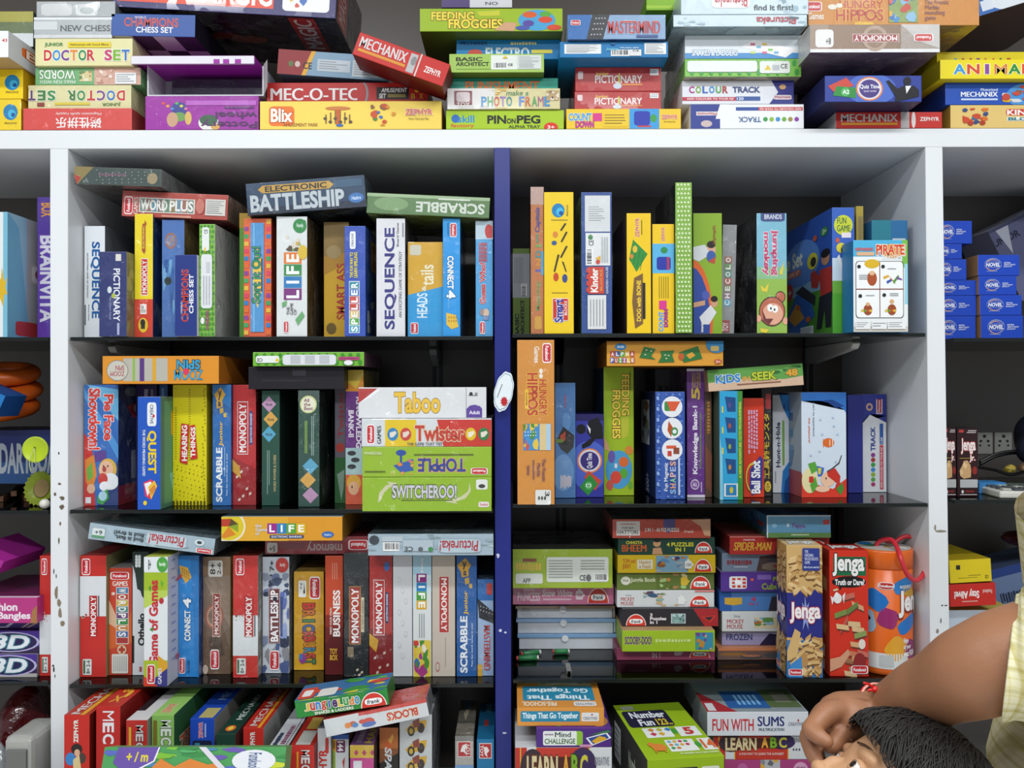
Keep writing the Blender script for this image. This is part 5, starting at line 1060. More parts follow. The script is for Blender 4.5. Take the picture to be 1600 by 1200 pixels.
stack(ZB, [
    I('lime green box with silver arrow title, bottom of the stack by the upright', 566, 768, 746, -.035, .27, '8fb324', P([(12, 74), (13, 46), (18, 24), (21, 20), (19, 12), (27, 16), (23, 32), (22, 27), (17, 44), (14, 70)], 'c8c8a0', 'picture'), P([(83, 14), (82, 40), (76, 58), (68, 66), (69, 60), (64, 72), (74, 78), (72, 72), (80, 62), (84, 40)], 'c8c8a0', 'picture'), T('SWITCHEROO!', 23, 22, 73, 62, 'c8c8cc', o='2a2c24', ow=.06, b=.06), R(30, 66, 70, 69, '5a6a20', 'small'), RR(88, 6, 97, 36, 'dfe0dc', 'label'), E(92.5, 26, 2.6, 6, '3a3a3a', 'label'), RR(90, 72, 98, 88, 'e8dcdc', 'logo'), T('Funskool', 91, 76, 97, 84, 'b83a3a', k='logo'), kind='wrap', top='a8c43a'),
    I('lime green box with upside down blue title, second in the stack by the upright', 566, 768, 698, -.03, .27, '93b52a', T('TOPPLE', 43, 38, 80, 84, '35408f', 180, o='d8a86a', ow=.07, b=.06), R(40, 24, 86, 30, '5a6a20', 'small'), E(30, 20, 4, 10, '2a4a9a', 'picture'), R(29.2, 24, 30.8, 54, '2a4a9a', 'picture'), P([(24, 62), (36, 46), (40, 78), (30, 86)], '3458a8', 'picture'), PIC(20, 40, 40, 92, None, ['d8863a', 'c86a8a', '3a60b0', 'd8a04a'], 12, 23, size=.16), FS(84, 70, 97, 92, 180), T('PRESSMAN', 2, 16, 15, 26, 'd8e0b0', 180, k='small'), R(2, 80, 18, 84, '5a6a20', 'small'), kind='wrap', top='b0c850'),
    I('white, yellow and red floor game box with coloured circles, third up in the stack', 565, 768, 654, -.03, .27, 'd2d6d9', R(18, 4, 42, 100, 'e0bf1e'), P([(58, 4), (100, 4), (100, 100), (63, 100)], 'c63228'), FS(4, 20, 10, 92, 90), T('GAMES', 12, 26, 15, 90, '3a3c40', 90, k='logo'), *[z_ for x_, cc, c2 in ((24, '2f80b8', 'e0d8c8'), (34, 'c4443a', 'e0d0c0'), (84, 'dcb81e', 'e8e0cc'), (94, '2f7a44', 'e0d8c8')) for z_ in (E(x_, 56, 4.2, 23, cc, 'picture'), P([(x_ - 2.4, 50), (x_ + 2, 44), (x_ + 3, 52), (x_ + .6, 66), (x_ - 2, 68)], c2, 'picture'))], T('Twister', 41, 24, 79, 82, 'c0392c', o='e8d8b8', ow=.03, b=.05), T('THE GAME THAT TIES', 35, 86, 62, 96, '5a5a64', k='small'), kind='wrap', top='e4e4e4'),
    I('white box with big yellow curly title, topmost of the stack by the blue upright', 560, 760, 605, -.02, .25, 'd9dadc', P([(0, 4), (15, 4), (0, 52)], 'b03a38', 'label'), P([(0, 52), (15, 4), (17, 10), (9, 34)], 'eceef0', 'label'), T('Taboo', 28, 16, 64, 84, 'e6bb3a', o='7a5a1c', ow=.02, b=.05), R(84, 2, 84.4, 98, '8a8c94'), E(88, 22, 1.4, 6, '1c1c20', 'label'), E(92, 22, 1.2, 5, '8a8c90', 'label'), R(86, 26, 93, 28, '3a3c40', 'label'), P([(84.5, 98), (84.5, 70), (87, 60), (91, 57), (95, 62), (96.6, 70), (96.6, 98)], '5a3c94', 'logo'), T('Adult', 86.5, 76, 95, 88, 'ece8f4', k='logo'), side='3a3c50', kind='wrap'),
])

# sign on the blue upright
def cloud_sign():
    c = W(787, 612, -.03)
    out = []
    for i in range(64):
        t = 2 * math.pi * i / 64
        r = 1 + .06 * abs(math.sin(4.5 * t))
        x, z = .0195 * r * math.cos(t), .041 * r * math.sin(t)
        out.append((x + z * .16, z))
    root = link('shelf_sticker', None)
    root.location = c
    tag(root, 'white cloud shaped sticker with a red flower on the blue upright', 'sticker')

    def plate(name, sc, y0, y1, hexc, pts=None):
        bm = bmesh.new()
        pts = pts or [(x * sc, z * sc) for x, z in out]
        a = [bm.verts.new((x, y0, z)) for x, z in pts]
        b = [bm.verts.new((x, y1, z)) for x, z in pts]
        bm.faces.new(a)
        bm.faces.new(list(reversed(b)))
        for i in range(len(pts)):
            j = (i + 1) % len(pts)
            bm.faces.new((a[i], b[i], b[j], a[j]))
        bmesh.ops.recalc_face_normals(bm, faces=bm.faces)
        link(name, bm_mesh(name, bm, [mat(hexc)]), root)
    plate('card', 1, 0, .0025, 'e4eaee')
    plate('printed_border', .92, -.0006, 0, '8ea4b4')
    plate('printed_center', .87, -.0010, -.0006, 'e0e8ec')
    rg = random.Random(4)
    fl = [(.001 + .0085 * (1 if i % 2 else .66) * math.cos(2 * math.pi * i / 20), -.021 + .0115 * (1 if i % 2 else .7) * math.sin(2 * math.pi * i / 20)) for i in range(20)]
    plate('red_flower', 1, -.0016, -.0010, 'b8262c', fl)
    bm = bmesh.new()
    for i in range(9):
        x, z = -.014 + .0012 * i, -.012 + .0032 * i
        bm_box(bm, x, x + .0016, -.0014, -.0010, z, z + .0026)
    link('handwriting', bm_mesh('handwriting', bm, [mat('4a5058')]), root)
    bm = bmesh.new()
    bm_box(bm, -.008, .008, .0025, .029, -.008, .008)
    link('foam_pad', bm_mesh('foam_pad', bm, [mat('d8d8d8')]), root)


cloud_sign()

# ================================================================ middle glass shelf, right bay
GROUP[0] = 'boxes on the middle right glass shelf'
ZB = ZB_R + .0006
row(ZB, [
    I('tall orange hippo game box standing against the blue upright, reading downward', 808, 866, 531, 793, -.012, .26, 'd08a38', FS(68, 2, 92, 14, -90), T('Games', 46, 4, 60, 14, 'efe6dc', -90, k='logo'), T('HUNGRY', 58, 24, 80, 46, 'b8442a', -90, o='e8b84a', ow=.07, b=.06), T('HIPPOS', 26, 20, 56, 46, 'b8442a', -90, o='e8b84a', ow=.07, b=.06), E(64, 19, 5, 1.6, 'e8e0d0', 'picture'), E(64, 22, 5, 1.4, 'e8e0d0', 'picture'), RR(20, 30, 30, 42, 'e8b83a', 'label'), T('GAME', 23, 32, 27, 40, '7a3a1c', -90, k='label'), PIC(16, 51, 60, 67, '3a8ac8', ['c84a3a', 'd8a83a', '4a8a3a', '2a70b8', 'e0c04a'], 12, 14), R(60, 51, 80, 67, 'd8c08a', 'picture'), R(78, 51, 90, 67, 'a8c8e0', 'picture'), *[E(22 + 7 * (i % 5), 56 + 2 * (i // 5), 1.4, .4, 'e8f0f4', 'picture') for i in range(10)], T('The Frantic', 66, 72, 76, 86, '7a4a5a', -90, k='small'), T('Marble', 52, 75, 62, 83, '7a4a5a', -90, k='small'), T('munching', 38, 73, 48, 85, '7a4a5a', -90, k='small'), T('game', 22, 76, 32, 82, '7a4a5a', -90, k='small'), RR(48, 91, 90, 100, 'dcdcd8', 'label', a=(4, 1)), T('3', 74, 92, 86, 95, '2a2a2a', -90, k='label'), *[E(58 + 8 * i, 96, 3, 1.2, '4a4a4a', 'label') for i in range(3)], side='a8702c', kind='wrap'),
    I('steel blue space game box with dark rock picture beside the tall orange box', 867, 899, 598, 778, None, .24, '4a7ab4', E(40, 78, 52, 16, '6a98cc'), E(56, 34, 20, 8, '5f90c8'), P([(6, 50), (40, 38), (94, 46), (90, 56), (60, 62), (30, 58)], '2a2a2e', 'picture'), P([(24, 46), (52, 42), (50, 50), (28, 52)], 'b0482c', 'picture'), R(4, 49, 40, 52, '6a8a3a', 'picture'), T('zephyr', 44, 10, 56, 22, 'b8505a', -90, k='logo'), G(26, 80, 80, 92, 'd8d0d8', 0, o='8a3a5a', b=.03), side='2a4a7a', kind='wrap'),
    I('short navy quiz box with silhouette man printed sideways, right of the space box', 899, 943, 647, 777, None, .2, '34389a', R(0, 0, 100, 8, '26205f'), E(50, 62, 70, 30, '4a62c0'), P([(46, 8), (80, 4), (96, 14), (98, 30), (60, 30), (40, 22)], '14141c', 'picture'), E(20, 18, 17, 6, '14141c', 'picture'), P([(40, 12), (54, 18), (52, 24)], 'e4e4ea', 'picture'), P([(60, 28), (76, 28), (52, 38), (24, 42), (22, 37)], '14141c', 'picture'), E(50, 56, 44, 15, 'e0803a', 'logo'), E(50, 56, 39, 13.4, 'd8d4e0', 'logo'), E(50, 56, 33, 11, '3a2f78', 'logo'), T('Quiz Time', 40, 47, 62, 65, 'f0f0f4', 90), P([(46, 68), (92, 80), (70, 92), (30, 76)], 'c8463a', 'picture'), P([(14, 88), (50, 72), (80, 84), (44, 98)], '2f8a3f', 'picture'), E(46, 86, 13, 5, '54b060', 'picture'), T('C3', 36, 83.5, 56, 88, 'f0f4f0', 90, k='small'), side='26266a', top='2c2a70'),
    I('lime green frog game box standing on end, bubble letters reading downward', 943, 990, 573, 774, None, .24, '9cb824', T('FEEDING', 60, 6, 86, 38, 'efd24a', -90, o='4a2a18', ow=.08, b=.05), T('FROGGIES', 28, 18, 56, 56, 'efd24a', -90, o='4a2a18', ow=.08, b=.05), P([(58, 40), (84, 38), (82, 54), (60, 56)], 'b8bc38'), R(86, 4, 90, 18, '5a6a1c', 'small'), E(50, 80, 44, 15, '4a9ccc', 'picture'), P([(0, 54), (14, 60), (20, 66), (2, 64)], 'd0a07a', 'picture'), E(26, 70, 12, 5, '6a5aa8', 'picture'), E(66, 74, 16, 4, 'd86a34', 'picture'), E(66, 83, 13, 4, '5aa83a', 'picture'), E(40, 86, 18, 5, 'd84a3a', 'picture'), E(84, 65, 14, 3.4, 'd8863a', 'picture'), E(20, 92, 12, 4, 'c85a4a', 'picture'), E(40, 77, 5, 2, 'e0dce0', 'picture'), E(88, 92, 8, 3, '6aa83a', 'picture'), side='6a7a1c', left='1a3a5a'),
    I('royal blue dotted magnetic shapes box with three white circles down the spine', 1024, 1070, 612, 780, None, .21, '3656a4', DOTS(4, 20, 4.5, 1.0, '6a8ad0', stag=True), R(16, 0, 34, 100, '3a5cac'), *[E(8, 6 + 10 * i, 5, 2, '8aa8e0') for i in range(9)], *[E(56, y_, 35, 9.8, 'e4e6ea', 'picture') for y_ in (14, 34, 54)], RR(30, 9, 66, 18, '3f8a48', 'picture'), P([(38, 9), (84, 9), (66, 18), (50, 18)], 'd85a3a', 'picture'), P([(44, 27), (60, 34), (52, 42), (40, 36)], 'b8502c', 'picture'), E(64, 37, 12, 4, '3f8a4a', 'picture'), E(64, 37, 7, 2, 'e4e6ea', 'picture'), R(36, 50, 70, 53, 'd85a3a', 'picture'), R(40, 55, 54, 60, 'c8443a', 'picture'), R(60, 52, 80, 58, '8a4a3a', 'picture'), T('Fun Magnetic', 28, 66, 44, 92, 'e8ecf4', 90, b=.03), *[T(ch, 48, 90.5 - 5.2 * i, 68, 95 - 5.2 * i, cc, 90, b=.07) for i, (ch, cc) in enumerate(zip('SHAPES', ['8ab0d8', 'd8a08a', '8ac0a0', 'd8b0b0', 'a0b0d8', 'd8a08a']))], R(76, 62, 82, 96, 'c0cce4', 'small'),
      RR(6, 8, 62, 52, 'b8c0c8', 'picture', 'l', a=(4, 2)), PIC(12, 10, 60, 50, None, ['7a8a5a', '3a4a6a', 'b8583a', '8a94a0', '4a3a30'], 14, 51, f='l', size=.2), E(46, 14, 14, 5, '7a5a3a', 'picture', 'l'), T('500+', 40, 80, 60, 98, 'a8b0cc', 90, f='l'), left='1d2a58', top='8a94a8'),
    I('violet book box with big white upward title and orange number five', 1073, 1104, 576, 777, None, .2, '662f88', R(0, 0, 100, 2, 'e0dce4'), T('5', 26, 15, 74, 24, 'e0c24a', 90, b=.05), *[T(s_, 30 + 13 * i, 3, 39 + 13 * i, 15, 'd8b83a', 90, k='small') for i, s_ in enumerate(('DIFFERENT', 'JIGSAW', 'PUZZLE', 'COMBO'))], T('Knowledge Bank-1', 32, 29, 66, 82, 'efeaf4', 90, b=.04), R(72, 34, 80, 78, '5a7a4a', 'small'), E(44, 90, 25, 4, 'e0d8e4', 'logo'), E(44, 90, 21, 3.2, '8a5aa4', 'logo'), T('ALL', 32, 88.6, 56, 91.4, 'f0ecf4', 0, k='logo'), R(0, 98, 100, 100, 'd8d0dc'), R(76, 88, 84, 96, 'b8a0c4', 'small'), left='4a2a54', side='4a2460', kind='wrap'),
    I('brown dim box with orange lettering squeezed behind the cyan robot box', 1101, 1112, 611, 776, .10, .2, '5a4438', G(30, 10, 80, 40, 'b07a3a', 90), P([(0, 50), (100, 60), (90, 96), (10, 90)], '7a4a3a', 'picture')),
    I('cyan robot programming box with four navy pictures and green right edge', 1124, 1160, 611, 781, None, .24, '2f9ccc', R(78, 0, 100, 100, '3f8a3a'), T('A NEW ADVANTURE CLCD PROGRAMMING', 84, 10, 94, 80, 'd8d04a', 90, k='small'), *[P([(24, y_), (70, y_ + 1), (70, y_ + 14), (34, y_ + 14)], '1f4a80', 'picture') for y_ in (5, 24, 43, 62)], *[E(44, y_ + 8, 6, 2.4, cc, 'picture') for y_, cc in ((5, '5a4a8a'), (24, 'a8503a'), (43, '8aa03a'), (62, 'b8803a'))], *[R(10, y_, 16, y_ + 6, 'd8c83a', 'small') for y_ in (14, 33, 52)], R(18, 85, 78, 97, 'd8dce0', 'label'), R(26, 86, 72, 96, '2a7ab0', 'label'), E(50, 91, 8, 3, 'c8b83a', 'label'), P([(0, 40), (12, 60), (14, 100), (0, 100)], '7ac0d8'), left='4a5a4a'),
    I('bright red ball game box with white slanted title badge on the middle shelf', 1161, 1199, 622, 777, None, .05, 'd03a22', *[G(24 + 12 * i, 12, 33 + 12 * i, 56 - 4 * (i % 2), 'd8a8c8', 90, k='small') for i in range(4)], E(44, 80, 34, 15, 'd8c84a', 'logo'), E(44, 80, 29, 13, 'd03a22', 'logo'), P([(30, 72), (80, 58), (94, 62), (88, 92), (40, 98), (28, 90)], '3a3a84', 'title'), T('Ball Shot', 36, 63, 80, 96, 'f2f0f0', 90, b=.06), left='8a1c14', top='b82a1c', side='8a2018'),
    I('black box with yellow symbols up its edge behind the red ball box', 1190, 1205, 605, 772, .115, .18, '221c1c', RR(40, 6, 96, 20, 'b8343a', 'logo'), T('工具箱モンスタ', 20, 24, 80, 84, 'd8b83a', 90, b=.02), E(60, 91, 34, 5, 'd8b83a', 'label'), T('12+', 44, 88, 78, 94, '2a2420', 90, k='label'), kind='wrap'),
    I('white box with blue wave corners and dark upward title, left of the fishing picture box', 1207, 1235, 617, 770, None, .22, 'd6dae0', P([(40, 0), (100, 0), (100, 26), (60, 12)], '2b7cc4'), P([(50, 100), (60, 78), (100, 68), (100, 100)], '2b7cc4'), P([(66, 100), (74, 88), (100, 82), (100, 100)], '184f94'), E(70, 12, 6, 3, '184f94', 'picture'), T('Hunt-n-Hide', 20, 28, 46, 74, '3a3c54', 90, b=.03), RR(58, 26, 72, 72, '7aa84a', 'small'), R(12, 78, 20, 90, '9aa0a8', 'label'), left='8a949e', side='1c5a9c'),
    I('wide white and red carton with cartoon child fishing, on the middle right shelf', 1252, 1322, 613, 777, None, .16, 'cfdae6', R(0, 0, 100, 8, '2f6cb8'), P([(0, 8), (30, 5), (60, 7), (76, 14), (96, 17), (100, 20), (100, 8)], '2f6cb8'), P([(40, 8), (60, 10), (78, 15), (96, 13), (70, 7)], '1c3f80'), P([(0, 78), (16, 86), (70, 92), (100, 82), (100, 100), (0, 100)], 'd83a28'), T("Let's go experience", 24, 10, 30, 42, '6a7a8a', -90, k='small'), T('this pleasure!', 14, 24, 20, 48, 'c8603a', -90, k='title'), E(60, 48, 13, 4.4, 'd86a2c', 'picture'), P([(48, 44), (54, 48), (48, 53)], 'd86a2c', 'picture'), R(62, 45, 64, 51, 'f0d8c0', 'picture'), R(68, 45, 70, 51, 'f0d8c0', 'picture'), P([(88, 60), (90, 60), (84, 68), (66, 74), (56, 76), (56, 75), (66, 72.6), (82, 67)], '3a3a3a', 'picture'), E(18, 84, 18, 12, 'e4d8a4', 'picture'), P([(14, 68), (30, 66), (36, 74), (22, 78)], '5aa03a', 'picture'), P([(34, 70), (50, 72), (46, 80), (36, 80)], '3a6ac0', 'picture'), P([(36, 72), (44, 72), (42, 78), (37, 78)], 'd8c83a', 'picture'), E(58, 83, 16, 7, 'ecc0a0', 'picture'), P([(56, 76), (74, 72), (86, 80), (84, 88), (70, 84), (58, 80)], 'c8342a', 'picture'), E(84, 89, 9, 3, 'c8342a', 'picture'), E(54, 82, 1.6, 1, '2a2020', 'picture'), P([(18, 88), (30, 80), (36, 90), (24, 96)], '5aa03a', 'picture'), RR(16, 80, 26, 86, 'c8342a', 'picture'), P([(76, 92), (90, 86), (94, 92), (86, 98)], '4a8a34', 'picture'), E(46, 92, 16, 3, 'ecc0a0', 'picture'), *[E(x_, y_, 2.4, 1, 'b0c4da', 'picture') for x_, y_ in ((42, 26), (70, 24), (80, 40), (40, 56), (72, 32), (76, 66), (20, 60), (46, 40))],
      R(0, 76, 100, 100, 'b04a44', None, 'l'), R(10, 16, 60, 46, '8aa8c8', 'picture', 'l'), *[R(20 + 26 * (i % 2), 20 + 16 * (i // 2), 40 + 26 * (i % 2), 28 + 16 * (i // 2), cc, 'picture', 'l') for i, cc in enumerate(['4a80b8', '3a6a9a', '3a5a4a', '5a90b8', '4a7ab0', '6a9ac0'])], P([(20, 60), (70, 56), (60, 72), (30, 74)], '5a84b0', 'picture', 'l'), left='aab4c0', top='d8dce4'),
    I('sky blue junior game box with green and orange letters beside the fishing carton', 1322, 1343, 637, 767, None, .045, '3a98d4', P([(0, 84), (60, 88), (70, 100), (0, 100)], 'd8b83a'), PIC(10, 2, 90, 24, None, ['2a6a8a', '4aa85a', '2a80b8'], 8, 61), T('TIC TAC TOE', 30, 28, 76, 74, 'd8b83a', -90, o='b84a3a', b=.05), R(60, 78, 68, 96, '2a70a8', 'small')),
    I('navy and white colour puzzle box with red strip, rightmost on the middle shelf', 1347, 1385, 616, 769, None, .22, 'd8dade', R(0, 0, 100, 22, '31398c'), P([(0, 22), (100, 22), (100, 29), (30, 20), (0, 29)], '31398c'), P([(0, 30), (32, 21), (100, 29), (100, 32), (0, 32)], 'd8dade'), E(30, 13, 14, 4, 'c8a08a', 'logo'), E(30, 13, 7, 2, '31398c', 'logo'), R(58, 5, 84, 20, 'd0c8d0', 'logo'), R(62, 5, 80, 19, 'a83848', 'logo'), T('Playmate', 66, 6, 76, 18, 'e8dce0', 90, k='logo'), T('TRACK', 34, 33, 54, 58, '3a4a90', 90, b=.04), *[E(44, 92 - 5 * i, 9, 2.2, cc, 'title') for i, cc in enumerate(['a83a6a', '58a04a', '8ab03a', '3a8ac8', '3a9a4a', 'a83a3a', '8a3a8a'])], R(72, 52, 86, 97, 'c03a48', 'label'), T('ADD COLOURS TO YOUR IQ!', 75, 54, 83, 96, 'ece0e4', 90, k='small'), R(72, 30, 86, 51, '2f5aa0', 'label'), T('120', 75, 44, 83, 50, 'e0e8f0', 90, k='small'), left='2a3080', side='31398c', top='c8ccd8'),
], right=True)
B('navy box with white square corner behind the colour puzzle box', 1325, 1348, 617, 700, .17, .12, '2a3080', z=ZB)
B('grey box with piano key picture standing behind the dotted blue box', 1024, 1078, 577, 700, .305, .13, '77767a', *[R(10 + 18 * i, 14, 20 + 18 * i, 30, '2a2a30', 'picture') for i in range(5)], E(60, 40, 40, 8, '3f6a34', 'picture'), z=ZB)
B('orange alphabet puzzle box lying under the glass on the lime frog box', 948, 1130, 533, 572, .03, .2, 'd39634', R(0, 0, 100, 8, 'b87a2a'), E(12, 22, 5, 14, '3a80b8', 'logo'), T('kids', 9, 16, 15, 27, 'e8f0f4', k='logo', sh=.2), *[z_ for i, (ch, cc) in enumerate(zip('ALPHA', ['b8443a', '4a5aa0', '58a04a', 'd8b03a', 'b8443a'])) for z_ in (R(3 + 4.2 * i, 40, 7 + 4.2 * i, 62, cc, 'title'), T(ch, 3.8 + 4.2 * i, 43, 6.2 + 4.2 * i, 59, 'ece8e0', b=.06))], *[z_ for i, (ch, cc) in enumerate(zip('PUZZLE', ['4a5aa0', 'b8443a', '58a04a', 'a04a8a', 'd8b03a', 'b8443a'])) for z_ in (R(3 + 3.5 * i, 66, 6.3 + 3.5 * i, 88, cc, 'title'), T(ch, 3.6 + 3.5 * i, 69, 5.7 + 3.5 * i, 85, 'ece8e0', b=.06))],
  P([(32, 22), (42, 32), (38, 60), (42, 74), (28, 66)], '2f7038', 'picture'), P([(46, 40), (58, 38), (56, 56), (58, 84), (44, 86), (47, 62)], '2f7038', 'picture'), P([(62, 46), (78, 20), (82, 70), (66, 86)], '2f7038', 'picture'), P([(68, 56), (73, 44), (76, 58), (71, 72)], 'd39634', 'picture'), E(64, 62, 2.5, 14, 'b85a2a', 'picture'), *[E(x_, y_, .8, 2.4, 'd8c8b0', 'picture') for x_, y_ in ((34, 36), (38, 40), (33, 54), (50, 56), (53, 58), (51, 70))], E(94, 12, 9, 36, '3a86b8', 'logo'), RR(89, 20, 96, 40, 'd8b86a', 'logo'), P([(92, 76), (96, 72), (99, 80), (97, 92), (93, 92)], 'b85a3a', 'label'), T('3+', 93.5, 79, 97.5, 88, 'f0e0d0', k='label'), side='8a5a1c', z=W(968, 572, .03).z, left='8a5a1c')
B('pale jungle hide game box with blue and yellow cartoon letters, tilted over the violet box', 1106, 1255, 573, 607, .06, .2, 'd0b096', P([(0, 0), (100, 0), (100, 56), (80, 66), (40, 52), (0, 60)], '5f9a4a'), PIC(62, 4, 98, 50, None, ['3f7a34', '74b058', '2f6a3a'], 9, 71), T('KiDS', 8, 26, 34, 66, '3a80c0', o='e0ecf0', ow=.06, b=.06), T('iN', 36, 40, 44, 62, 'd8a04a', b=.05), T('SEEK', 46, 24, 72, 64, 'b8c43a', o='4a5a1c', ow=.06, b=.06), T('48', 82, 22, 94, 54, 'd8a83a', o='a8563a', ow=.06, b=.05), R(30, 74, 76, 79, '8a5a44', 'small'), rot=-4.0, side='8a6a54', left='9a7a64')

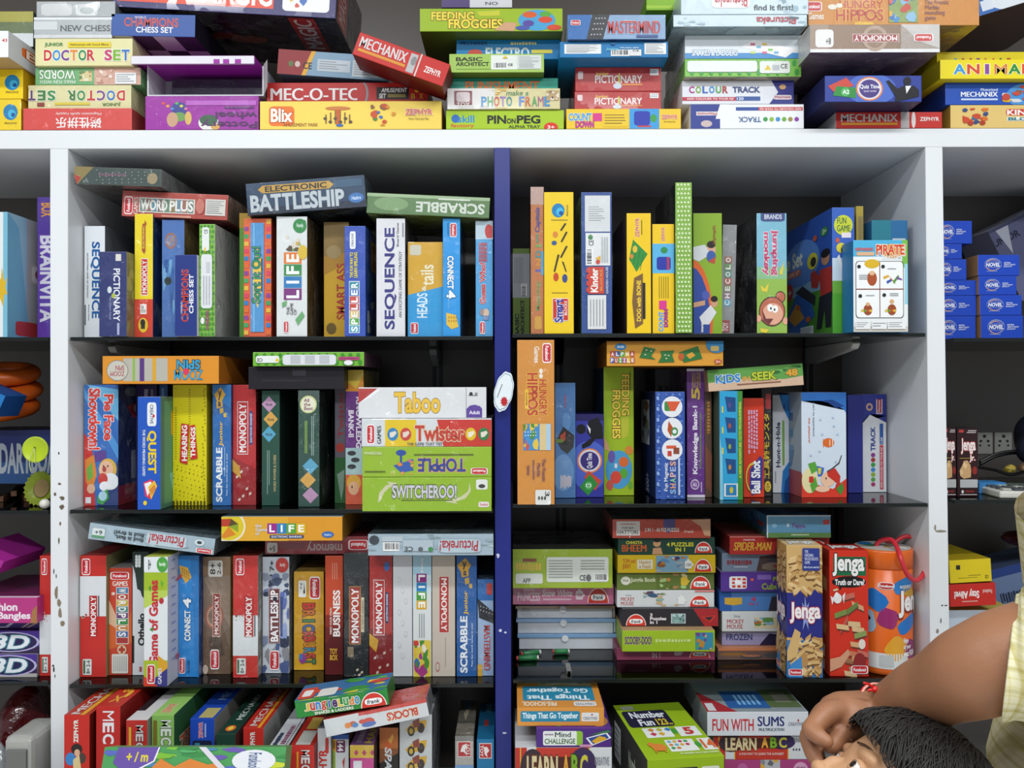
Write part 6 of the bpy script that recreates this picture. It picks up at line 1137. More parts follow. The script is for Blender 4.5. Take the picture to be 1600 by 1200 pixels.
# ================================================================ lowest glass shelf, left bay
GROUP[0] = 'boxes on the lowest left glass shelf'
ZC = ZC_L + .0006
RED = 'c4302a'
TOWN = lambda y: PIC(8, y - 5, 46, y + 3, None, ['8a5a3a', 'c8a08a', '5a3a34', 'd8c8b8', 'a83a34'], 9, 81, size=.2)
row(ZC, [
    I('red and white money game box with high white band, leftmost on the lowest shelf', 125, 166, 868, 1058, None, .26, RED, R(0, 17, 100, 50, 'd9dcde'), TOWN(52), R(36, 33, 66, 66.5, 'b02a28', 'title'), T('MONOPOLY', 42, 34, 62, 66, 'f2eeee', 90, b=.03), R(70, 33, 74, 50, '3a3c40', 'small'), FS(8, 2.4, 40, 16, 90), RR(12, 85, 46, 98, 'dcdedc', 'label', a=(4, 1)), R(14, 86, 22, 97, '3f6a44', 'label'), T('8+ 2-6', 26, 86, 40, 97, '2a2c2c', 90, k='label'), side='8a8458', top='8f2a28'),
    I('red and orange word game box with tile letters reading downward', 169, 206, 887, 1055, None, .22, 'c4452f', P([(0, 30), (30, 44), (36, 70), (0, 62)], 'd8b090'), P([(0, 52), (60, 60), (100, 40), (100, 70), (0, 76)], 'd0622f'), FS(6, 4, 88, 11), T('GAMES', 16, 12.5, 82, 17, 'f2e8e0', b=.04, k='logo'), R(32, 18, 86, 71, 'ece9e2', 'title'), *[R(34, 18.6 + 5.8 * i, 84, 23.8 + 5.8 * i, cc, 'title') for i, cc in enumerate(['3a7aa8', 'b8442f', 'c8a83a', '4a8a8a', '6a4a7a', '3f8a4a', 'c8803a', '4a6aa8', 'a83a3a'])], *[T(ch, 42, 19.3 + 5.8 * i, 76, 23.2 + 5.8 * i, 'f4f2ec', -90, b=.08) for i, ch in enumerate('WORDPLUS')], E(20, 24, 8, 1.6, 'e0c8bc', 'small'), E(58, 76, 20, 4.4, 'd8c0a0', 'logo'), R(44, 74.6, 72, 77.4, 'b03a2a', 'logo'), R(53, 72.6, 63, 79.4, 'b03a2a', 'logo'), RR(14, 80, 86, 98, 'd6d3cc', 'label', a=(6, 1)), *[R(22 + 9 * i, 82, 25 + 9 * i, 96, '9a9a94', 'label') for i in range(7)], side='8a3424', top='9a9a96'),
    I('black and white disc game box half hidden behind the lime and white box', 207, 232, 862, 1055, None, .22, 'd3d6d8', P([(0, 0), (100, 0), (100, 42), (60, 36), (0, 10)], '24322c'), P([(0, 0), (100, 0), (100, 36), (30, 30)], '2a3a32'), *[E(26 + 18 * (i % 2), 4 + 2.4 * (i // 2), 9, 1.6, 'dfe4e2', 'picture') for i in range(8)], T('Othello', 36, 50, 78, 76, '1a1c1e', 90, b=.05), R(0, 68, 12, 90, '1c1e20', 'picture'), R(44, 93, 60, 97, 'b05a5a', 'label'), side='4a4e50'),
    I('white and lime family game box with big red upward title, standing at the shelf edge', 225, 262, 870, 1070, -.012, .24, 'dfe2e4', R(0, 0, 100, 11, 'dfe4e6'), R(0, 12, 100, 26, '9fb82c'), P([(0, 26), (100, 26), (100, 30), (60, 34), (0, 40)], 'b8cc5a'), E(78, 6, 24, 6, '4fa044', 'logo'), T('family', 64, 4, 92, 8, 'e8f4e4', k='logo'), T('8+', 18, 2, 30, 10, '3a3c3c', k='label'), T('Game of Games', 22, 18, 60, 84, 'c42f38', 90, b=.06), E(74, 34, 10, 2.4, 'b8343a', 'small'), P([(20, 24), (30, 22), (28, 27)], '3f8a3a'), P([(70, 18), (82, 20), (76, 24)], '5aa83a'), P([(24, 56), (40, 54), (38, 58)], '3f8a3a'), R(0, 80, 100, 100, 'a8b82c'), P([(60, 76), (100, 82), (100, 92), (64, 90)], 'd8a02a'), P([(30, 96), (100, 86), (100, 100), (20, 100)], '3a3a80'), P([(0, 92), (40, 97), (60, 100), (0, 100)], 'd0402a'), FS(14, 83, 48, 98, 90), T('GAMES', 60, 86, 76, 98, 'e8e4ec', 90, k='logo'), *[R(8 + (i % 6) * 15, 4 + (i // 6) * 7, 16 + (i % 6) * 15, 5 + (i // 6) * 7, '8a8cc0', 'small', 'r') for i in range(70)], R(16, 20, 60, 22, 'c85a6a', 'small', 'r'), R(16, 80, 60, 84, 'c85a6a', 'small', 'r'), side='c9cbdb', top='a8b444'),
    I('sky blue four in a row box with white title reading upward', 278, 311, 868, 1058, None, .2, '2182cc', P([(4, 8), (46, 10), (64, 18), (36, 23), (12, 16)], 'dca832', 'picture'), *[E(20 + 10 * i, 11 + 2.4 * j + i, 3, .8, 'a87a1c', 'picture') for i in range(4) for j in range(3)], E(10, 17, 6, 2, 'b83a3a', 'picture'), T('CONNECT', 30, 45, 60, 70, 'f0f4f6', 90, o='124f8a', ow=.05, b=.05), T('4', 24, 35, 62, 43, 'f0f4f6', 90, o='124f8a', ow=.06, b=.06), FS(4, 84, 34, 97, 90), R(46, 86, 54, 96, '124f8a', 'small'), P([(60, 0), (100, 0), (100, 100), (90, 100)], '1c74ba'), side='1a4a8a', top='6aa8d8', kind='wrap'),
    I('brown metallic money game box with round bronze emblem, beside the blue four box', 317, 360, 870, 1053, None, .24, '7a6557', P([(0, 18), (100, 10), (100, 60), (50, 40)], '8f7a68'), P([(0, 60), (60, 50), (100, 80), (100, 100), (0, 100)], '6a5240'), P([(20, 70), (60, 64), (80, 84), (30, 88)], '4f3c30'), R(0, 0, 100, 16, '8a6c50'), RR(20, 3, 72, 17, 'dcd8d0', 'label', a=(6, 2)), T('8+', 26, 5, 46, 15, '3a3430', 90, k='label'), T('2-6', 52, 5, 66, 15, '3a3430', 90, k='label'), E(42, 51, 34, 11, '9a5a4a', 'logo'), E(42, 51, 28, 9, 'b88a74', 'logo'), E(42, 51, 22, 7, '7a6557', 'logo'), R(36, 31, 64, 68, 'c8a898', 'title'), R(38, 31.6, 62, 67.4, '8a3a34', 'title'), T('MONOPOLY', 43, 33, 58, 66, 'ecdcd8', 90, b=.03), FS(28, 79, 60, 96, 90), E(10, 96, 10, 4, 'c8b0a0', 'picture'), side='b0904a', kind='wrap', top='6a5a50'),
    I('red and white money game box right of the brown one, white band low', 364, 403, 868, 1059, None, .24, RED, R(0, 49, 100, 82, 'd9dcde'), TOWN(51), R(46, 33, 82, 66.5, 'b02a28', 'title'), T('MONOPOLY', 52, 34, 76, 66, 'f2eeee', 90, b=.03), R(86, 49, 90, 66, '3a3c40', 'small'), FS(12, 2.4, 46, 16, 90), RR(16, 84, 52, 97, 'dcdedc', 'label', a=(4, 1)), R(18, 85, 26, 96, '3f6a44', 'label'), T('8+ 2-6', 30, 85, 46, 96, '2a2c2c', 90, k='label'), side='9a9488', kind='wrap', top='8f2a28'),
    I('white and navy naval battle box with ship explosion picture and boxed title', 410, 452, 870, 1052, None, .24, 'c6ccd6', PIC(0, 14, 100, 34, None, ['8a94a8', '3a4a6a', 'b0b8c8', '26304a', '6a78a0'], 16, 91), PIC(0, 68, 100, 100, None, ['7a86a4', '4a5a8a', '8a8a90', '2a3450', 'b4b8c4'], 18, 92), PIC(50, 30, 100, 70, None, ['8ea0d0', '5a6cb0', 'b8c4e0'], 10, 93), E(74, 7, 24, 6.4, 'c23a34', 'logo'), T('family', 66, 5, 86, 9, 'f0dcdc', k='logo'), T('7+', 28, 3, 44, 12, '3a3c44', 90, k='label'), R(24, 27, 66, 74, 'c8b8b8', 'title'), R(26, 27.4, 64, 73.6, '6a2a30', 'title'), T('BATTLESHIP', 31, 28.4, 60, 72.6, 'f0eef0', 90, b=.06), R(68, 34, 76, 68, '3a4a7a', 'small'), E(48, 36, 8, 2, '1c2030', 'title'), FS(28, 80, 64, 97, 90), side='6a727c', kind='wrap'),
    I('golden yellow brick game box with red letters, shorter than its neighbours', 459, 506, 893, 1047, None, .22, 'd9a31d', *[RR(10 + 44 * (i % 2), 6 + 20 * (i // 2), 50 + 44 * (i % 2), 24 + 20 * (i // 2), 'cf971a') for i in range(8)], FS(52, 5, 88, 28, -90), RR(16, 9, 42, 26, 'ecebe4', 'label', a=(4, 2)), T('7+', 20, 11, 28, 18, '3a3a3a', -90, k='label'), T('4', 32, 11, 38, 24, '3a3a3a', -90, k='label'), *[T(ch, 30, 32 + 7.2 * i, 70, 38.8 + 7.2 * i, cc, -90, o='3a2a20', ow=.06, b=.07) for i, (ch, cc) in enumerate(zip('BRICKBURST'[:5], ['c4352a', 'c86a2a', '3f7a4a', '3a5a9a', 'b8443a']))], *[T(ch, 34, 66 + 5.6 * i, 72, 71 + 5.6 * i, cc, -90, o='3a2a20', ow=.06, b=.07) for i, (ch, cc) in enumerate(zip('BURST', ['c4352a', 'd8842a', '3a7a9a', 'c8443a', '3f7a4a']))], E(30, 88, 12, 5, '8a3a8a', 'picture'), E(24, 86, 6, 3, '3a7ab0', 'picture'), kind='wrap', side='8a641a', top='c8a04a'),
    I('orange to maroon trading game box with white upward title', 508, 536, 868, 1054, None, .22, 'bf4a2c', R(0, 60, 100, 100, '5a1a1c'), R(0, 50, 100, 60, '8a2c20'), P([(0, 74), (60, 64), (100, 70), (100, 60), (0, 60)], '6f2220'), T('BUSINESS', 44, 29, 84, 68, 'f0e8e4', 90, b=.06), T('MIND YOUR OWN', 26, 44, 38, 66, 'e8d0c8', 90, b=.03), *[R(40 + 12 * i, 6, 44 + 12 * i, 20, 'd8907a', 'small') for i in range(3)], T('TOY\nBOX', 26, 78, 70, 88, 'd8a83a', 0, k='logo', b=.05), side='3a1414'),
    I('black money game box with white title in an orange edged frame', 537, 576, 864, 1057, None, .24, '26292b', R(0, 0, 100, 20, '2e3436'), R(22, 27, 68, 74, 'b88a4a', 'title'), R(24, 27.5, 66, 73.5, '8f2a22', 'title'), P([(24, 34), (66, 30), (66, 60), (24, 52)], 'a8402a', 'title'), T('MONOPOLY', 31, 29, 60, 72.5, 'f2eaea', 90, b=.04), R(70, 36, 82, 64, 'd8ccb0', 'label'), T('ULTIMATE BANKING', 73, 38, 80, 62, '4a3a2a', 90, k='small'), *[P([(x_, y_), (x_ + 9, y_ - .8), (x_ + 10, y_ + 1), (x_ + 1, y_ + 1.8)], 'c8bca8', 'picture') for x_, y_ in ((18, 78), (24, 80), (18, 82), (50, 94), (68, 96), (58, 98))], R(16, 76, 40, 84, '8a7a60', 'picture'), side='1a1c1e', kind='wrap', top='4a4e50'),
    I('red money game box with white framed title, pressed against the plain white box', 577, 613, 868, 1057, None, .24, 'a82a28', P([(0, 60), (100, 66), (100, 100), (0, 100)], '7f2224'), R(18, 20, 66, 66, 'e4d6d4', 'title'), R(20, 20.6, 64, 65.4, 'b02a2a', 'title'), T('MONOPOLY', 28, 22, 56, 64, 'f2ecec', 90, b=.03), RR(70, 30, 84, 56, '2a2e5a', 'label'), T('ELECTRONIC BANKING', 73, 32, 81, 54, 'd8dcec', 90, k='small'), E(76, 9, 12, 4, '3a64a8', 'logo'), P([(0, 64), (40, 70), (30, 80), (0, 74)], 'cc9a2e', 'picture'), *[P([(x_, y_), (x_ + 10, y_ - 1), (x_ + 11, y_ + 1), (x_ + 1, y_ + 2)], 'd0b8ac', 'picture') for x_, y_ in ((60, 80), (40, 92), (74, 90), (20, 84), (30, 96))], side='6a1a1a', kind='wrap'),
    I('plain white box with faint grey line drawings, lowest left shelf', 614, 644, 868, 1057, None, .24, 'd3d4d6', *[E(50 + (i % 3 - 1) * 16, 20 + 9 * i, 9, 2.6, 'c2c4c6', 'picture') for i in range(8)], *[E(50 + (i % 3 - 1) * 16, 20 + 9 * i, 7, 1.9, 'd3d4d6', 'picture') for i in range(8)], side='a8aaac'),
    I('pale blue and yellow family game box with four colour title tiles reading downward', 645, 674, 868, 1057, None, .24, 'd8dcda', R(0, 0, 100, 16, 'a8ccdc'), P([(0, 16), (100, 16), (100, 30), (0, 44)], 'c8dce0'), *[z_ for i, (ch, cc) in enumerate(zip('LIFE', ['8a2f7a', '2a80b8', '4f9a3a', 'd8a82a'])) for z_ in (R(20, 15 + 7.4 * i, 74, 22.2 + 7.4 * i, cc, 'title'), T(ch, 30, 16 + 7.4 * i, 66, 21 + 7.4 * i, 'f4f4f0', -90, b=.06))], T('the Game of', 44, 2, 60, 14, 'f0f2f4', -90, k='small', b=.03), *[R(34 + 12 * i, 48, 38 + 12 * i, 68, '8a9098', 'small') for i in range(3)], PIC(4, 70, 96, 100, 'd8c24a', ['c8443a', '4a8a3a', 'e0b83a', 'a83a8a', 'e8e0d0', '3a70b0'], 18, 95), P([(20, 96), (50, 90), (80, 96), (50, 101)], 'a03a7a', 'picture'), side='8a949a'),
    I('beige money game box with red framed title reading downward', 675, 711, 868, 1057, None, .24, 'c4b8aa', R(30, 17, 74, 64, 'd8ccc0', 'title'), R(32, 17.5, 72, 63.5, 'b0403c', 'title'), T('MONOPOLY', 40, 19, 64, 62, 'f0e6e0', -90, b=.03), R(56, 68, 60, 92, 'b09a8c', 'small'), E(24, 92, 9, 4, 'b05a54', 'logo'), E(24, 92, 7, 3, 'c4b8aa', 'logo'), side='8a8076'),
    I('blue junior word game box near the blue upright on the lowest shelf', 713, 745, 868, 1057, None, .24, '1f5a9e', P([(4, 8), (44, 2), (72, 8), (36, 18)], 'd09c30', 'picture'), T('y', 28, 5, 50, 13, '2a3a5a', b=.05), P([(22, 12), (60, 11), (60, 17), (26, 18)], 'd09c30', 'picture'), T('a', 34, 12.6, 50, 16.6, '2a3a5a', b=.05), P([(40, 19), (62, 18), (64, 23), (44, 24)], 'd0a84a', 'picture'), P([(60, 24), (76, 23), (78, 27), (64, 27)], 'd0a84a', 'picture'), T('SCRABBLE', 18, 50, 54, 97, 'e4e8ec', 90, b=.05), T('Junior', 36, 29, 60, 49, 'dcb04a', 90, b=.03), T('Two fun word games in one!', 72, 56, 82, 92, 'd0dcea', 90, k='small'), side='184a80', kind='wrap'),
    I('silver blue code game box with red title at its foot, against the blue upright', 746, 771, 905, 1056, None, .22, '9ab4d4', R(0, 0, 100, 22, '2a6ab0'), P([(0, 20), (100, 34), (100, 46), (10, 40)], '26282e', 'picture'), *[E(20 + 18 * (i % 5), 28 + 4 * (i // 5) + (i % 5), 4, .8, '9a9ea4', 'picture') for i in range(10)], RR(58, 4, 92, 16, 'c4362f', 'logo'), T('MASTERMIND', 38, 48, 80, 94, 'b83430', -90, o='ece8e8', ow=.05, b=.06), R(0, 88, 30, 100, 'd8a83a', 'picture'), side='4a5a70', kind='wrap'),
])
DOOD = lambda s: PIC(0, 4, 100, 96, None, ['94a8b4', 'b0c2cc', '86989f', 'a4b8c2', 'bccad2'], 22, s, size=.09, k=None)
B('pale blue doodle box with red upside down script sloping across the lowest shelf at left', 138, 336, 829, 855, -.0, .26, 'a3b8c4', DOOD(5), RR(3, 26, 13, 80, 'd8e0e0', 'label'), R(3, 70, 13, 84, '5a9a6a', 'label'), T('6+', 5, 38, 11, 64, '3a4448', 180, k='label'), T('find it fast,\nfind it first!', 20, 24, 44, 78, '2a3236', 180, k='small'), RR(46, 10, 78, 84, 'bccbd4', 'title'), T('Pictureka!', 48, 16, 76, 78, 'b02f3a', 180, sh=.1, b=.02), E(88, 34, 4, 20, 'd0dce0', 'picture'), E(88, 34, 2, 10, '3a4448', 'picture'), FS(86, 66, 99, 96, 180), side='5a6870', top='6a7880', kind='wrap', rot=7.5)
B('amber money life game box lying over the standing boxes with four colour title tiles', 346, 535, 807, 845, -.005, .22, 'd9952a', R(0, 0, 55, 100, 'dda631'), E(6, 40, 14, 66, 'e8dcc0', 'picture'), E(6, 40, 12.5, 58, 'd8c02a', 'picture'), P([(0, 10), (8, 8), (6, 40), (0, 40)], 'b8402a', 'picture'), P([(8, 8), (14, 30), (6, 40)], '5a4a2a', 'picture'), P([(14, 30), (14, 64), (6, 40)], '8aa02a', 'picture'), P([(6, 40), (12, 74), (2, 90), (0, 80)], 'd8822a', 'picture'), T('the\nGame\nof', 28, 30, 38, 76, 'e8e0d8', o='8a6a4a', ow=.03), *[z_ for i, (ch, cc) in enumerate(zip('LIFE', ['9a2f8a', '2f80b8', '5aa03a', 'd8b02a'])) for z_ in (R(38 + 8 * i, 28, 45.8 + 8 * i, 70, cc, 'title'), T(ch, 39.6 + 8 * i, 34, 44.2 + 8 * i, 64, 'f4f2ec', b=.07))], RR(40, 75, 68, 90, '2a3a6a', 'label'), T('ELECTRONIC BANKING', 41.5, 78, 66.5, 87, 'd8dce8', k='small'), E(88, 74, 5, 13, '3a6ab0', 'logo'), T('Hasbro', 85, 70, 91, 79, 'c8dcf0', k='logo', sh=.2), side='9a702a', top='8a9aa8', z=W(440, 845, -.005).z)
B('dull red memory card box with upside down grey title, under the amber box', 414, 577, 838, 866, .06, .2, '8f2c34', T('memory', 40, 24, 74, 80, 'b8a0a0', 180), R(12, 36, 38, 70, '7a2a30', 'label'), RR(2, 34, 12, 92, 'c8c4c0', 'label'), T('5+', 4, 54, 10, 84, '4a4040', 180, k='label'), FS(80, 20, 99, 76, 180), top='8a2a40', side='5a1a24', kind='wrap', z=W(440, 866, .06).z)
B('pale blue doodle box with barcode and red upside down script beside the blue upright', 575, 771, 834, 869, -.01, .24, 'a0b4c0', DOOD(6), E(5, 28, 4, 22, '3a4248', 'picture'), R(11, 10, 28, 34, 'b4c0c8', 'label'), BAR(12, 38, 25, 78), R(28, 28, 52, 78, 'b0bec8', 'label'), T('CE', 29, 58, 36, 80, '22282c', 180, k='label'), E(42, 70, 2, 11, '5a6468', 'label'), E(50, 70, 2, 11, '3f8a4a', 'label'), RR(56, 24, 90, 86, 'b4c4ce', 'title'), T('Pictureka!', 57, 30, 88, 80, 'a82f3a', 180, sh=.1, b=.02), side='6a7880', top='5a666c', kind='wrap', z=W(670, 868, -.01).z)

# ================================================================ lowest glass shelf, right bay
ZC = ZC_R + .0006
GROUP[0] = 'puzzle boxes stacked beside the blue upright'


def pale_case(label, x0, x1, z0, h, d, trim, dx):
    a, b = W(x0, 1000, d), W(x1, 1000, d)
    root = link('puzzle_case', None)
    root.location = ((a.x + b.x) / 2, d, z0)
    tag(root, label, 'puzzle', GROUP[0])
    w = b.x - a.x
    bm = bmesh.new()
    bm_box(bm, -w / 2, w / 2, 0, .2, 0, h * .74, 0, .002)
    link('tray', bm_mesh('tray', bm, [mat('ccd0d6', 'wrap')]), root)
    bm = bmesh.new()
    bm_box(bm, -w / 2 - .004, w / 2 + .006, -.004, .2, h * .76, h, 0, .001)
    bm_box(bm, w / 2 + .001, w / 2 + .006, -.002, .2, .002, h * .76, 1, .001)
    link('cover', bm_mesh('cover', bm, [mat(trim, 'wrap'), mat('a8aab0', 'wrap')]), root)
    bm = bmesh.new()
    bmesh.ops.create_cone(bm, cap_ends=True, segments=16, radius1=.008, radius2=.008, depth=.003, matrix=Matrix.Translation((-.005, -.003, h * .72)) @ Matrix.Rotation(math.pi / 2, 4, 'X'))
    link('clasp', bm_mesh('clasp', bm, [mat('dfe2e4', 'plastic')]), root)
    return z0 + h + .0006


z = ZC
for lb, x0, x1, h, tr, dx in (('clear pale flat case with blue lid, bottom of the three under the pink box', 811, 961, .0375, '7fa8d0', 0),
                              ('clear pale flat case with blue lid, middle of the three under the pink box', 809, 958, .036, '86acd2', 0),
                              ('clear pale flat case with tan lid, top of the three under the pink box', 808, 957, .031, 'b89a78', 0)):
    z = pale_case(lb, x0, x1, z, h, .20, tr, dx)
PUZ = lambda s: PIC(0, 0, 100, 100, None, ['3a70a8', '6aa0d0', 'c87a8a', 'd8b86a', '4a4a8a'], 12, s)
JIG = lambda x, y, c='e4e4e0': RR(x - 3.6, y - 22, x + 3.6, y + 22, c, 'label') + E(x, y - 24, 1.4, 8, c, 'label') + E(x + 4, y, 1.4, 8, c, 'label')
stack(z, [
    I('blue castle puzzle box partly covered above the pale flat cases', 809, 958, 938, .2, .2, '4a86bc', R(54, 0, 72, 100, '8aa8c8', 'picture'), R(60, 40, 70, 90, 'a8784a', 'picture'), *[R(61 + 3 * i, 46, 63 + 3 * i, 60, '3a3034', 'picture') for i in range(3)], R(78, 0, 92, 60, '5a4a94', 'picture'), E(12, 0, 8, 40, 'c04a44', 'logo'), E(30, 40, 6, 40, 'd0d4dc', 'label'), E(38, 50, 5, 40, 'c8a0b8', 'picture')),
    I('pink puzzle box with white script and red dome logo', 801, 959, 913, .16, .22, 'cf7596', T('Disney', 11, 18, 22, 36, 'f0dce4', k='logo', sh=.2), T('PRINCESS', 5, 40, 27, 82, 'f4e4ea', b=.01), T('Snow White', 29, 26, 59, 60, 'f4e4ea', sh=.2, b=.02), R(30, 70, 58, 78, 'e8c0d0', 'small'), JIG(66, 54, 'f0dce4'), T('150', 63.5, 46, 68.5, 62, 'b05a7a', k='label'), FRANK(74, 16, 95, 92), top='c8a078', kind='wrap'),
    I('lime puzzle box with long white information panel lying on the pink box', 801, 957, 858, .12, .24, '9db52c', G(3, 34, 30, 56, 'd8b83a', o='7a4a2a', ow=.03), R(10, 24, 24, 32, '8a4a34', 'label'), RR(3, 62, 30, 88, 'dfe2d8', 'label', a=(1.5, 5)), T('APP', 10, 74, 18, 86, '3a3c34', k='label'), RR(34, 20, 96, 84, 'dfe3da', 'label', a=(2, 6)), *[R(36, 28 + 7 * i, 60, 31 + 7 * i, 'a0a498', 'label') for i in range(7)], *[R(68, 28 + 7 * i, 92, 31 + 7 * i, 'a0a498', 'label') for i in range(4)], T('CE', 67, 66, 73, 80, '3a3c3c', k='label'), E(76, 73, 2.6, 9, '6a6c6a', 'label'), BAR(82, 62, 95, 82), top='4a4c44', kind='wrap'),
])
GROUP[0] = 'jigsaw boxes in the middle stack on the lowest right shelf'
stack(ZC, [
    I('plum coloured puzzle box at the bottom, mirrored in the dark glass', 964, 1117, 1012, .12, .22, '94405e', T('IN 1', 36, 40, 44, 80, 'd8b8c4'), FRANK(74, 4, 95, 80), G(12, 10, 30, 34, 'b87a90', k='title'), JIG(62, 40, 'c8a8b4'), top='7a3450'),
    I('lime puzzle box with purple title on the plum box, lid picture visible', 972, 1117, 985, .09, .22, '9cbb28', T('SCOOBY-DOO!', 3, 28, 32, 66, '5a3a6a', o='c8c088', ow=.03, b=.05), G(36, 40, 74, 56, 'c8d88a', k='small'), PIC(79, 10, 98, 90, '3a8aa8', ['b8843a', '6a4a8a', 'd8b84a', '4a9a6a', 'c8a08a'], 10, 97), top='b0906a'),
    I('black puzzle box with red dome logo and red right end', 972, 1122, 951, .12, .22, '2f2c30', P([(74, 0), (100, 0), (100, 100), (86, 100)], 'a82c30'), FRANK(4, 30, 25, 96), T('3\nPuzzles\nin 1', 29, 26, 46, 86, 'e8e4e4', b=.04), R(51, 28, 66, 84, 'c8d4d4', 'picture'), PIC(52, 30, 65, 82, '7a9a98', ['b8d0d0', '4a5a60', '8ab0a8'], 7, 98), P([(82, 46), (98, 36), (92, 80)], 'c83a34', 'logo'), P([(85, 50), (95, 44), (91, 68)], '2f2c30', 'logo'), top='4a4a4e'),
    I('white puzzle box with red lettering and cartoon party picture', 964, 1116, 922, .13, .22, 'd0d2d2', T('Disney', 9, 24, 15, 38, '8a8a8c', k='logo', sh=.2), T('MICKEY\nMOUSE', 4, 42, 18, 88, 'b02f34', b=.06), PIC(27, 6, 66, 94, None, ['7a8a5a', '5a4a60', 'b06a4a', '8ab0a8', '3a5a7a', 'c8a880'], 18, 99, size=.16), JIG(66, 60), FRANK(74, 28, 95, 96), R(80, 0, 100, 10, 'd87a78'), top='b0b4b0'),
    I('olive green jungle puzzle box with white serif title and yellow puzzle piece', 964, 1116, 894, .13, .22, '5f6f34', R(0, 0, 40, 100, '66783a'), E(9, 48, 5, 24, 'd8d8c8', 'logo'), T('Disney', 6, 40, 12, 56, '5f6f34', k='logo', sh=.2), T('Jungle Book', 14, 30, 40, 62, 'd8d8b8', b=.02), PIC(44, 6, 72, 94, None, ['8ab06a', '9a7a54', '4a6a34', 'b8844a', 'c8b890', 'a0c07a'], 16, 100, size=.22), JIG(69, 52, 'd0b038'), FRANK(75, 20, 96, 94), top='5a6a34'),
    I('yellow puzzle box with red cartoon title and white jigsaw picture', 965, 1118, 867, .12, .22, 'd8b520', T('TOM and\nJERRY', 5, 22, 18, 82, 'b8402c', b=.06), R(20, 26, 36, 78, 'e0dcc8', 'label'), T('Having\na Feast', 22, 30, 34, 74, 'c8903a'), PIC(39, 4, 72, 96, '7aa0b8', ['9aa4ac', '8a5a2a', 'b87a3a', 'd8d0c4', '4a3a6a', '5a8ab0'], 16, 101, size=.2), JIG(72, 54), T('150', 70, 46, 75, 62, '6a6a64', k='label'), FRANK(78, 22, 96, 92), top='b89a20'),
    I('dark green puzzle box with orange title and yellow capitals', 966, 1117, 840, .12, .22, '22443a', T('CHHOTA', 8, 20, 25, 38, 'd8c83a', b=.04), T('BHEEM', 4, 42, 29, 82, 'd2602a', b=.07), E(40, 34, 4, 20, 'cc9a72', 'picture'), P([(35, 98), (36, 62), (44, 58), (46, 98)], 'cc9a72', 'picture'), E(40, 18, 3.4, 10, '22221e', 'picture'), T('4 PUZZLES', 50, 28, 78, 52, 'd8d03a', b=.05), T('IN 1', 59, 58, 69, 82, 'd8d03a', b=.05), FRANK(79, 24, 97, 90), top='2a4a40', side='2a5a48'),
    I('red ninja puzzle box topmost of the jigsaw stack, white name panel at left', 957, 1110, 811, .11, .2, 'b84636', R(4, 12, 28, 86, 'd8d4d0', 'label'), T('NINJA', 10, 40, 22, 54, '5a4a44', k='title'), T('HATTORI', 5, 58, 26, 78, '5a4a44', k='title'), T('nickelodeon', 8, 20, 24, 30, 'b85a4a', k='logo'), P([(52, 0), (64, 0), (64, 50), (56, 76), (52, 40)], '4a4a84', 'picture'), T('2 IN 1 - 60 PCS PUZZLE', 33, 46, 68, 66, 'e8dcd4', b=.03), T('Frank', 73, 58, 83, 72, 'e0c8bc', k='logo', sh=.2), P([(80, 4), (100, 0), (100, 90), (94, 86), (90, 40)], 'd0a080', 'picture'), top='3f5248', kind='wrap'),
])
GROUP[0] = 'jigsaw boxes in the stack behind the block tower boxes'
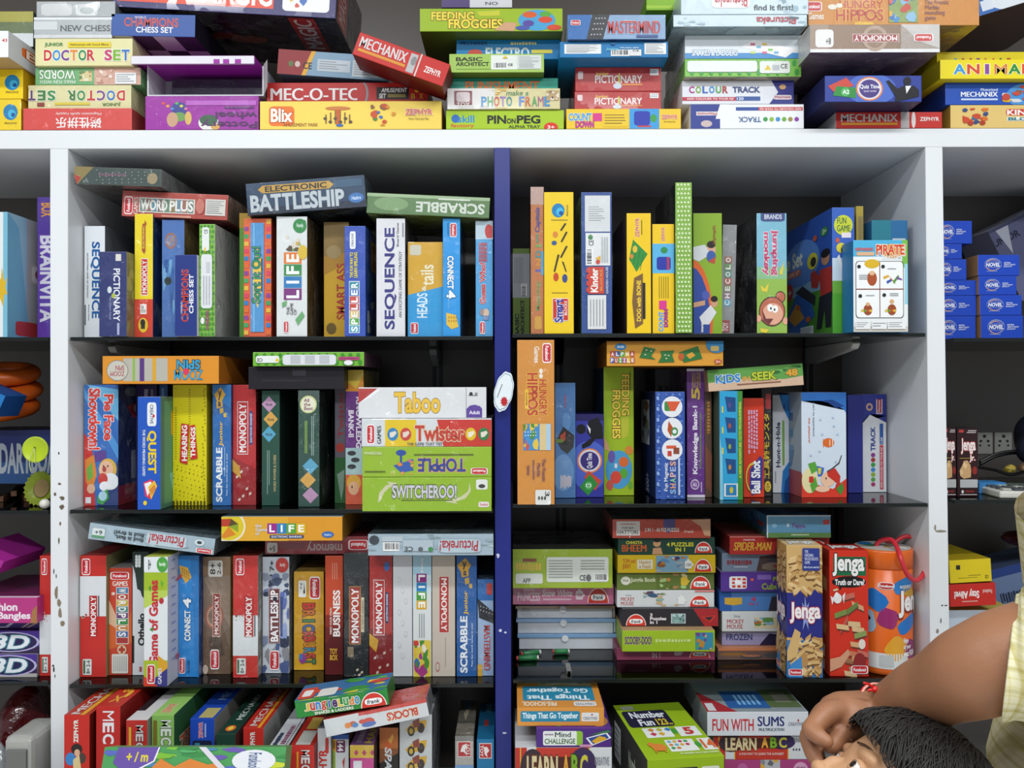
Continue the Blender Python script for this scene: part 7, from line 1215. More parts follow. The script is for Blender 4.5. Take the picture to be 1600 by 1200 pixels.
stack(ZC, [
    I('picture box with brown bowls, bottom of the stack behind the block tower box', 1122, 1240, 1013, .12, .22, '6a5048', R(0, 0, 100, 20, 'c87a50'), E(20, 50, 18, 16, '8a6034', 'picture'), E(44, 72, 14, 18, '3f4446', 'picture'), E(44, 64, 12, 10, 'a86a50', 'picture'), E(80, 60, 20, 24, '4a4a4e', 'picture'), side='8a8a8a', left='8a8a8a', top='c0805a'),
    I('pale lilac puzzle box with dark frosty title', 1128, 1260, 985, .14, .2, '9a94b8', T('FROZEN', 5, 22, 36, 66, '3f4470', b=.03), P([(44, 100), (56, 20), (70, 30), (100, 10), (100, 100)], '2a2440', 'picture'), R(0, 0, 100, 14, 'b8b8c8')),
    I('white puzzle box with red lettering and small camel picture', 1128, 1260, 955, .13, .2, 'd0d2d2', T('Disney', 14, 18, 22, 34, '8a8a8c', k='logo', sh=.2), T('MICKEY\nMOUSE', 6, 40, 26, 86, 'b02f34', b=.06), PIC(38, 30, 66, 84, 'd8c8a0', ['c8903a', '5a8a4a', 'a86a3a', '8ab0c8'], 9, 102), E(78, 40, 5, 20, 'b02f34', 'label'), left='b8bcbc', top='b8bcbc'),
    I('blue puzzle box with gold badge and red letters in the stack behind', 1124, 1260, 923, .13, .2, '4a78b4', R(0, 0, 14, 100, '2a5aa0'), P([(6, 34), (26, 34), (26, 66), (16, 72), (6, 66)], 'c8a03a', 'logo'), T('4', 36, 30, 42, 52, 'b03a5a', b=.04), T('IN 1', 34, 58, 44, 72, 'b03a5a'), P([(56, 100), (60, 30), (80, 20), (100, 40), (100, 100)], '33303a', 'picture'), left='1f4684', top='5a88c0'),
    I('purple pocket cube puzzle box with white dice grid picture', 1126, 1262, 893, .12, .2, '52348a', RR(10, 24, 30, 86, 'dfe0e4', 'picture', a=(3, 8)), *[RR(13 + 6 * i, 32 + 18 * j, 17 + 6 * i, 44 + 18 * j, 'c8443a', 'picture') for i in range(3) for j in range(3)], E(20, 54, 4, 13, 'f0f0f2', 'picture'), E(36, 40, 2, 7, 'c8584a', 'picture'), R(42, 16, 58, 40, '7a60aa', 'small'), T('Pocket', 60, 26, 82, 50, '8aa03a', b=.05), T('Cube', 47, 58, 66, 90, '8aa03a', b=.06), left='382464', top='c0b8d0'),
    I('slate blue hero puzzle box with dark red lettering in the stack behind', 1128, 1262, 864, .12, .2, '7888a0', P([(40, 100), (44, 20), (70, 0), (100, 0), (100, 100)], '4a3a3c', 'picture'), PIC(44, 4, 96, 96, None, ['5a4a48', '8a3a34', '3a3a44', '7a6a60'], 10, 103), G(6, 38, 36, 66, '8a3a44', sh=.2, b=.06), R(14, 72, 30, 78, 'b8c0cc', 'small'), left='5a6880', top='7888a0'),
    I('red puzzle box with slanted yellow lettering, second from the top of its stack', 1140, 1296, 838, .10, .2, 'b0302c', R(0, 0, 100, 5, 'd8807a'), T('SPIDER-MAN', 4, 32, 42, 78, 'd8b03a', sh=.25, b=.05), T('MARVEL', 14, 14, 26, 24, 'e0c8c4', k='logo'), P([(44, 100), (50, 0), (76, 0), (70, 100)], '6a3a3c', 'picture'), PIC(48, 4, 74, 96, None, ['8a3a38', 'c8b8b4', '4a4a5a', '8a6a64'], 9, 104), FRANK(78, 20, 98, 96), left='7a2420', top='c05a54'),
    I('blue box with green strip and pale edges on top of the red puzzle box', 1198, 1298, 805, .08, .22, '5f9ac0', R(0, 78, 100, 100, '5a8a4a'), R(0, 0, 100, 5, 'c8d4dc'), R(0, 0, 2, 100, 'c8d4dc'), T('Peppa', 40, 36, 60, 62, '6a4a8a', b=.03), RR(88, 20, 98, 42, 'b83a3a', 'logo'), E(12, 46, 4, 10, '8ab8d8', 'picture'), E(33, 44, 2, 8, 'c8d8e4', 'picture'), R(38, 84, 66, 90, 'b8d0a8', 'small'), R(0, 80, 100, 100, '2f6a44', None, 'l'), RR(70, 40, 90, 58, 'a83a3a', 'logo', 'l'), left='3a6f9a', top='2a4a7a', kind='wrap'),
])
GROUP[0] = 'block tower boxes at the front of the lowest right shelf'
TAN, TAN2, TAN3 = 'd3ae74', 'b98a52', '7a5630'


def blocks(x0, y0, x1, y1, n, seed, f='f'):
    """printed pile of wooden blocks: each a light top and a darker end"""
    rg = random.Random(seed)
    a = []
    for i in range(n):
        x, y = rg.uniform(x0, x1), rg.uniform(y0, y1)
        t = rg.uniform(-.7, .7)
        L_, h_ = rg.uniform(14, 24), rg.uniform(2.2, 3.4)
        c, s = math.cos(t) * L_, math.sin(t) * L_ * .35
        q = [(x, y), (x + c, y + s), (x + c, y + s + h_), (x, y + h_)]
        q2 = [(x, y), (x + c, y + s), (x + c + 6, y + s - 1.6), (x + 6, y - 1.6)]
        q3 = [(x, y + h_), (x + c, y + s + h_), (x + c, y + s + h_ + 1.2), (x + 2, y + h_ + 1.4)]
        cl = lambda Q: [(min(100, max(0, u)), min(100, max(0, v))) for u, v in Q]
        a += P(cl(q3), TAN3, 'picture', f) + P(cl(q), rg.choice((TAN, 'c89f64', 'dcba82')), 'picture', f) + P(cl(q2), rg.choice((TAN2, 'e2c48e')), 'picture', f)
    return a


def jenga_face(f):
    return (R(0, 36, 100, 70, '2c3080', None, f) + P([(0, 62), (30, 66), (60, 76), (100, 60), (100, 48), (0, 44)], '2c3080', None, f) + R(0, 72, 100, 100, '3f7ab8', None, f)
            + blocks(0, 4, 90, 36, 40, 7, f) + P([(0, 36), (20, 40), (38, 34), (56, 43), (78, 33), (100, 39), (100, 50), (0, 50)], '2c3080', 'picture', f)
            + blocks(8, 70, 88, 97, 70, 9, f) + P([(0, 80), (22, 63), (38, 66), (28, 84), (0, 88)], TAN, 'picture', f) + P([(30, 86), (50, 80), (60, 88), (44, 93)], TAN2, 'picture', f)
            + P([(50, 38), (55, 46), (62, 43), (58, 50), (70, 52), (58, 56), (60, 64), (52, 58), (44, 64), (46, 56), (34, 55), (46, 50), (42, 43), (49, 46)], '8a9ad0', 'picture', f)
            + T('Jenga', 8, 43, 94, 59, 'f4eeee', o='b0364a', ow=.06, b=.045, f=f) + P([(10, 90), (40, 84), (44, 100), (4, 100)], '3f86c4', None, f) + FS(4, 93.5, 44, 98.5, 0, f))


B('tall cream and navy wooden block tower box, front left of the three towers', 1230, 1284, 852, 1055, .008, .075, 'cfa96e', jenga_face('f'), jenga_face('l'), RR(44, 2, 92, 19, '2f3f8a', 'label', a=(3, 1)), T('THE\nORIGINAL\nWOOD BLOCK\nGAME', 50, 3.4, 88, 14, 'd8dcec', k='label', b=.03), T('Edge of your seat fun!', 48, 15.5, 90, 17.6, 'd8dcec', k='label', sh=.2), T('Jenga', 14, 20, 90, 80, 'f0ecec', 0, o='2a2a30', b=.08, f='t'), left='c09a60', top='d0b080', z=ZC, name='block_tower_box', yaw=-3)
BLK2 = []
for i, (x_, y_, t_, cc) in enumerate([(46, 36, -.2, 'c86a5a'), (70, 40, .3, 'd8a07a'), (26, 50, -.25, '7a8f4a'), (58, 47, -.5, '6a8044'), (60, 56, .05, 'd8b88a'), (40, 62, -.9, 'c4584a'), (70, 60, .1, 'd8b88a'), (30, 58, .1, 'dfb98a'), (76, 66, -.2, '8a9a5a'), (66, 72, .1, 'd8a878'), (60, 79, .15, 'c87a5a'), (52, 85, .1, '9a6a48'), (70, 84, -.1, 'd0a070'), (62, 92, .1, 'a88a6a'), (80, 92, .05, 'b87a5a'), (50, 95, .12, 'd8b88a'), (84, 78, .2, 'c86a5a')]):
    c_, s_ = math.cos(t_) * 32, math.sin(t_) * 14
    BLK2 += P([(x_ - 14, y_), (min(98, x_ - 14 + c_), y_ + s_), (min(98, x_ - 12 + c_), y_ + s_ + 4), (x_ - 12, y_ + 4)], cc, 'picture') + P([(x_ - 12, y_ + 4), (min(98, x_ - 12 + c_), y_ + s_ + 4), (min(97, x_ - 12 + c_), y_ + s_ + 5.2), (x_ - 11, y_ + 5.2)], '6a3a2c', 'picture')
B('tall red block tower box with black speech bubble, middle of the three towers', 1297, 1356, 860, 1053, .012, .075, 'd2321f', R(10, 5, 94, 20, '1f6a44', 'title'), T('Jenga', 8, 2.5, 90, 20.5, 'f2f0ee', o='16181a', ow=.045, b=.05), E(50, 25, 44, 4.6, '1c1a1c', 'label'), P([(24, 27), (36, 28), (26, 32)], '1c1a1c', 'label'), T('Truth or Dare?', 14, 22.8, 90, 27.6, 'f2f0f0', b=.06, k='label'), BLK2, E(20, 38, 11, 4, 'e8e4e4', 'picture'), E(18, 35, 5, 2, 'f0ecec', 'picture'), P([(2, 36), (12, 38), (6, 43)], 'e8e4e4', 'picture'), P([(32, 36), (40, 33), (36, 42)], 'e8e4e4', 'picture'), P([(8, 31), (20, 30), (22, 31.4), (10, 32.4)], 'd8c8a0', 'picture'), P([(0, 86), (26, 84), (46, 78), (52, 82), (30, 92), (0, 96)], 'd09878', 'picture'), E(82, 74, 9, 4, 'e4d8cc', 'picture'), E(76, 88, 16, 7, '8a2424', 'picture'), FS(54, 91, 97, 97.5), T('Jenga', 16, 10, 90, 74, 'f0ecec', o='1f4a34', b=.1, f='t'),
  R(4, 14, 96, 100, 'a83a2c', None, 'l'), LAB(10, 78, 60, 88, 4, f='l'), LAB(10, 90, 60, 98, 4, f='l', seed=3), P([(20, 20), (80, 24), (80, 34), (30, 32)], 'c8a070', 'picture', 'l'), P([(20, 56), (80, 60), (70, 70), (30, 66)], 'b07a50', 'picture', 'l'), left='8a2218', top='c02c1e', side='8a2218', z=ZC, name='block_tower_box', yaw=-2)


def orange_tube():
    d = .074
    a, b = W(1337, 1053, d), W(1422, 853, d)
    r = (b.x - a.x) / 2
    cx = (a.x + b.x) / 2
    h = W(1384, 853, d).z - ZC
    root = link('round_game_tub', None)
    root.location = (cx, d, ZC)
    tag(root, 'orange cylindrical block game tub with red rope handle, right of the red tower box', 'game tub', GROUP[0])
    N = 64

    def ring(rr, zz):
        return [(rr * math.cos(2 * math.pi * i / N), rr * math.sin(2 * math.pi * i / N), zz) for i in range(N)]
    bm = bmesh.new()
    hb = h * .845
    loft(bm, [ring(r * .93, 0), ring(r * .97, .001), ring(r * .98, .008), ring(r * .98, hb), ring(r * .9, hb + .001)])
    body = link('tub_body', bm_mesh('tub_body', bm, [mat('e0661c', 'plastic')]), root)
    bm = bmesh.new()
    loft(bm, [ring(r * .985, hb + .0012), ring(r, hb + .002), ring(r, h - .004), ring(r * .985, h - .001), ring(r * .93, h), ring(r * .9, h - .003)])
    lid = link('lid', bm_mesh('lid', bm, [mat('e0661c', 'plastic')]), root)
    # printed patches wrapped on the curved wall
    parts = {}

    def wrap(pts, c, k, off):
        pm = parts.setdefault(k, PartMesh())
        rr = r * .98 + off
        P3 = [(rr * math.sin(t), -rr * math.cos(t), zz) for t, zz in pts]
        pm.add(P3, [list(range(len(P3)))], mat(c, 'plastic'))

    def patch(t0, z0, w, hh, rot, c, k='printed_picture', off=.0008, q=.28):
        # densified rounded rectangle
        pts = []
        for cx_, cz_, s in ((w / 2 - q * w, hh / 2 - q * hh, 0), (-w / 2 + q * w, hh / 2 - q * hh, 90), (-w / 2 + q * w, -hh / 2 + q * hh, 180), (w / 2 - q * w, -hh / 2 + q * hh, 270)):
            for j in range(5):
                t = math.radians(s + 22.5 * j)
                pts.append((cx_ + q * w * math.cos(t), cz_ + q * hh * math.sin(t)))
        out = []
        for i, p in enumerate(pts):
            q_ = pts[(i + 1) % len(pts)]
            for m_ in (0, .5):
                out.append((p[0] + (q_[0] - p[0]) * m_, p[1] + (q_[1] - p[1]) * m_))
        c_, s_ = math.cos(rot), math.sin(rot)
        # strips so that the patch follows the curve
        xs = [c_ * x - s_ * zz for x, zz in out]
        poly = [((c_ * x - s_ * zz) / r + t0, z0 + s_ * x + c_ * zz) for x, zz in out]
        import bisect
        lo, hi = min(p[0] for p in poly), max(p[0] for p in poly)
        K = max(3, int((hi - lo) / .09))

        def span(t):
            zsx = []
            for i in range(len(poly)):
                (ta, za), (tb, zb) = poly[i], poly[(i + 1) % len(poly)]
                if (ta - t) * (tb - t) <= 0 and ta != tb:
                    zsx.append(za + (zb - za) * (t - ta) / (tb - ta))
            return (min(zsx), max(zsx)) if zsx else None
        prev = None
        for i in range(K + 1):
            t = lo + (hi - lo) * min(.9999, max(.0001, i / K))
            s = span(t)
            if prev and s:
                wrap([(prev[0], prev[1]), (t, s[0]), (t, s[1]), (prev[0], prev[2])], c, k, off)
            prev = (t, s[0], s[1]) if s else None

    def wtext(s, t0, t1, z0, z1, c, k, off=.0016, b=.04):
        vv, ff = text_mesh(s, b, 0)
        bv, _ = text_mesh(s, .02, 0)
        ax0, ax1 = min(p[0] for p in bv), max(p[0] for p in bv)
        ay0, ay1 = min(p[1] for p in bv), max(p[1] for p in bv)
        rr = r * .98 + off
        pts = []
        for x, y in vv:
            t = t0 + (x - ax0) / (ax1 - ax0) * (t1 - t0)
            zz = z0 + (y - ay0) / (ay1 - ay0) * (z1 - z0)
            pts.append((rr * math.sin(t), -rr * math.cos(t), zz))
        parts.setdefault(k, PartMesh()).add(pts, ff, mat(c, 'plastic'))
    H = h
    F0 = -.22                                  # the photo looks at the tub a little from its left
    patch(F0 - .45, H * .60, .05, .04, -.6, '1f74c4')
    patch(F0 - .85, H * .42, .05, .05, .1, '9ac0dc')
    patch(F0 - .85, H * .44, .03, .014, .3, '26262a', off=.0013)
    patch(F0 - .05, H * .46, .042, .042, -.3, '9a2a6a')
    patch(F0 + .75, H * .41, .06, .03, .45, '1f74c4')
    patch(F0 + .25, H * .22, .05, .044, .9, 'e0a02a')
    patch(F0 + .95, H * .20, .05, .04, -.4, '8a2a6a')
    patch(F0 + .62, H * .73, .062, .03, .35, '2a80c8', 'information_label')
    patch(F0 + .85, H * .66, .05, .022, -.5, 'd8a82a')
    wtext('Jenga', F0 + .32, F0 + 1.75, H * .46, H * .67, '8a2018', 'title_lettering', .0012, .075)
    wtext('Jenga', F0 + .32, F0 + 1.75, H * .47, H * .68, 'f4f0ee', 'title_lettering', .0018, .04)
    wtext('WOOD BLOCK', F0 + .36, F0 + .92, H * .70, H * .725, 'e0ecf4', 'information_label', .0014, .05)
    wtext('Edge', F0 + .50, F0 + .72, H * .255, H * .30, 'f4f0ee', 'title_lettering', .0018, .035)
    wtext('of your', F0 + .50, F0 + .86, H * .205, H * .25, 'f4f0ee', 'title_lettering', .0018, .035)
    wtext('seat FUN', F0 + .50, F0 + 1.05, H * .155, H * .20, 'f4f0ee', 'title_lettering', .0018, .04)
    patch(F0 - .1, H * .72, .034, .016, 0, 'f2ecec', 'maker_logo')
    patch(F0 - .1, H * .72, .031, .013, 0, 'c03028', 'maker_logo', .0013)
    wtext('Funskool', F0 - .34, F0 + .14, H * .71, H * .73, 'f4f0f0', 'maker_logo', .0018, .04)
    patch(F0 - .1, H * .115, .10, .034, 0, 'd6d8d8', 'information_label', q=.05)
    patch(F0 - .1, H * .115, .03, .026, 0, 'bcc0c0', 'information_label', .0013, q=.05)
    for k, pm in parts.items():
        link(k, pm.mesh(k), body)
    # lid picture
    pm = PartMesh()
    rg = random.Random(12)
    for i, c in enumerate(['2a80c8', 'd8d4cc', '8a3a8a', 'e0a83a', 'd8d8dc', '3f8a4a', '2a6ab0', 'c8443a', 'e4e2da', '2a80c8', 'b8ac98']):
        x, y = rg.uniform(-.6, .6) * r, rg.uniform(-.6, .6) * r
        pts = [(x + .3 * r * math.cos(q) * rg.uniform(.6, 1), y + .3 * r * math.sin(q) * rg.uniform(.6, 1), h + .0004 + i * .0001 - .0002) for q in (0, 1, 2, 3, 4, 5)]
        pm.add(pts, [list(range(6))], mat(c, 'plastic'))
    bm = bmesh.new()
    bmesh.ops.create_circle(bm, cap_ends=True, segments=48, radius=r * .93, matrix=Matrix.Translation((0, 0, h + .0001)))
    link('lid_top', bm_mesh('lid_top', bm, [mat('c8c4bc', 'plastic')]), lid)
    link('printed_picture', pm.mesh('printed_picture'), lid)
    # rope handle: from the lid left hole, up and over, hanging at the right front
    rope = [W(x, y, dd) - root.location for x, y, dd in ((1368, 853, .075), (1376, 845, .07), (1392, 843, .05), (1402, 856, .02), (1408, 874, -.004), (1418, 898, -.006), (1432, 907, .006), (1444, 894, .03), (1446, 868, .055), (1436, 846, .075), (1416, 838, .085), (1400, 846, .085), (1398, 852, .085))]
    tube_obj('rope_handle', rope, .0050, mat('cf2f3c', 'plastic'), root, 10, 8)


orange_tube()

# little things lying on the glass in front of the pale cases
GROUP[0] = None


def candy(label, x0, x1, py, d, tilt, red=True):
    a, b = W(x0, py, d), W(x1, py, d)
    L = b.x - a.x
    root = link('toy_tube', None)
    root.location = ((a.x + b.x) / 2, d, ZC)
    root.rotation_euler = (0, 0, tilt)
    tag(root, label, 'small tube', 'green tubes on the glass')
    r = .0062
    for nm, s0, s1, rr, c in (('green_sleeve', -.5, .38, r, '1f7a3f'), ('white_end', .40, .5, r * .8, 'd8d8d4'), ('red_end', -.62, -.505, r * .82, 'b82a2a')):
        bm = bmesh.new()
        rings = []
        for x, k in ((s0, .8), (s0 + .02, 1), (s1 - .02, 1), (s1, .8)):
            rings.append([(x * L, rr * k * math.cos(t), r + rr * k * math.sin(t)) for t in (2 * math.pi * i / 16 for i in range(16))])
        loft(bm, rings)
        link(nm, bm_mesh(nm, bm, [mat(c, 'wrap')]), root)


candy('green and red small tube lying nearest the blue upright on the dark glass', 810, 842, 1035, .12, .1)
candy('green and red small tube behind the one nearest the blue upright', 816, 846, 1028, .155, .3)
candy('green and red small tube farthest right of the three on the dark glass', 866, 890, 1022, .165, .05)
bm = bmesh.new()
for sx in (-1, 1):
    bm_box(bm, sx * .0045 - .0008, sx * .0045 + .0008, 0, .05, 0, .007, 0, .0003)
bm_box(bm, -.0053, .0053, 0, .05, .0062, .0075, 0, .0003)
o = link('metal_clip', bm_mesh('metal_clip', bm, [mat('c8c6b8', 'metal')]))
o.location = (W(889, 1052, .035).x, .03, ZC)
tag(o, 'small bent metal clip lying on the dark glass near the blue upright', 'clip')

# ================================================================ bottom row, left: boxes standing on the base cabinet
GROUP[0] = 'boxes standing in the bottom row at left'
ZD = Z_DECK + .0006
MECH = lambda x0, x1, c='c8c4c4', o='5a1410', f='f': [z_ for i, ch in enumerate('MECHANIX') for z_ in T(ch, x0, 3 + 4.9 * i, x1, 7.3 + 4.9 * i, c, -90, o=o, b=.06, f=f)]
row(ZD, [
    I('red construction box with a cartoon figure and slanted cream lettering, first in the bottom row', 100, 140, 1117, 1400, -.10, .25, 'c4281e', T('ZEPHYR', 38, 2.5, 56, 15.5, 'f0e4dc', 90, k='logo', o='8a1a12', b=.05), E(50, 19, 22, 3, '2a2020', 'picture'), E(26, 24.5, 20, 3.6, '3a80c0', 'picture'), E(70, 24, 16, 3, '4a3a34', 'picture'), P([(36, 25), (60, 22), (70, 32), (38, 34)], 'd8c08a', 'picture'), E(52, 21, 11, 2, 'd8a888', 'picture'), R(62, 0, 80, 100, 'd89a2c', 'small', 't'), T('MECHANIX', 22, 10, 56, 98, 'ccc6c4', 90, f='t', b=.05), top='a83424', side='6a1812'),
    I('red construction box with big white letters down its front, second in the bottom row', 150, 188, 1104, 1400, -.09, .25, 'bb231e', *[T(ch, 28, 2.4 + 6.2 * i, 74, 7.8 + 6.2 * i, 'e4e0e4', -90, b=.07) for i, ch in enumerate('MEC-O-TEC')], T('B X', 30, 58, 64, 92, 'd8a02a', -90, k='logo', f='t'), E(70, 72, 10, 8, 'e0a83a', 'logo', 't'), R(0, 0, 100, 46, '2a2420', None, 't'), T('TEC', 50, 4, 84, 34, 'dcd8d4', 90, f='t'), R(20, 14, 60, 32, '2a1c1c', 'label', 'r'), T('M', 28, 18, 50, 26, 'e0dcdc', -90, f='r'), side='8f1c18', top='b02a22'),
    I('narrow red construction box with grey outlined letters and yellow line, third in the bottom row', 197, 230, 1125, 1400, -.10, .24, 'ba2a24', MECH(46, 82), R(14, 4, 26, 76, 'd8a02a', 'small'), R(0, 0, 40, 80, '2a2024', None, 't'), top='c8c8c8', side='8a8a84'),
    I('light green construction box with dotted silver letters in the bottom row', 237, 272, 1117, 1400, -.085, .27, '86b45a', MECH(40, 88, 'd4d8d0', '4a6a34'), R(8, 3, 24, 90, '7a6a2a', 'small'), T('ZEPHYR', 30, 78, 66, 96, 'c8502a', 90, k='logo', f='t', o='e8e0c8'), R(4, 10, 96, 40, '5a4a34', 'picture', 't'), T('ZEPHYR', 10, 16, 60, 26, 'c8502a', 0, k='logo', f='r', o='d8d0c0'), side='2f5f3a', top='8fbc62'),
    I('royal blue construction box with cut out window in the bottom row', 297, 335, 1123, 1400, -.05, .26, '1f49b4', T('ZEPHYR', 36, 2.2, 52, 12, 'd83a2a', 90, k='logo', o='e8e0e4', ow=.1), R(60, 3, 66, 11.5, 'a8b4d8', 'small'), RR(10, 13.5, 90, 100, '1a2040', 'picture', a=(6, 2)), E(36, 22, 14, 4, '4a9a5a', 'picture'), E(60, 21, 12, 3, 'c8322a', 'picture'), R(20, 15, 40, 30, '3a80a0', 'picture'), R(30, 78, 90, 98, 'b4a86a', 'label', 't'), T('MECH', 40, 30, 76, 60, '8a9cd0', 90, f='t'), side='8a8a84', top='1d44a8'),
    I('dark bottle green box with orange mark on top in the bottom row', 338, 368, 1147, 1400, -.08, .24, '1f3f34', R(36, 7, 42, 30, '8aa098', 'small'), R(52, 9, 58, 30, '8aa098', 'small'), E(50, 88, 26, 6, 'd86a2a', 'logo', 't'), E(50, 88, 14, 4, 'e0c04a', 'logo', 't'), T('MECHANIX', 40, 10, 74, 70, 'c0c8c4', 90, f='t', b=.05), side='5a2424', top='1c3a30'),
    I('red construction box with cream slanted letters, between the bottle green and white boxes', 380, 412, 1137, 1400, -.065, .25, 'c22e26', T('ZEPHYR', 34, 2.5, 58, 15, 'f0e0dc', 90, k='logo', o='7a1410', b=.05), R(68, 0, 84, 100, 'd8952a', 'small', 't'), T('MECHANIX', 24, 12, 60, 96, 'c4b8b4', 90, f='t', b=.05), side='9a9a96', top='b0281f'),
    I('white box with violet and navy letters on its long top in the bottom row', 416, 446, 1172, 1400, -.105, .27, 'd4d6da', G(50, 56, 78, 90, '8a4a6a', 90, f='t'), G(14, 70, 40, 92, '2a3a5a', 90, f='t', b=.05), R(84, 0, 88, 100, '8a8c90', None, 't'), side='8a8a8c', top='c8cace'),
    I('red construction box with label on top, before the white box with red letter', 453, 491, 1165, 1400, -.10, .2, 'c0302a', MECH(46, 82, 'd8d0ce'), R(28, 4, 36, 80, 'd8952a', 'small'), R(20, 64, 80, 98, 'b8b8b0', 'label', 't'), R(26, 30, 76, 60, 'b89a4a', 'label', 't'), side='8a2420', top='a82a24'),
    I('white box with red letter at its lower edge in the bottom row', 491, 517, 1138, 1400, -.075, .2, 'c6c8ca', RR(58, 6, 84, 16, 'b83a34', 'logo'), T('ZEPHYR', 10, 13, 70, 40, 'c0342c', 90, b=.06), side='8a8c90'),
    I('blue and white number puzzle box with maroon badge in the bottom row', 518, 545, 1148, 1400, -.06, .2, 'd0d2d4', R(0, 0, 100, 3, '2457a8'), R(0, 3, 20, 11, 'd8a02a'), R(0, 11, 16, 60, '8aa82a'), RR(20, 3.6, 78, 12, '6a2a54', 'label', a=(5, 2)), T('144', 30, 4.4, 66, 11.2, 'f0e8ee', -90, b=.05), G(4, 4, 14, 10, '6a4a1c', -90, k='small'), P([(60, 18), (76, 15), (70, 24)], 'b83a34', 'picture'), side='6a4a3a', top='2457a8'),
    I('pink and violet party box with yellow diamond band in the bottom row', 547, 584, 1164, 1400, -.08, .2, 'bf3f86', R(0, 0, 100, 9, 'd8b43a'), *[P([(16 + 34 * i, 5.4), (26 + 34 * i, 3.2), (36 + 34 * i, 5.4), (26 + 34 * i, 7.6)], 'b83a6a') for i in range(3)], R(14, 11, 50, 20, 'd8d8dc', 'label'), T('HAPPY', 56, 30, 90, 96, 'd8c04a', 90, f='t', b=.06), G(20, 50, 46, 96, 'c8b8d0', 90, f='t'), side='4a3a40', top='8a5a9a', kind='wrap'),
    I('black and orange space game box with slanted white letters in the bottom row', 593, 622, 1137, 1400, -.04, .2, '2c2a28', R(0, 0, 100, 14, 'b8682f'), P([(0, 14), (100, 14), (100, 17), (0, 24)], '8a5230'), P([(40, 10), (70, 4), (78, 6), (50, 14)], 'd8a04a', 'picture'), E(44, 12, 16, 3, 'c85a2a', 'picture'), T('SPACE', 28, 13, 66, 40, 'd4d6d8', -90, b=.07, sh=.2), side='3a2a20'),
    I('white box with yellow toy vehicle pictures in a column in the bottom row', 624, 675, 1116, 1400, -.035, .2, 'c9cccd', *[z_ for j, y_ in enumerate((7.5, 20, 30)) for z_ in (P([(18, y_ + 2), (46, y_ - 3), (84, y_ - 4), (80, y_ + 1), (30, y_ + 5)], 'd8a82a', 'picture'), E(36, y_ + 3, 11, 3.2, '3a2a24', 'picture'), E(66, y_ + 1, 11, 3.2, '3a2a24', 'picture'), E(36, y_ + 3, 6, 1.8, 'c8a83a', 'picture'), P([(40, y_ - 3), (60, y_ - 5), (62, y_), (44, y_ + 1)], '8a3a2a', 'picture'))], side='8a8c8e', kind='wrap'),
    I('grey box with red square maker mark, second from the blue upright in the bottom row', 711, 740, 1150, 1400, -.01, .2, 'a8a49c', R(0, 0, 100, 4, '7a7a76'), R(14, 4, 86, 16, 'e0d4d0', 'logo'), R(17, 4.6, 83, 15.4, 'b03034', 'logo'), P([(28, 12), (40, 7), (58, 6), (66, 9), (54, 10), (60, 14), (46, 12)], 'e8e0dc', 'logo'), T('TOY', 60, 5.6, 80, 14.6, 'e8e0dc', 90, k='logo'), R(0, 22, 100, 60, '6a94c0'), P([(30, 40), (60, 10), (66, 20), (44, 60)], 'c8b89a', 'picture', 't'), G(30, 4, 70, 30, '5a8aa0', -90, f='t'), side='5a5854', top='7a7468', kind='wrap'),
    I('teal blue box with red square maker mark, nearest the blue upright in the bottom row', 745, 772, 1155, 1400, -.01, .2, '22719e', R(14, 3, 86, 15, 'e0d4d0', 'logo'), R(17, 3.6, 83, 14.4, 'b03034', 'logo'), P([(40, 6), (60, 6), (72, 9), (58, 11), (62, 14), (46, 12)], 'e8e0dc', 'logo'), T('TOY', 20, 4.6, 38, 13.6, 'e8e0dc', -90, k='logo'), R(36, 50, 60, 66, 'b03a3a', 'label', 't'), G(40, 4, 76, 30, '6aa0b8', -90, f='t'), side='174f70', top='1d5f84'),
])
LEAF = PIC(0, 0, 100, 22, '4f9a58', ['7ab83a', '5a6ab8', '3f8a4a', 'c8d03a', '6a5aa8', '58a868', '4a84b0'], 34, 120, size=.12, k=None)
B('lion picture box with green leaf border standing in front of the bottom row', 163, 447, 1176, 1440, -.300, .045, '4f9a58', LEAF, R(0, 20, 100, 100, 'd8863a'), P([(4, 24), (20, 9), (26, 12), (32, 6), (40, 10), (48, 6), (58, 9), (64, 8), (72, 16), (84, 26), (84, 100), (4, 100)], 'd8823a', 'picture'), E(40, 60, 26, 44, 'e8a85a', 'picture'), E(36, 19, 10, 5, 'e0a0a0', 'picture'), P([(6, 8), (8, 0), (30, 0), (28, 7), (20, 11), (10, 11)], '6a52a0', 'label'), P([(28, 7), (30, 0), (30.8, 0), (28.8, 7.4), (20, 12), (20, 11)], 'e8e4ea', 'label'), T('+ / m', 13, 2.4, 25, 7.6, 'd8c83a', b=.05, k='label'), P([(52, 0), (56, 0), (80, 22), (76, 22)], 'd8d4dc'), E(83, 7, 12, 5.6, 'e0e2e6', 'logo'), T('Funskool', 80, 3, 87, 11, '4a5a8a', -90, k='logo'), E(34, 50, 3, 4, '2a2420', 'picture'), E(48, 50, 3, 4, '2a2420', 'picture'), side='6a9a5a', X=(W(163, 1176, -.185).x, W(447, 1176, -.185).x), z=ZD + .0156, ztop=ZD + .358, pitch=-20, name='puzzle_box')
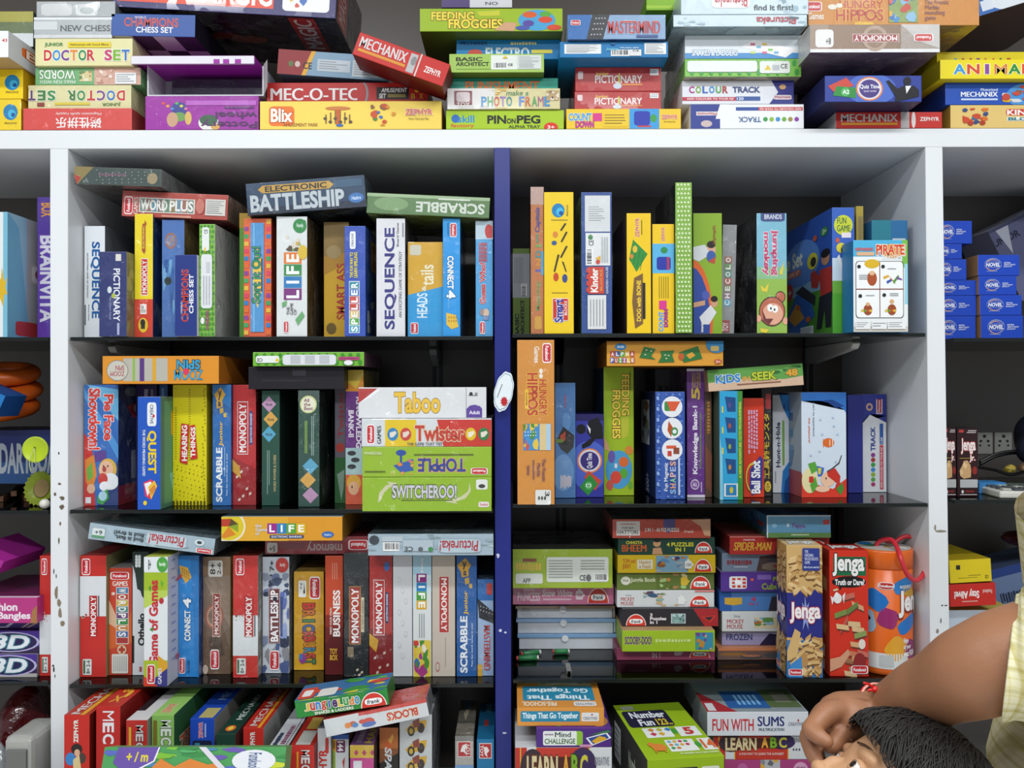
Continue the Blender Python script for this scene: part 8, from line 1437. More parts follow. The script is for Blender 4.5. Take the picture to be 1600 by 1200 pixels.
B('green ludo box with rainbow letters and red dome logo, tilted on the bottom row', 461, 607, 1084, 1112, -.12, .085, '2f8a3c', PIC(0, 0, 100, 18, None, ['d8c83a', '3a6ab0', 'e0e0dc', '58a83a', '2a4a80'], 16, 121, size=.14, k=None), *[T(ch, 10 + 6 * i, 24, 15.6 + 6 * i, 68 if i not in (3,) else 76, cc, b=.09, o='f0ece0', ow=.05) for i, (ch, cc) in enumerate(zip('JungleLudo', ['d8b83a', 'c83a34', '3a80c8', 'c8503a', '3a5ab0', '4a2a6a', 'd8c03a', '3f9a4a', 'd8803a', '3a90b8']))], T('SNAKES & LADDERS', 20, 76, 62, 93, 'e4ead8', b=.04), FRANK(70, 14, 98, 96), PIC(0, 0, 100, 100, None, ['2f8a3c', 'd8c83a', '3a6ab0', '58a83a', 'c8443a'], 14, 125, f='t', size=.2), RR(2, 30, 20, 100, 'c8443a', 'logo', 't'), RR(6, 46, 16, 86, 'e4e2e0', 'logo', 't'), RR(24, 50, 44, 100, 'd8d8d4', 'label', 't'), top='2f6a9a', side='24702f', rot=-8.4, yaw=0)
B('white block toy box with upside down red lettering, tilted under the green ludo box', 506, 670, 1108, 1136, -.12, .085, 'cfd2d4', R(34, 0, 100, 20, 'c84a44'), T('BLOCKS', 60, 34, 90, 80, 'c23834', 180, o='e8d4a8', b=.07), E(27, 56, 3.5, 16, 'c85a34', 'picture'), E(22, 58, 3, 16, 'd8843a', 'picture'), E(29, 64, 3, 14, '4a80b8', 'picture'), E(42, 60, 6, 22, 'c84a3a', 'picture'), E(42, 74, 7, 14, '4a6ab0', 'picture'), E(36, 52, 3, 12, 'c84a3a', 'picture'), T('Junior', 30, 14, 42, 30, 'e4e4e8', 0, k='small', sh=.2), side='8a8a8c', top='b83a34', bot='a8a49c', kind='wrap', rot=-11.5)

# bottom row, right: stacks on a low riser
ZRZ = .655
box_obj('riser_board', XR0, XR1 + .01, -.21, DEPTH - .002, Z_DECK + .0002, ZRZ, mat('8e8e8c', 'laminate'), unit)
GROUP[0] = 'learning game boxes in the bottom row at right'


def ABC():
    return (P([(6, 0), (12, 0), (12, 100), (6, 100)], 'b8342a') + R(0, 0, 5, 100, 'b8342a') + R(5, 0, 6, 100, 'd8b83a') + R(22, 0, 76, 100, 'c0392c') + R(21, 0, 22, 100, 'd8b83a') + R(76, 0, 77, 100, 'd8b83a')
            + E(18, 36, 13, 34, '3a2a34', 'title') + E(70, 30, 14, 30, '3a2a54', 'title') + R(18, 16, 66, 56, '4a2420', 'title')
            + T('LEARN', 12, 14, 44, 64, 'd8c89a', 0, b=.06, o='6a3a24') + T('A', 49, 12, 56, 54, 'd8a83a', b=.06, o='a8342a') + T('B', 58, 12, 65, 54, '7aa82a', b=.06, o='2a4a1c') + T('C', 67, 12, 75, 54, 'c8c03a', b=.06, o='3a2a6a')
            + T('A FUN WAY TO LEARN THE ALPHABET', 26, 72, 72, 82, 'e4c8c0', k='small') + E(82, 60, .8, 4, '2a2a30', 'title') + E(85, 60, .8, 4, '2a2a30', 'title') + E(88, 60, .8, 4, '2a2a30', 'title') + T('CREATIVE', 82, 16, 97, 30, '8a8c94', k='logo'))


stack(ZRZ + .0006, [
    I('white and red alphabet learning box at the bottom of the pile by the blue upright', 805, 956, 1168, -.11, .2, 'd2d4d6', ABC(), top='c8cacc'),
    I('violet mind game box with white title plate and lime tab, between orange and alphabet boxes', 838, 955, 1138, -.11, .18, '4f2a7e', RR(9, 14, 62, 90, '8ab83a', 'label', a=(4, 12)), RR(9, 14, 54, 90, 'e4e8e4', 'title', a=(2, 8)), T('Mind', 25, 20, 46, 46, '3a4a40', b=.01), T('CHALLENGE', 11, 54, 52, 82, '3f6a34', b=.02), G(11, 28, 23, 36, '8a6a8a', k='small'), P([(66, 50), (94, 20), (100, 50), (74, 92)], 'dfe4ec', 'picture'), P([(69, 52), (93, 28), (97, 50), (76, 84)], '2a4a90', 'picture'), P([(74, 66), (84, 40), (92, 46), (94, 58), (78, 80)], 'd8a22a', 'picture'), P([(68, 36), (96, 8), (100, 20), (92, 24)], '3f7a44', 'picture'), R(58, 84, 74, 98, 'c88ab0', 'label'), G(8, 74, 58, 84, 'b8a8d0', f='t', k='small'), E(84, 80, 14, 16, 'c8905a', 'picture', 't'), E(30, 88, 6, 8, '3f8a5a', 'picture', 't'), top='5a3488', side='3a2060'),
    I('orange matching game box with turquoise title panels, top of the pile by the blue upright', 808, 944, 1106, -.10, .16, 'd8923f', RR(4, 18, 72, 76, '2a84a4', 'title', a=(2, 6)), T('Things That Go Together', 6, 26, 70, 68, 'e0ecf0', b=.03), RR(74, 26, 94, 74, 'dcdcda', 'logo', a=(1.5, 5)), T('CREATIVES', 76, 50, 92, 66, '6a6c74', k='logo'), E(86, 38, 1, 5, 'b8343a', 'logo'), RR(7, 26, 92, 76, '2a84a4', 'title', 't', a=(2, 5)), T('Things That', 12, 54, 86, 74, 'e0ecf0', 180, f='t', b=.03), T('Go Together', 12, 30, 86, 50, 'e0ecf0', 180, f='t', b=.03), T('PRE-SCHOOL', 6, 80, 46, 94, 'e8dcc8', 180, f='t', k='small', b=.03), RR(66, 80, 92, 95, 'e0dedc', 'logo', 't'), T('CREATIVES', 68, 84, 90, 92, '6a6c74', 180, f='t', k='logo'), PIC(26, 0, 92, 24, 'c8b88a', ['8a8a3a', 'd8d4cc', 'b87a54', '5a5a4a', 'c85a4a', 'e8e0d8'], 18, 122, f='t', size=.16), top='d08a3a', side='a86a28'),
])


def numfun_top():
    a = RR(5, 30, 66, 56, '26243c', 'title', 't', a=(4, 4)) + T('Number', 14, 32, 62, 42, 'e4e8ee', f='t', b=.07) + T('Fun', 20, 44, 40, 54, 'e4e8ee', f='t', b=.07) + T('123..', 44, 44, 64, 54, 'd8c03a', f='t', b=.05)
    a += RR(8, 22, 26, 28, 'b4b8a8', 'logo', 't')
    for x0, y0, x1, y1 in ((18, 58, 54, 72), (62, 58, 90, 72), (36, 76, 72, 92), (78, 76, 108 - 10, 92)):
        a += R(x0, y0, x1, y1, 'e4e8e4', 'picture', 't')
    a += E(58, 64, 4, 4, '4a9a3a', 'picture', 't') + E(75, 84, 4, 4, '4a9a3a', 'picture', 't')
    for i, c in enumerate(['c8803a', 'b8b03a', '3a80c0', 'c83a5a', 'd8a83a']):
        x, y = 24 + 11 * (i % 3), 61 + 6 * (i // 3)
        a += P([(x, y), (x + 5, y - 2.4), (x + 9, y), (x + 5, y + 3)], c, 'picture', 't')
    for i in range(10):
        a += E(41 + 7 * (i % 4), 79 + 4.4 * (i // 4), 2.6, 1.5, ['6ab0c8', 'd8a83a', 'c83a5a', '3f9a5a', 'd8803a'][i % 5], 'picture', 't')
    a += T('5', 70, 60, 82, 70, 'c83a34', f='t', b=.08) + T('14', 80, 78, 96, 90, 'd86a34', f='t', b=.08)
    a += E(24, 86, 9, 5, 'd8823a', 'picture', 't') + E(16, 82, 4, 3, 'd8823a', 'picture', 't') + R(16, 88, 18, 93, 'd8823a', 'picture', 't') + R(28, 88, 30, 93, 'd8823a', 'picture', 't')
    a += T('An enjoyable way to learn numbers', 44, 94, 92, 98, 'd8e4b8', f='t', k='small')
    out = []
    for pr in a:                                # spread the print over the whole lid
        q = list(pr)
        fx, fy = (lambda x: (x - 5) * 1.05 + 5), (lambda y: (y - 20) * 1.22 + 2)
        if q[0] == 'p':
            q[1] = [(fx(x), fy(y)) for x, y in q[1]]
        else:
            x0, y0, x1, y1 = q[2]
            q[2] = (fx(x0), fy(y0), fx(x1), fy(y1))
        out.append(tuple(q))
    return out


B('lime number learning box with white cards printed on its lid, turned slightly left', 1010, 1134, 1184, 1270, -.185, .27, '92b11c', numfun_top(), RR(8, 14, 66, 80, '26243c', 'title', a=(2, 6)), T('Number Fun', 11, 24, 56, 66, 'e4e8ee', b=.06), T('123', 57, 50, 64, 64, 'd8c03a', b=.04), RR(70, 14, 94, 70, 'd4d8c8', 'logo', a=(2, 6)), T('CREATIVES', 72, 40, 92, 56, '5a5c50', k='logo'), LAB(6, 20, 26, 80, 5, f='l'), T('Number Fun', 50, 30, 92, 60, 'b8bca8', f='l', b=.04), left='2a2a24', top='98b822', side='6f8a1c', z=ZRZ + .0006, yaw=7)
stack(ZRZ + .0006, [
    I('magenta learning box at the bottom of the right hand pile', 1132, 1272, 1187, -.02, .2, 'a8427a', E(85, 40, 8, 30, 'd8a0c0', 'logo'), T('CREATIVE', 80, 30, 90, 50, '6a2a50', k='logo'), PIC(40, 0, 62, 90, 'b8b8bc', ['8a8a90', 'd8a83a', '6a6a70'], 8, 123), E(20, 40, 6, 26, 'b8609a', 'picture'), top='8a3a68'),
    I('white and red alphabet learning box under the white sums box', 1115, 1267, 1147, -.02, .2, 'd2d4d6', ABC(), PIC(22, 60, 90, 100, None, ['6a94b8', '8a8aa0', 'd8d4cc', 'a86a5a'], 10, 124, f='t', size=.2), E(12, 80, 8, 18, '5a4a6a', 'picture', 't'), top='c8cacc'),
    I('white sums learning box with red hand drawn and navy capitals', 1105, 1263, 1112, -.03, .23, 'd4d8de', T('FUN WITH', 5, 30, 46, 80, 'c0303a', b=.02), T('SUMS', 50, 20, 76, 60, '27336f', b=.1), T('MULTIPLICATION', 51, 68, 76, 80, '3a4a5a', b=.02, k='small'), T('CREATIVES', 80, 44, 96, 58, '8a8c94', k='logo'), E(90, 36, .8, 5, 'b8343a', 'logo'), P([(0, 50), (30, 100), (0, 100)], 'a83038', None, 't'), R(24, 50, 66, 92, '2f5f9e', 'picture', 't'), R(66, 46, 98, 90, '5a6a44', 'picture', 't'), R(76, 52, 92, 78, '7a7a6a', 'picture', 't'), R(2, 80, 10, 98, 'd0d2d4', 'label', 't'), *[R(36 + 5 * i, 60, 39 + 5 * i, 84, '7ab0dc', 'picture', 't') for i in range(5)], top='8a9498', left='9aa0a4'),
])

# ================================================================ outer bay at the left edge
GROUP[0] = 'toys in the bay at the left edge'
FLW = [P([(30, 50), (70, 44), (100, 30), (104, 42), (80, 52), (104, 60), (100, 72), (76, 60), (86, 78), (74, 76)], 'd8b02a', 'picture')]
B('white toy carton with yellow flower and sky blue side stripe at the left edge', -75, 12, 331, 526, .0, .2, 'dde3e4', R(92, 0, 100, 100, '7ab6cc'), P([(50, 60), (78, 56), (70, 48), (88, 54), (90, 44), (94, 56), (100, 52), (96, 60), (100, 66), (94, 66), (92, 76), (86, 68), (70, 76), (78, 66)], 'd8b02a', 'picture'), R(0, 0, 34, 100, '8fb6c6', None, 'r'), P([(0, 0), (20, 10), (40, 100), (0, 100)], '6aa4c0', None, 'r'), RR(40, 36, 84, 54, 'b4a8a4', 'picture', 'r'), RR(44, 38, 80, 52, 'd4d0cc', 'picture', 'r'), E(62, 45, 12, 5, '8a5a3a', 'picture', 'r'), RR(14, 86, 56, 98, 'b83a3a', 'logo', 'r'), P([(60, 70), (90, 66), (84, 92), (60, 90)], 'b8963a', 'picture', 'r'), side='a4a6a6', z=ZA_OL + .0006, name='toy_box')
B('violet peg game box with white vertical title, partly hidden by the scratched side panel', 58, 100, 308, 526, .09, .2, '5f3aa4', R(0, 0, 100, 26, '4f3094'), T('BRAINVITA', 10, 27, 64, 88, 'dcd8e4', -90, b=.08), T('BOX', 14, 4, 60, 14, 'd8923a', -90, k='logo', b=.05), kind='wrap', z=ZA_OL + .0006)
B('navy target game box with big grey capitals lying in the left edge bay', -70, 112, 672, 742, .12, .2, '202a5e', R(0, 60, 100, 100, '2a4a78'), T('DARTBOARD', 38, 24, 100, 82, '9aa0a8', b=.08), R(0, 0, 100, 10, '1a2250'), z=ZB_OL + .045, side='161c40', name='toy_box')
B('bright blue toy box corner with white script tilted over the navy box', -62, 4, 604, 640, .02, .08, '2274b8', G(50, 44, 96, 66, 'd0dce8', k='title'), rot=24, side='1a4a8a', bot='16305c', z=None, name='toy_box')

def lathe(bm, prof, N=40, axis='z', mi=0):
    loft(bm, [[(r * math.cos(2 * math.pi * i / N), r * math.sin(2 * math.pi * i / N), z) for i in range(N)] for r, z in prof], mi)


def torus_mesh(name, R0, r, m, squash=1.0):
    bm = bmesh.new()
    N, M = 40, 16
    vv = [[bm.verts.new(((R0 + r * math.cos(b)) * math.cos(a), (R0 + r * math.cos(b)) * math.sin(a), squash * r * math.sin(b)))
           for b in (2 * math.pi * j / M for j in range(M))] for a in (2 * math.pi * i / N for i in range(N))]
    for i in range(N):
        for j in range(M):
            bm.faces.new((vv[i][j], vv[(i + 1) % N][j], vv[(i + 1) % N][(j + 1) % M], vv[i][(j + 1) % M]))
    bmesh.ops.recalc_face_normals(bm, faces=bm.faces)
    return bm_mesh(name, bm, [m], True)


# orange stacking rings lying on the navy box
ORG = mat('e2641a', 'plastic')
zr = W(20, 672, .12).z + .03
for i, (px, py, rr, lb) in enumerate(((10, 640, .052, 'orange plastic ring, lowest of the three in the left edge bay'), (12, 612, .055, 'orange plastic ring, middle of the three in the left edge bay'), (6, 584, .058, 'orange plastic ring, top of the three in the left edge bay'))):
    o = link('toy_ring', torus_mesh('toy_ring', rr, .021, ORG, .9))
    o.location = W(px, py, .20)
    o.rotation_euler = (math.radians(12), math.radians(4 * (i - 1)), 0)
    tag(o, lb, 'toy ring', 'orange rings in the left bay')

# wooden sticks under the navy box
for i in range(5):
    p = W(6 + 12 * i, 762 - 3 * (i % 2), .18)
    bm = bmesh.new()
    bm_box(bm, -.006, .006, -.07, .07, 0, .012, 0, .001)
    o = link('wooden_stick', bm_mesh('wooden_stick', bm, [mat('5a3a26')]))
    o.location = (p.x, .20, ZB_OL + .0006 + .0125 * (i % 2))
    o.rotation_euler = (0, 0, math.radians(18 + 9 * i))
    tag(o, ('dark brown wooden stick lying under the navy box, %s from the left photo edge' % ('first', 'second', 'third', 'fourth', 'fifth')[i]), 'stick', 'dark wooden sticks')
for nm, y0, y1 in (('support_block', .20, .31),):
    o = box_obj('storage_box', W(-60, 760, .16).x, W(100, 760, .16).x, .26, .33, ZB_OL + .0006, ZB_OL + .0446, mat('2a2624'))
    tag(o, 'dark low box under the navy target game box in the left edge bay', 'box')

# lime disc with strings, and lime flower bowl with a white ball
LIME = mat('b6cc26', 'plastic')
c = W(58, 702, .03)
root = link('hanging_disc', None)
root.location = c
tag(root, 'lime plastic disc with two hanging cords beside the scratched side panel', 'disc toy')
bm = bmesh.new()
lathe(bm, [(.0, 0), (.024, .0005), (.027, .002), (.0285, .005), (.0285, .008), (.026, .008), (.024, .006), (.0, .006)])
o = link('disc', bm_mesh('disc', bm, [LIME]), root)
o.rotation_euler = (math.radians(90), 0, 0)
tube_obj('cord', [(.0, -.010, .004), (-.006, -.012, -.012), (-.011, -.010, -.030), (-.009, -.008, -.048)], .0009, mat('c8d08a'), root, 6, 6)
tube_obj('cord', [(.0, -.010, .004), (.002, -.012, -.014), (.001, -.010, -.030)], .0009, mat('c8d08a'), root, 6, 6)
bm = bmesh.new()
bmesh.ops.create_uvsphere(bm, u_segments=12, v_segments=8, radius=.002)
o = link('cord_bead', bm_mesh('cord_bead', bm, [mat('4a4a20')], True), root)
o.location = (0, -.0095, .004)
root = link('flower_bowl', None)
root.location = (W(54, 765, .06).x, .075, ZB_OL + .040)
root.rotation_euler = (math.radians(78), math.radians(8), math.radians(-14))
tag(root, 'lime petal edged bowl standing on edge with a tan hollow inside', 'bowl')
bm = bmesh.new()
N = 22
rings = []
for r_, z_ in ((.012, -.014), (.026, -.008), (.036, .0)):
    rings.append([(r_ * (1 + (.13 if i % 2 else 0) * (r_ > .03)) * math.cos(math.pi * i / N), r_ * (1 + (.13 if i % 2 else 0) * (r_ > .03)) * math.sin(math.pi * i / N), z_) for i in range(2 * N)])
loft(bm, rings, 0, False)
bmesh.ops.solidify(bm, geom=list(bm.faces), thickness=.0014)
link('petals', bm_mesh('petals', bm, [mat('a8b83a', 'plastic')]), root)
bm = bmesh.new()
lathe(bm, [(.0, -.013), (.011, -.0135), (.019, -.0095), (.021, -.008), (.019, -.0088), (.0, -.0125)], 24)
link('hollow', bm_mesh('hollow', bm, [mat('8a7448')]), root)
bm = bmesh.new()
bmesh.ops.create_uvsphere(bm, u_segments=20, v_segments=14, radius=.011)
o = link('white_ball', bm_mesh('white_ball', bm, [mat('dcd8cc', 'plastic')], True))
o.location = (W(69, 762, .02).x, .022, ZB_OL + .0116)
tag(o, 'small white ball beside the lime petal edged bowl', 'ball')

GROUP[0] = 'boxes in the lower bay at the left edge'
zq = ZC_OL + .0006
D3 = lambda: E(66, 50, 34, 46, 'b8b0d8', 'logo') + E(66, 50, 31, 41, '2a2050', 'logo') + T('3D', 44, 18, 88, 82, 'e4e8ee', b=.1, o='3f7a8a', sh=.2)
stack(zq, [
    I('violet box with big silver rounded number emblem, lowest in the left edge bay', -70, 58, 1022, .03, .22, '4a2f8e', R(0, 60, 100, 100, '3a2450'), R(0, 84, 100, 100, 'b4b0ac'), D3(), side='8a8a8c', name='puzzle_box'),
    I('violet box with big silver rounded number emblem, second in the left edge bay', -70, 62, 986, .035, .22, '4a2f8e', R(0, 70, 100, 100, '33204a'), D3(), side='3a2a5a', name='puzzle_box'),
    I('violet box with white zigzag stripes under the pink bangle box', -70, 61, 966, .05, .22, '3f2a7a', P([(40, 80), (60, 76), (70, 20), (74, 20), (63, 90), (40, 92)], 'c8c4d8', 'label'), P([(78, 90), (94, 10), (97, 10), (82, 90)], 'c0a8a0', 'label'), P([(84, 90), (99, 30), (100, 40), (88, 90)], 'c0a8a0', 'label'), name='puzzle_box'),
    I('pink craft box with white rounded lettering in the left edge bay', -70, 58, 934, .01, .22, 'b83a80', T('Fashion', 36, 20, 76, 52, 'f0e0ea', b=.04), T('Bangles', 52, 56, 92, 92, 'f0e0ea', b=.04), P([(92, 100), (94, 50), (100, 30), (100, 100)], 'a8744a', 'picture'), T('Bangles', 40, 30, 96, 70, '4a2a40', 180, f='t'), R(0, 94, 100, 100, 'e8c8dc', None, 't'), top='6a2450', name='craft_box'),
])
B('red and white money game box squeezed between violet boxes and the scratched panel', 62, 101, 868, 1058, .035, .22, 'c4302a', R(0, 49, 100, 82, 'd9dcde'), PIC(8, 46, 46, 56, None, ['8a5a3a', 'c8a08a', '5a3a34', 'd8c8b8'], 9, 82, size=.2), FS(12, 2.4, 46, 16, 90), RR(16, 84, 52, 97, 'dcdedc', 'label', a=(4, 1)), R(18, 85, 26, 96, '3f6a44', 'label'), T('8+ 2-6', 30, 85, 46, 96, '2a2c2c', 90, k='label'), side='8f2a28', X=(W(62, 900, .035).x, XO_L - .002), z=zq)
B('magenta card with white edge poking out over the pink bangle box', -50, 4, 864, 886, .02, .16, 'a82a90', R(0, 84, 100, 100, 'd8d0d8'), rot=28, name='craft_box')
tube_obj_o = tube_obj('tinsel_cord', [W(-20, 838, .2), W(20, 852, .2), W(60, 871, .2), W(84, 882, .2)], .003, mat('1f4a34', 'metal'))
tag(tube_obj_o, 'dark green shiny cord slanting above the magenta card', 'cord')


def bag(name, label, cat, cpx, cpy, d, rx, ry, rz, m, seed, cuts=3, extra=None, group=None):
    bm = bmesh.new()
    bmesh.ops.create_icosphere(bm, subdivisions=4, radius=1)
    rg = random.Random(seed)
    wv = [(Vector((rg.uniform(-1, 1), rg.uniform(-1, 1), rg.uniform(-1, 1))) * rg.uniform(2, 6), rg.uniform(0, 6), rg.uniform(.03, .1)) for _ in range(7)]
    for v in bm.verts:
        s = 1 + sum(a * math.sin(k.dot(v.co) + p) for k, p, a in wv)
        v.co = Vector((v.co.x * rx * s, v.co.y * ry * s, max(-rz * .9, v.co.z * rz * s)))
    o = link(name, bm_mesh(name, bm, [m], True))
    o.location = W(cpx, cpy, d)
    tag(o, label, cat, group)
    return o


BW = ZD
o = bag('foil_bag', 'crinkled silver foil bag at the bottom left edge', 'bag', -6, 1170, .04, .055, .055, .14, mat('8c8e90', 'bag'), 3)
o.location.z = ZD + .14 * .9
o = bag('plastic_bag', 'dark red crinkled bag behind the silver foil bag', 'bag', 40, 1120, .17, .08, .08, .17, mat('5a1418', 'bag'), 8)
o.location.z = ZD + .17 * .9
o = bag('cloth_bag', 'royal blue cloth bundle at the bottom left edge', 'bag', 30, 1200, -.12, .075, .06, .09, mat('1f2f8a', 'bag'), 5)
o.location.z = ZD + .09 * .9
root = link('toy_case', None)
root.location = (XO_L - .037, .0, ZD)
tag(root, 'pale grey rounded case with darker rim beside the scratched side panel', 'case')
bm = bmesh.new()
bm_box(bm, -.030, .033, -.05, .06, 0, .30, 0, .02, 4)
link('shell', bm_mesh('shell', bm, [mat('a9a8a2', 'plastic')]), root)
bm = bmesh.new()
bm_box(bm, -.02, .024, -.056, -.048, .02, .275, 0, .004, 2)
link('rim', bm_mesh('rim', bm, [mat('6f706c', 'plastic')]), root)

# ================================================================ outer bay at the right edge
GROUP[0] = 'blue stationery cartons at the right edge'


def novel(s=0):
    dx = s
    return (E(36 + dx, 46, 20, 30, '8a94b8', 'logo') + E(36 + dx, 46, 18, 25, '1d45b4', 'logo') + E(34 + dx, 50, 16, 27, 'd8a070', 'logo') + E(35 + dx, 50, 15, 24, '1d45b4', 'logo') + RR(16 + dx, 34, 56 + dx, 62, '8a9ad0', 'logo', a=(4, 8)) + RR(17 + dx, 36, 55 + dx, 60, '1d3fa4', 'logo', a=(4, 8)) + T('NOVEL', 19 + dx, 39, 53 + dx, 57, 'eef0f6', b=.06, sh=.15)
            + T('EXTRA', 62 + dx, 36, 78 + dx, 42, 'dfe4f2', b=.05, k='small', sh=.2) + T('HEAVY DUTY', 62 + dx, 45, 90 + dx, 51, 'dfe4f2', b=.05, k='small', sh=.2) + T('QUALITY', 61 + dx, 54, 82 + dx, 60, 'dfe4f2', b=.05, k='small', sh=.2) + R(20 + dx, 78, 46 + dx, 80, 'a8b4dc', 'small'))


NB = '1c45b6'
zo = ZA_OR + .0006
PANEL_X = XO_R + .004
for side_, lst in (('left', [(1446, 1524, 494, 'bottom'), (1446, 1525, 462, 'second'), (1446, 1525, 438, 'third'), (1446, 1510, 405, 'fourth'), (1446, 1503, 381, 'fifth'), (1446, 1519, 345, 'topmost')]),
                   ('right', [(1532, 1598, 493, 'bottom'), (1531, 1596, 461, 'second'), (1529, 1588, 431, 'third'), (1528, 1593, 398, 'topmost')])):
    z = zo
    for k, (x0, x1, yt, w_) in enumerate(lst):
        d = .07 if side_ == 'left' else .06
        zt = W(x1, yt, d).z
        xl = max(W(x0, 400, d).x, PANEL_X)
        lab = {'left': 'blue oval-emblem carton, %s in the pile cut by the white panel', 'right': 'blue oval-emblem carton, %s in the fully visible pile'}[side_] % (w_ + (' one' if w_ in ('bottom', 'topmost') else ' from the bottom'))
        o = B(lab, x0, x1, yt, yt + 30, d, .2, NB, novel(0 if side_ == 'right' else -8), X=(xl, W(x1, 400, d).x), z=z, ztop=zt, left='173a94' if side_ == 'left' else 'a07a54', side='16358c', name='stationery_carton', cat='carton')
        z = zt + .0006
# tall grey violet carton leaning behind
B('big grey violet carton with white end flap leaning behind the blue cartons', 1562, 1730, 318, 440, .29, .14, '686a8c', T('JUNIOR', -4, 14, 26, 26, '2a2c48', b=.05), P([(6, 0), (20, 0), (12, 40)], 'c8cad8'), R(0, 0, 100, 4, '4a4c6c'), rot=-26, side='b8bac8', left='8a8ca4', name='stationery_carton', cat='carton')
GROUP[0] = 'small black block tower boxes at the right edge'
zo = ZB_OR + .0006


def jr():
    return (RR(8, 2.4, 32, 6.4, 'b83a3a', 'logo') + R(52, 3, 92, 4.4, 'b8b0b0', 'small') + R(46, 5.6, 90, 7, 'b8b0b0', 'small') + T('Jenga', 18, 15, 88, 38, 'f0e4e0', b=.1, o='b03a34', ow=.05) + T('Jr.', 58, 39, 86, 50, 'f0e4e0', b=.1, o='b03a34') + R(10, 43.6, 60, 44.4, 'b8963a', 'small')
            + P([(10, 62), (24, 54), (30, 48), (48, 47), (62, 54), (66, 62), (64, 72), (30, 74), (14, 70)], 'c8a070', 'picture') + P([(24, 54), (34, 50), (48, 54), (40, 60)], 'e0c08e', 'picture') + P([(12, 62), (24, 60), (28, 66), (14, 70)], 'dcb888', 'picture') + E(82, 62, 12, 6, '8a2a24', 'picture') + RR(12, 75, 96, 87, 'b4b4b4', 'label', a=(4, 1)) + E(24, 93, 6, 2.4, 'dcd8d4', 'logo') + R(12, 96.6, 92, 97.6, 'c8c4c4', 'small') + R(36, 91, 80, 94, '7a2a24', 'small'))


B('small black block tower box half hidden by the right white panel', 1464, 1494, 668, 778, .05, .06, '2c1418', jr(), X=(max(W(1464, 700, .05).x, PANEL_X), W(1494, 700, .05).x), z=zo, side='22161a', name='block_tower_box')
B('small black block tower box with white title beside the white calculator', 1496, 1528, 669, 777, .05, .06, '2c1418', jr(), z=zo, side='22161a', left='22161a', name='block_tower_box')
GROUP[0] = None
# sockets on the back panel
for k, (px, py) in enumerate(((1536, 690), (1566, 690))):
    root = link('power_socket', None)
    root.location = W(px, py, DEPTH - .001)
    tag(root, ('round pin power socket on the back wall nearer the white panel', 'round pin power socket on the back wall above the calculator')[k], 'socket', 'power sockets')
    bm = bmesh.new()
    bm_box(bm, -.024, .024, -.006, 0, -.034, .026, 0, .003)
    link('faceplate', bm_mesh('faceplate', bm, [mat('a8a69e', 'plastic')]), root)
    for (x, z, r_) in ((0, .015, .0042), (-.010, .002, .0032), (.010, .002, .0032), (-.012, -.010, .0026), (.012, -.010, .0026)):
        bm = bmesh.new()
        bmesh.ops.create_cone(bm, cap_ends=True, segments=16, radius1=r_, radius2=r_, depth=.002, matrix=Matrix.Rotation(math.pi / 2, 4, 'X'))
        o = link('pin_hole', bm_mesh('pin_hole', bm, [mat('1a1816')]), root)
        o.location = (x, -.0066, z)
for k, pts in enumerate(([(1531, 722), (1550, 712), (1572, 706), (1600, 704), (1640, 700)], [(1531, 726), (1545, 718), (1560, 712), (1590, 708), (1640, 716)], [(1530, 730), (1556, 735), (1580, 742), (1610, 736), (1650, 742)])):
    o = tube_obj('power_cable', [W(x, y, .2 + .02 * k) for x, y in pts], .0036, mat('141414', 'plastic'))
    tag(o, ('black cable, uppermost of three crossing below the sockets', 'black cable, middle of three crossing below the sockets', 'black cable, lowest of three crossing below the sockets')[k], 'cable', 'black cables')
o = bag('fabric_pouch', 'dark navy pouch at the right edge above the calculator', 'pouch', 1630, 688, .2, .06, .05, .06, mat('1a1c2c', 'cloth'), 11)
o = bag('cable_adapter', 'small dull yellow adapter on the cables at the right edge', 'adapter', 1578, 733, .16, .013, .012, .009, mat('a8923a', 'plastic'), 13)
o = bag('cable_adapter', 'small brown adapter at the right photo edge beside the yellow one', 'adapter', 1598, 730, .16, .010, .012, .009, mat('6a5038', 'plastic'), 14)
B('flat blue card pack with pink print lying before the cables', 1530, 1572, 754, 768, .10, .05, '3a80bc', G(30, 30, 66, 80, 'c0507a', b=.05), z=zo, name='card_pack', cat='pack')
root = link('desk_calculator', None)
root.location = (W(1596, 775, .05).x, .07, zo)
root.rotation_euler = (0, 0, math.radians(-6))
tag(root, 'white desk calculator lying on the glass shelf at the right edge', 'calculator')
bm = bmesh.new()
bm_box(bm, -.062, .075, -.06, .09, 0, .016, 0, .005, 3)
link('calculator_body', bm_mesh('calculator_body', bm, [mat('d4d2c8', 'plastic')]), root)
bm = bmesh.new()
bm_box(bm, -.055, .068, .052, .082, .0162, .0185, 0, .001)
link('display', bm_mesh('display', bm, [mat('5a6a5a', 'plastic')]), root)
for i in range(5):
    for j in range(4):
        bm = bmesh.new()
        bm_box(bm, -.009, .009, -.007, .007, 0, .005, 0, .0015)
        o = link('key', bm_mesh('key', bm, [mat('4a4e50' if (i + j) % 4 else 'b0b0a8', 'plastic')]), root)
        o.location = (-.043 + .024 * i, -.045 + .023 * j, .0161)
GROUP[0] = 'boxes in the lower bay at the right edge'
zo = ZC_OR + .0006
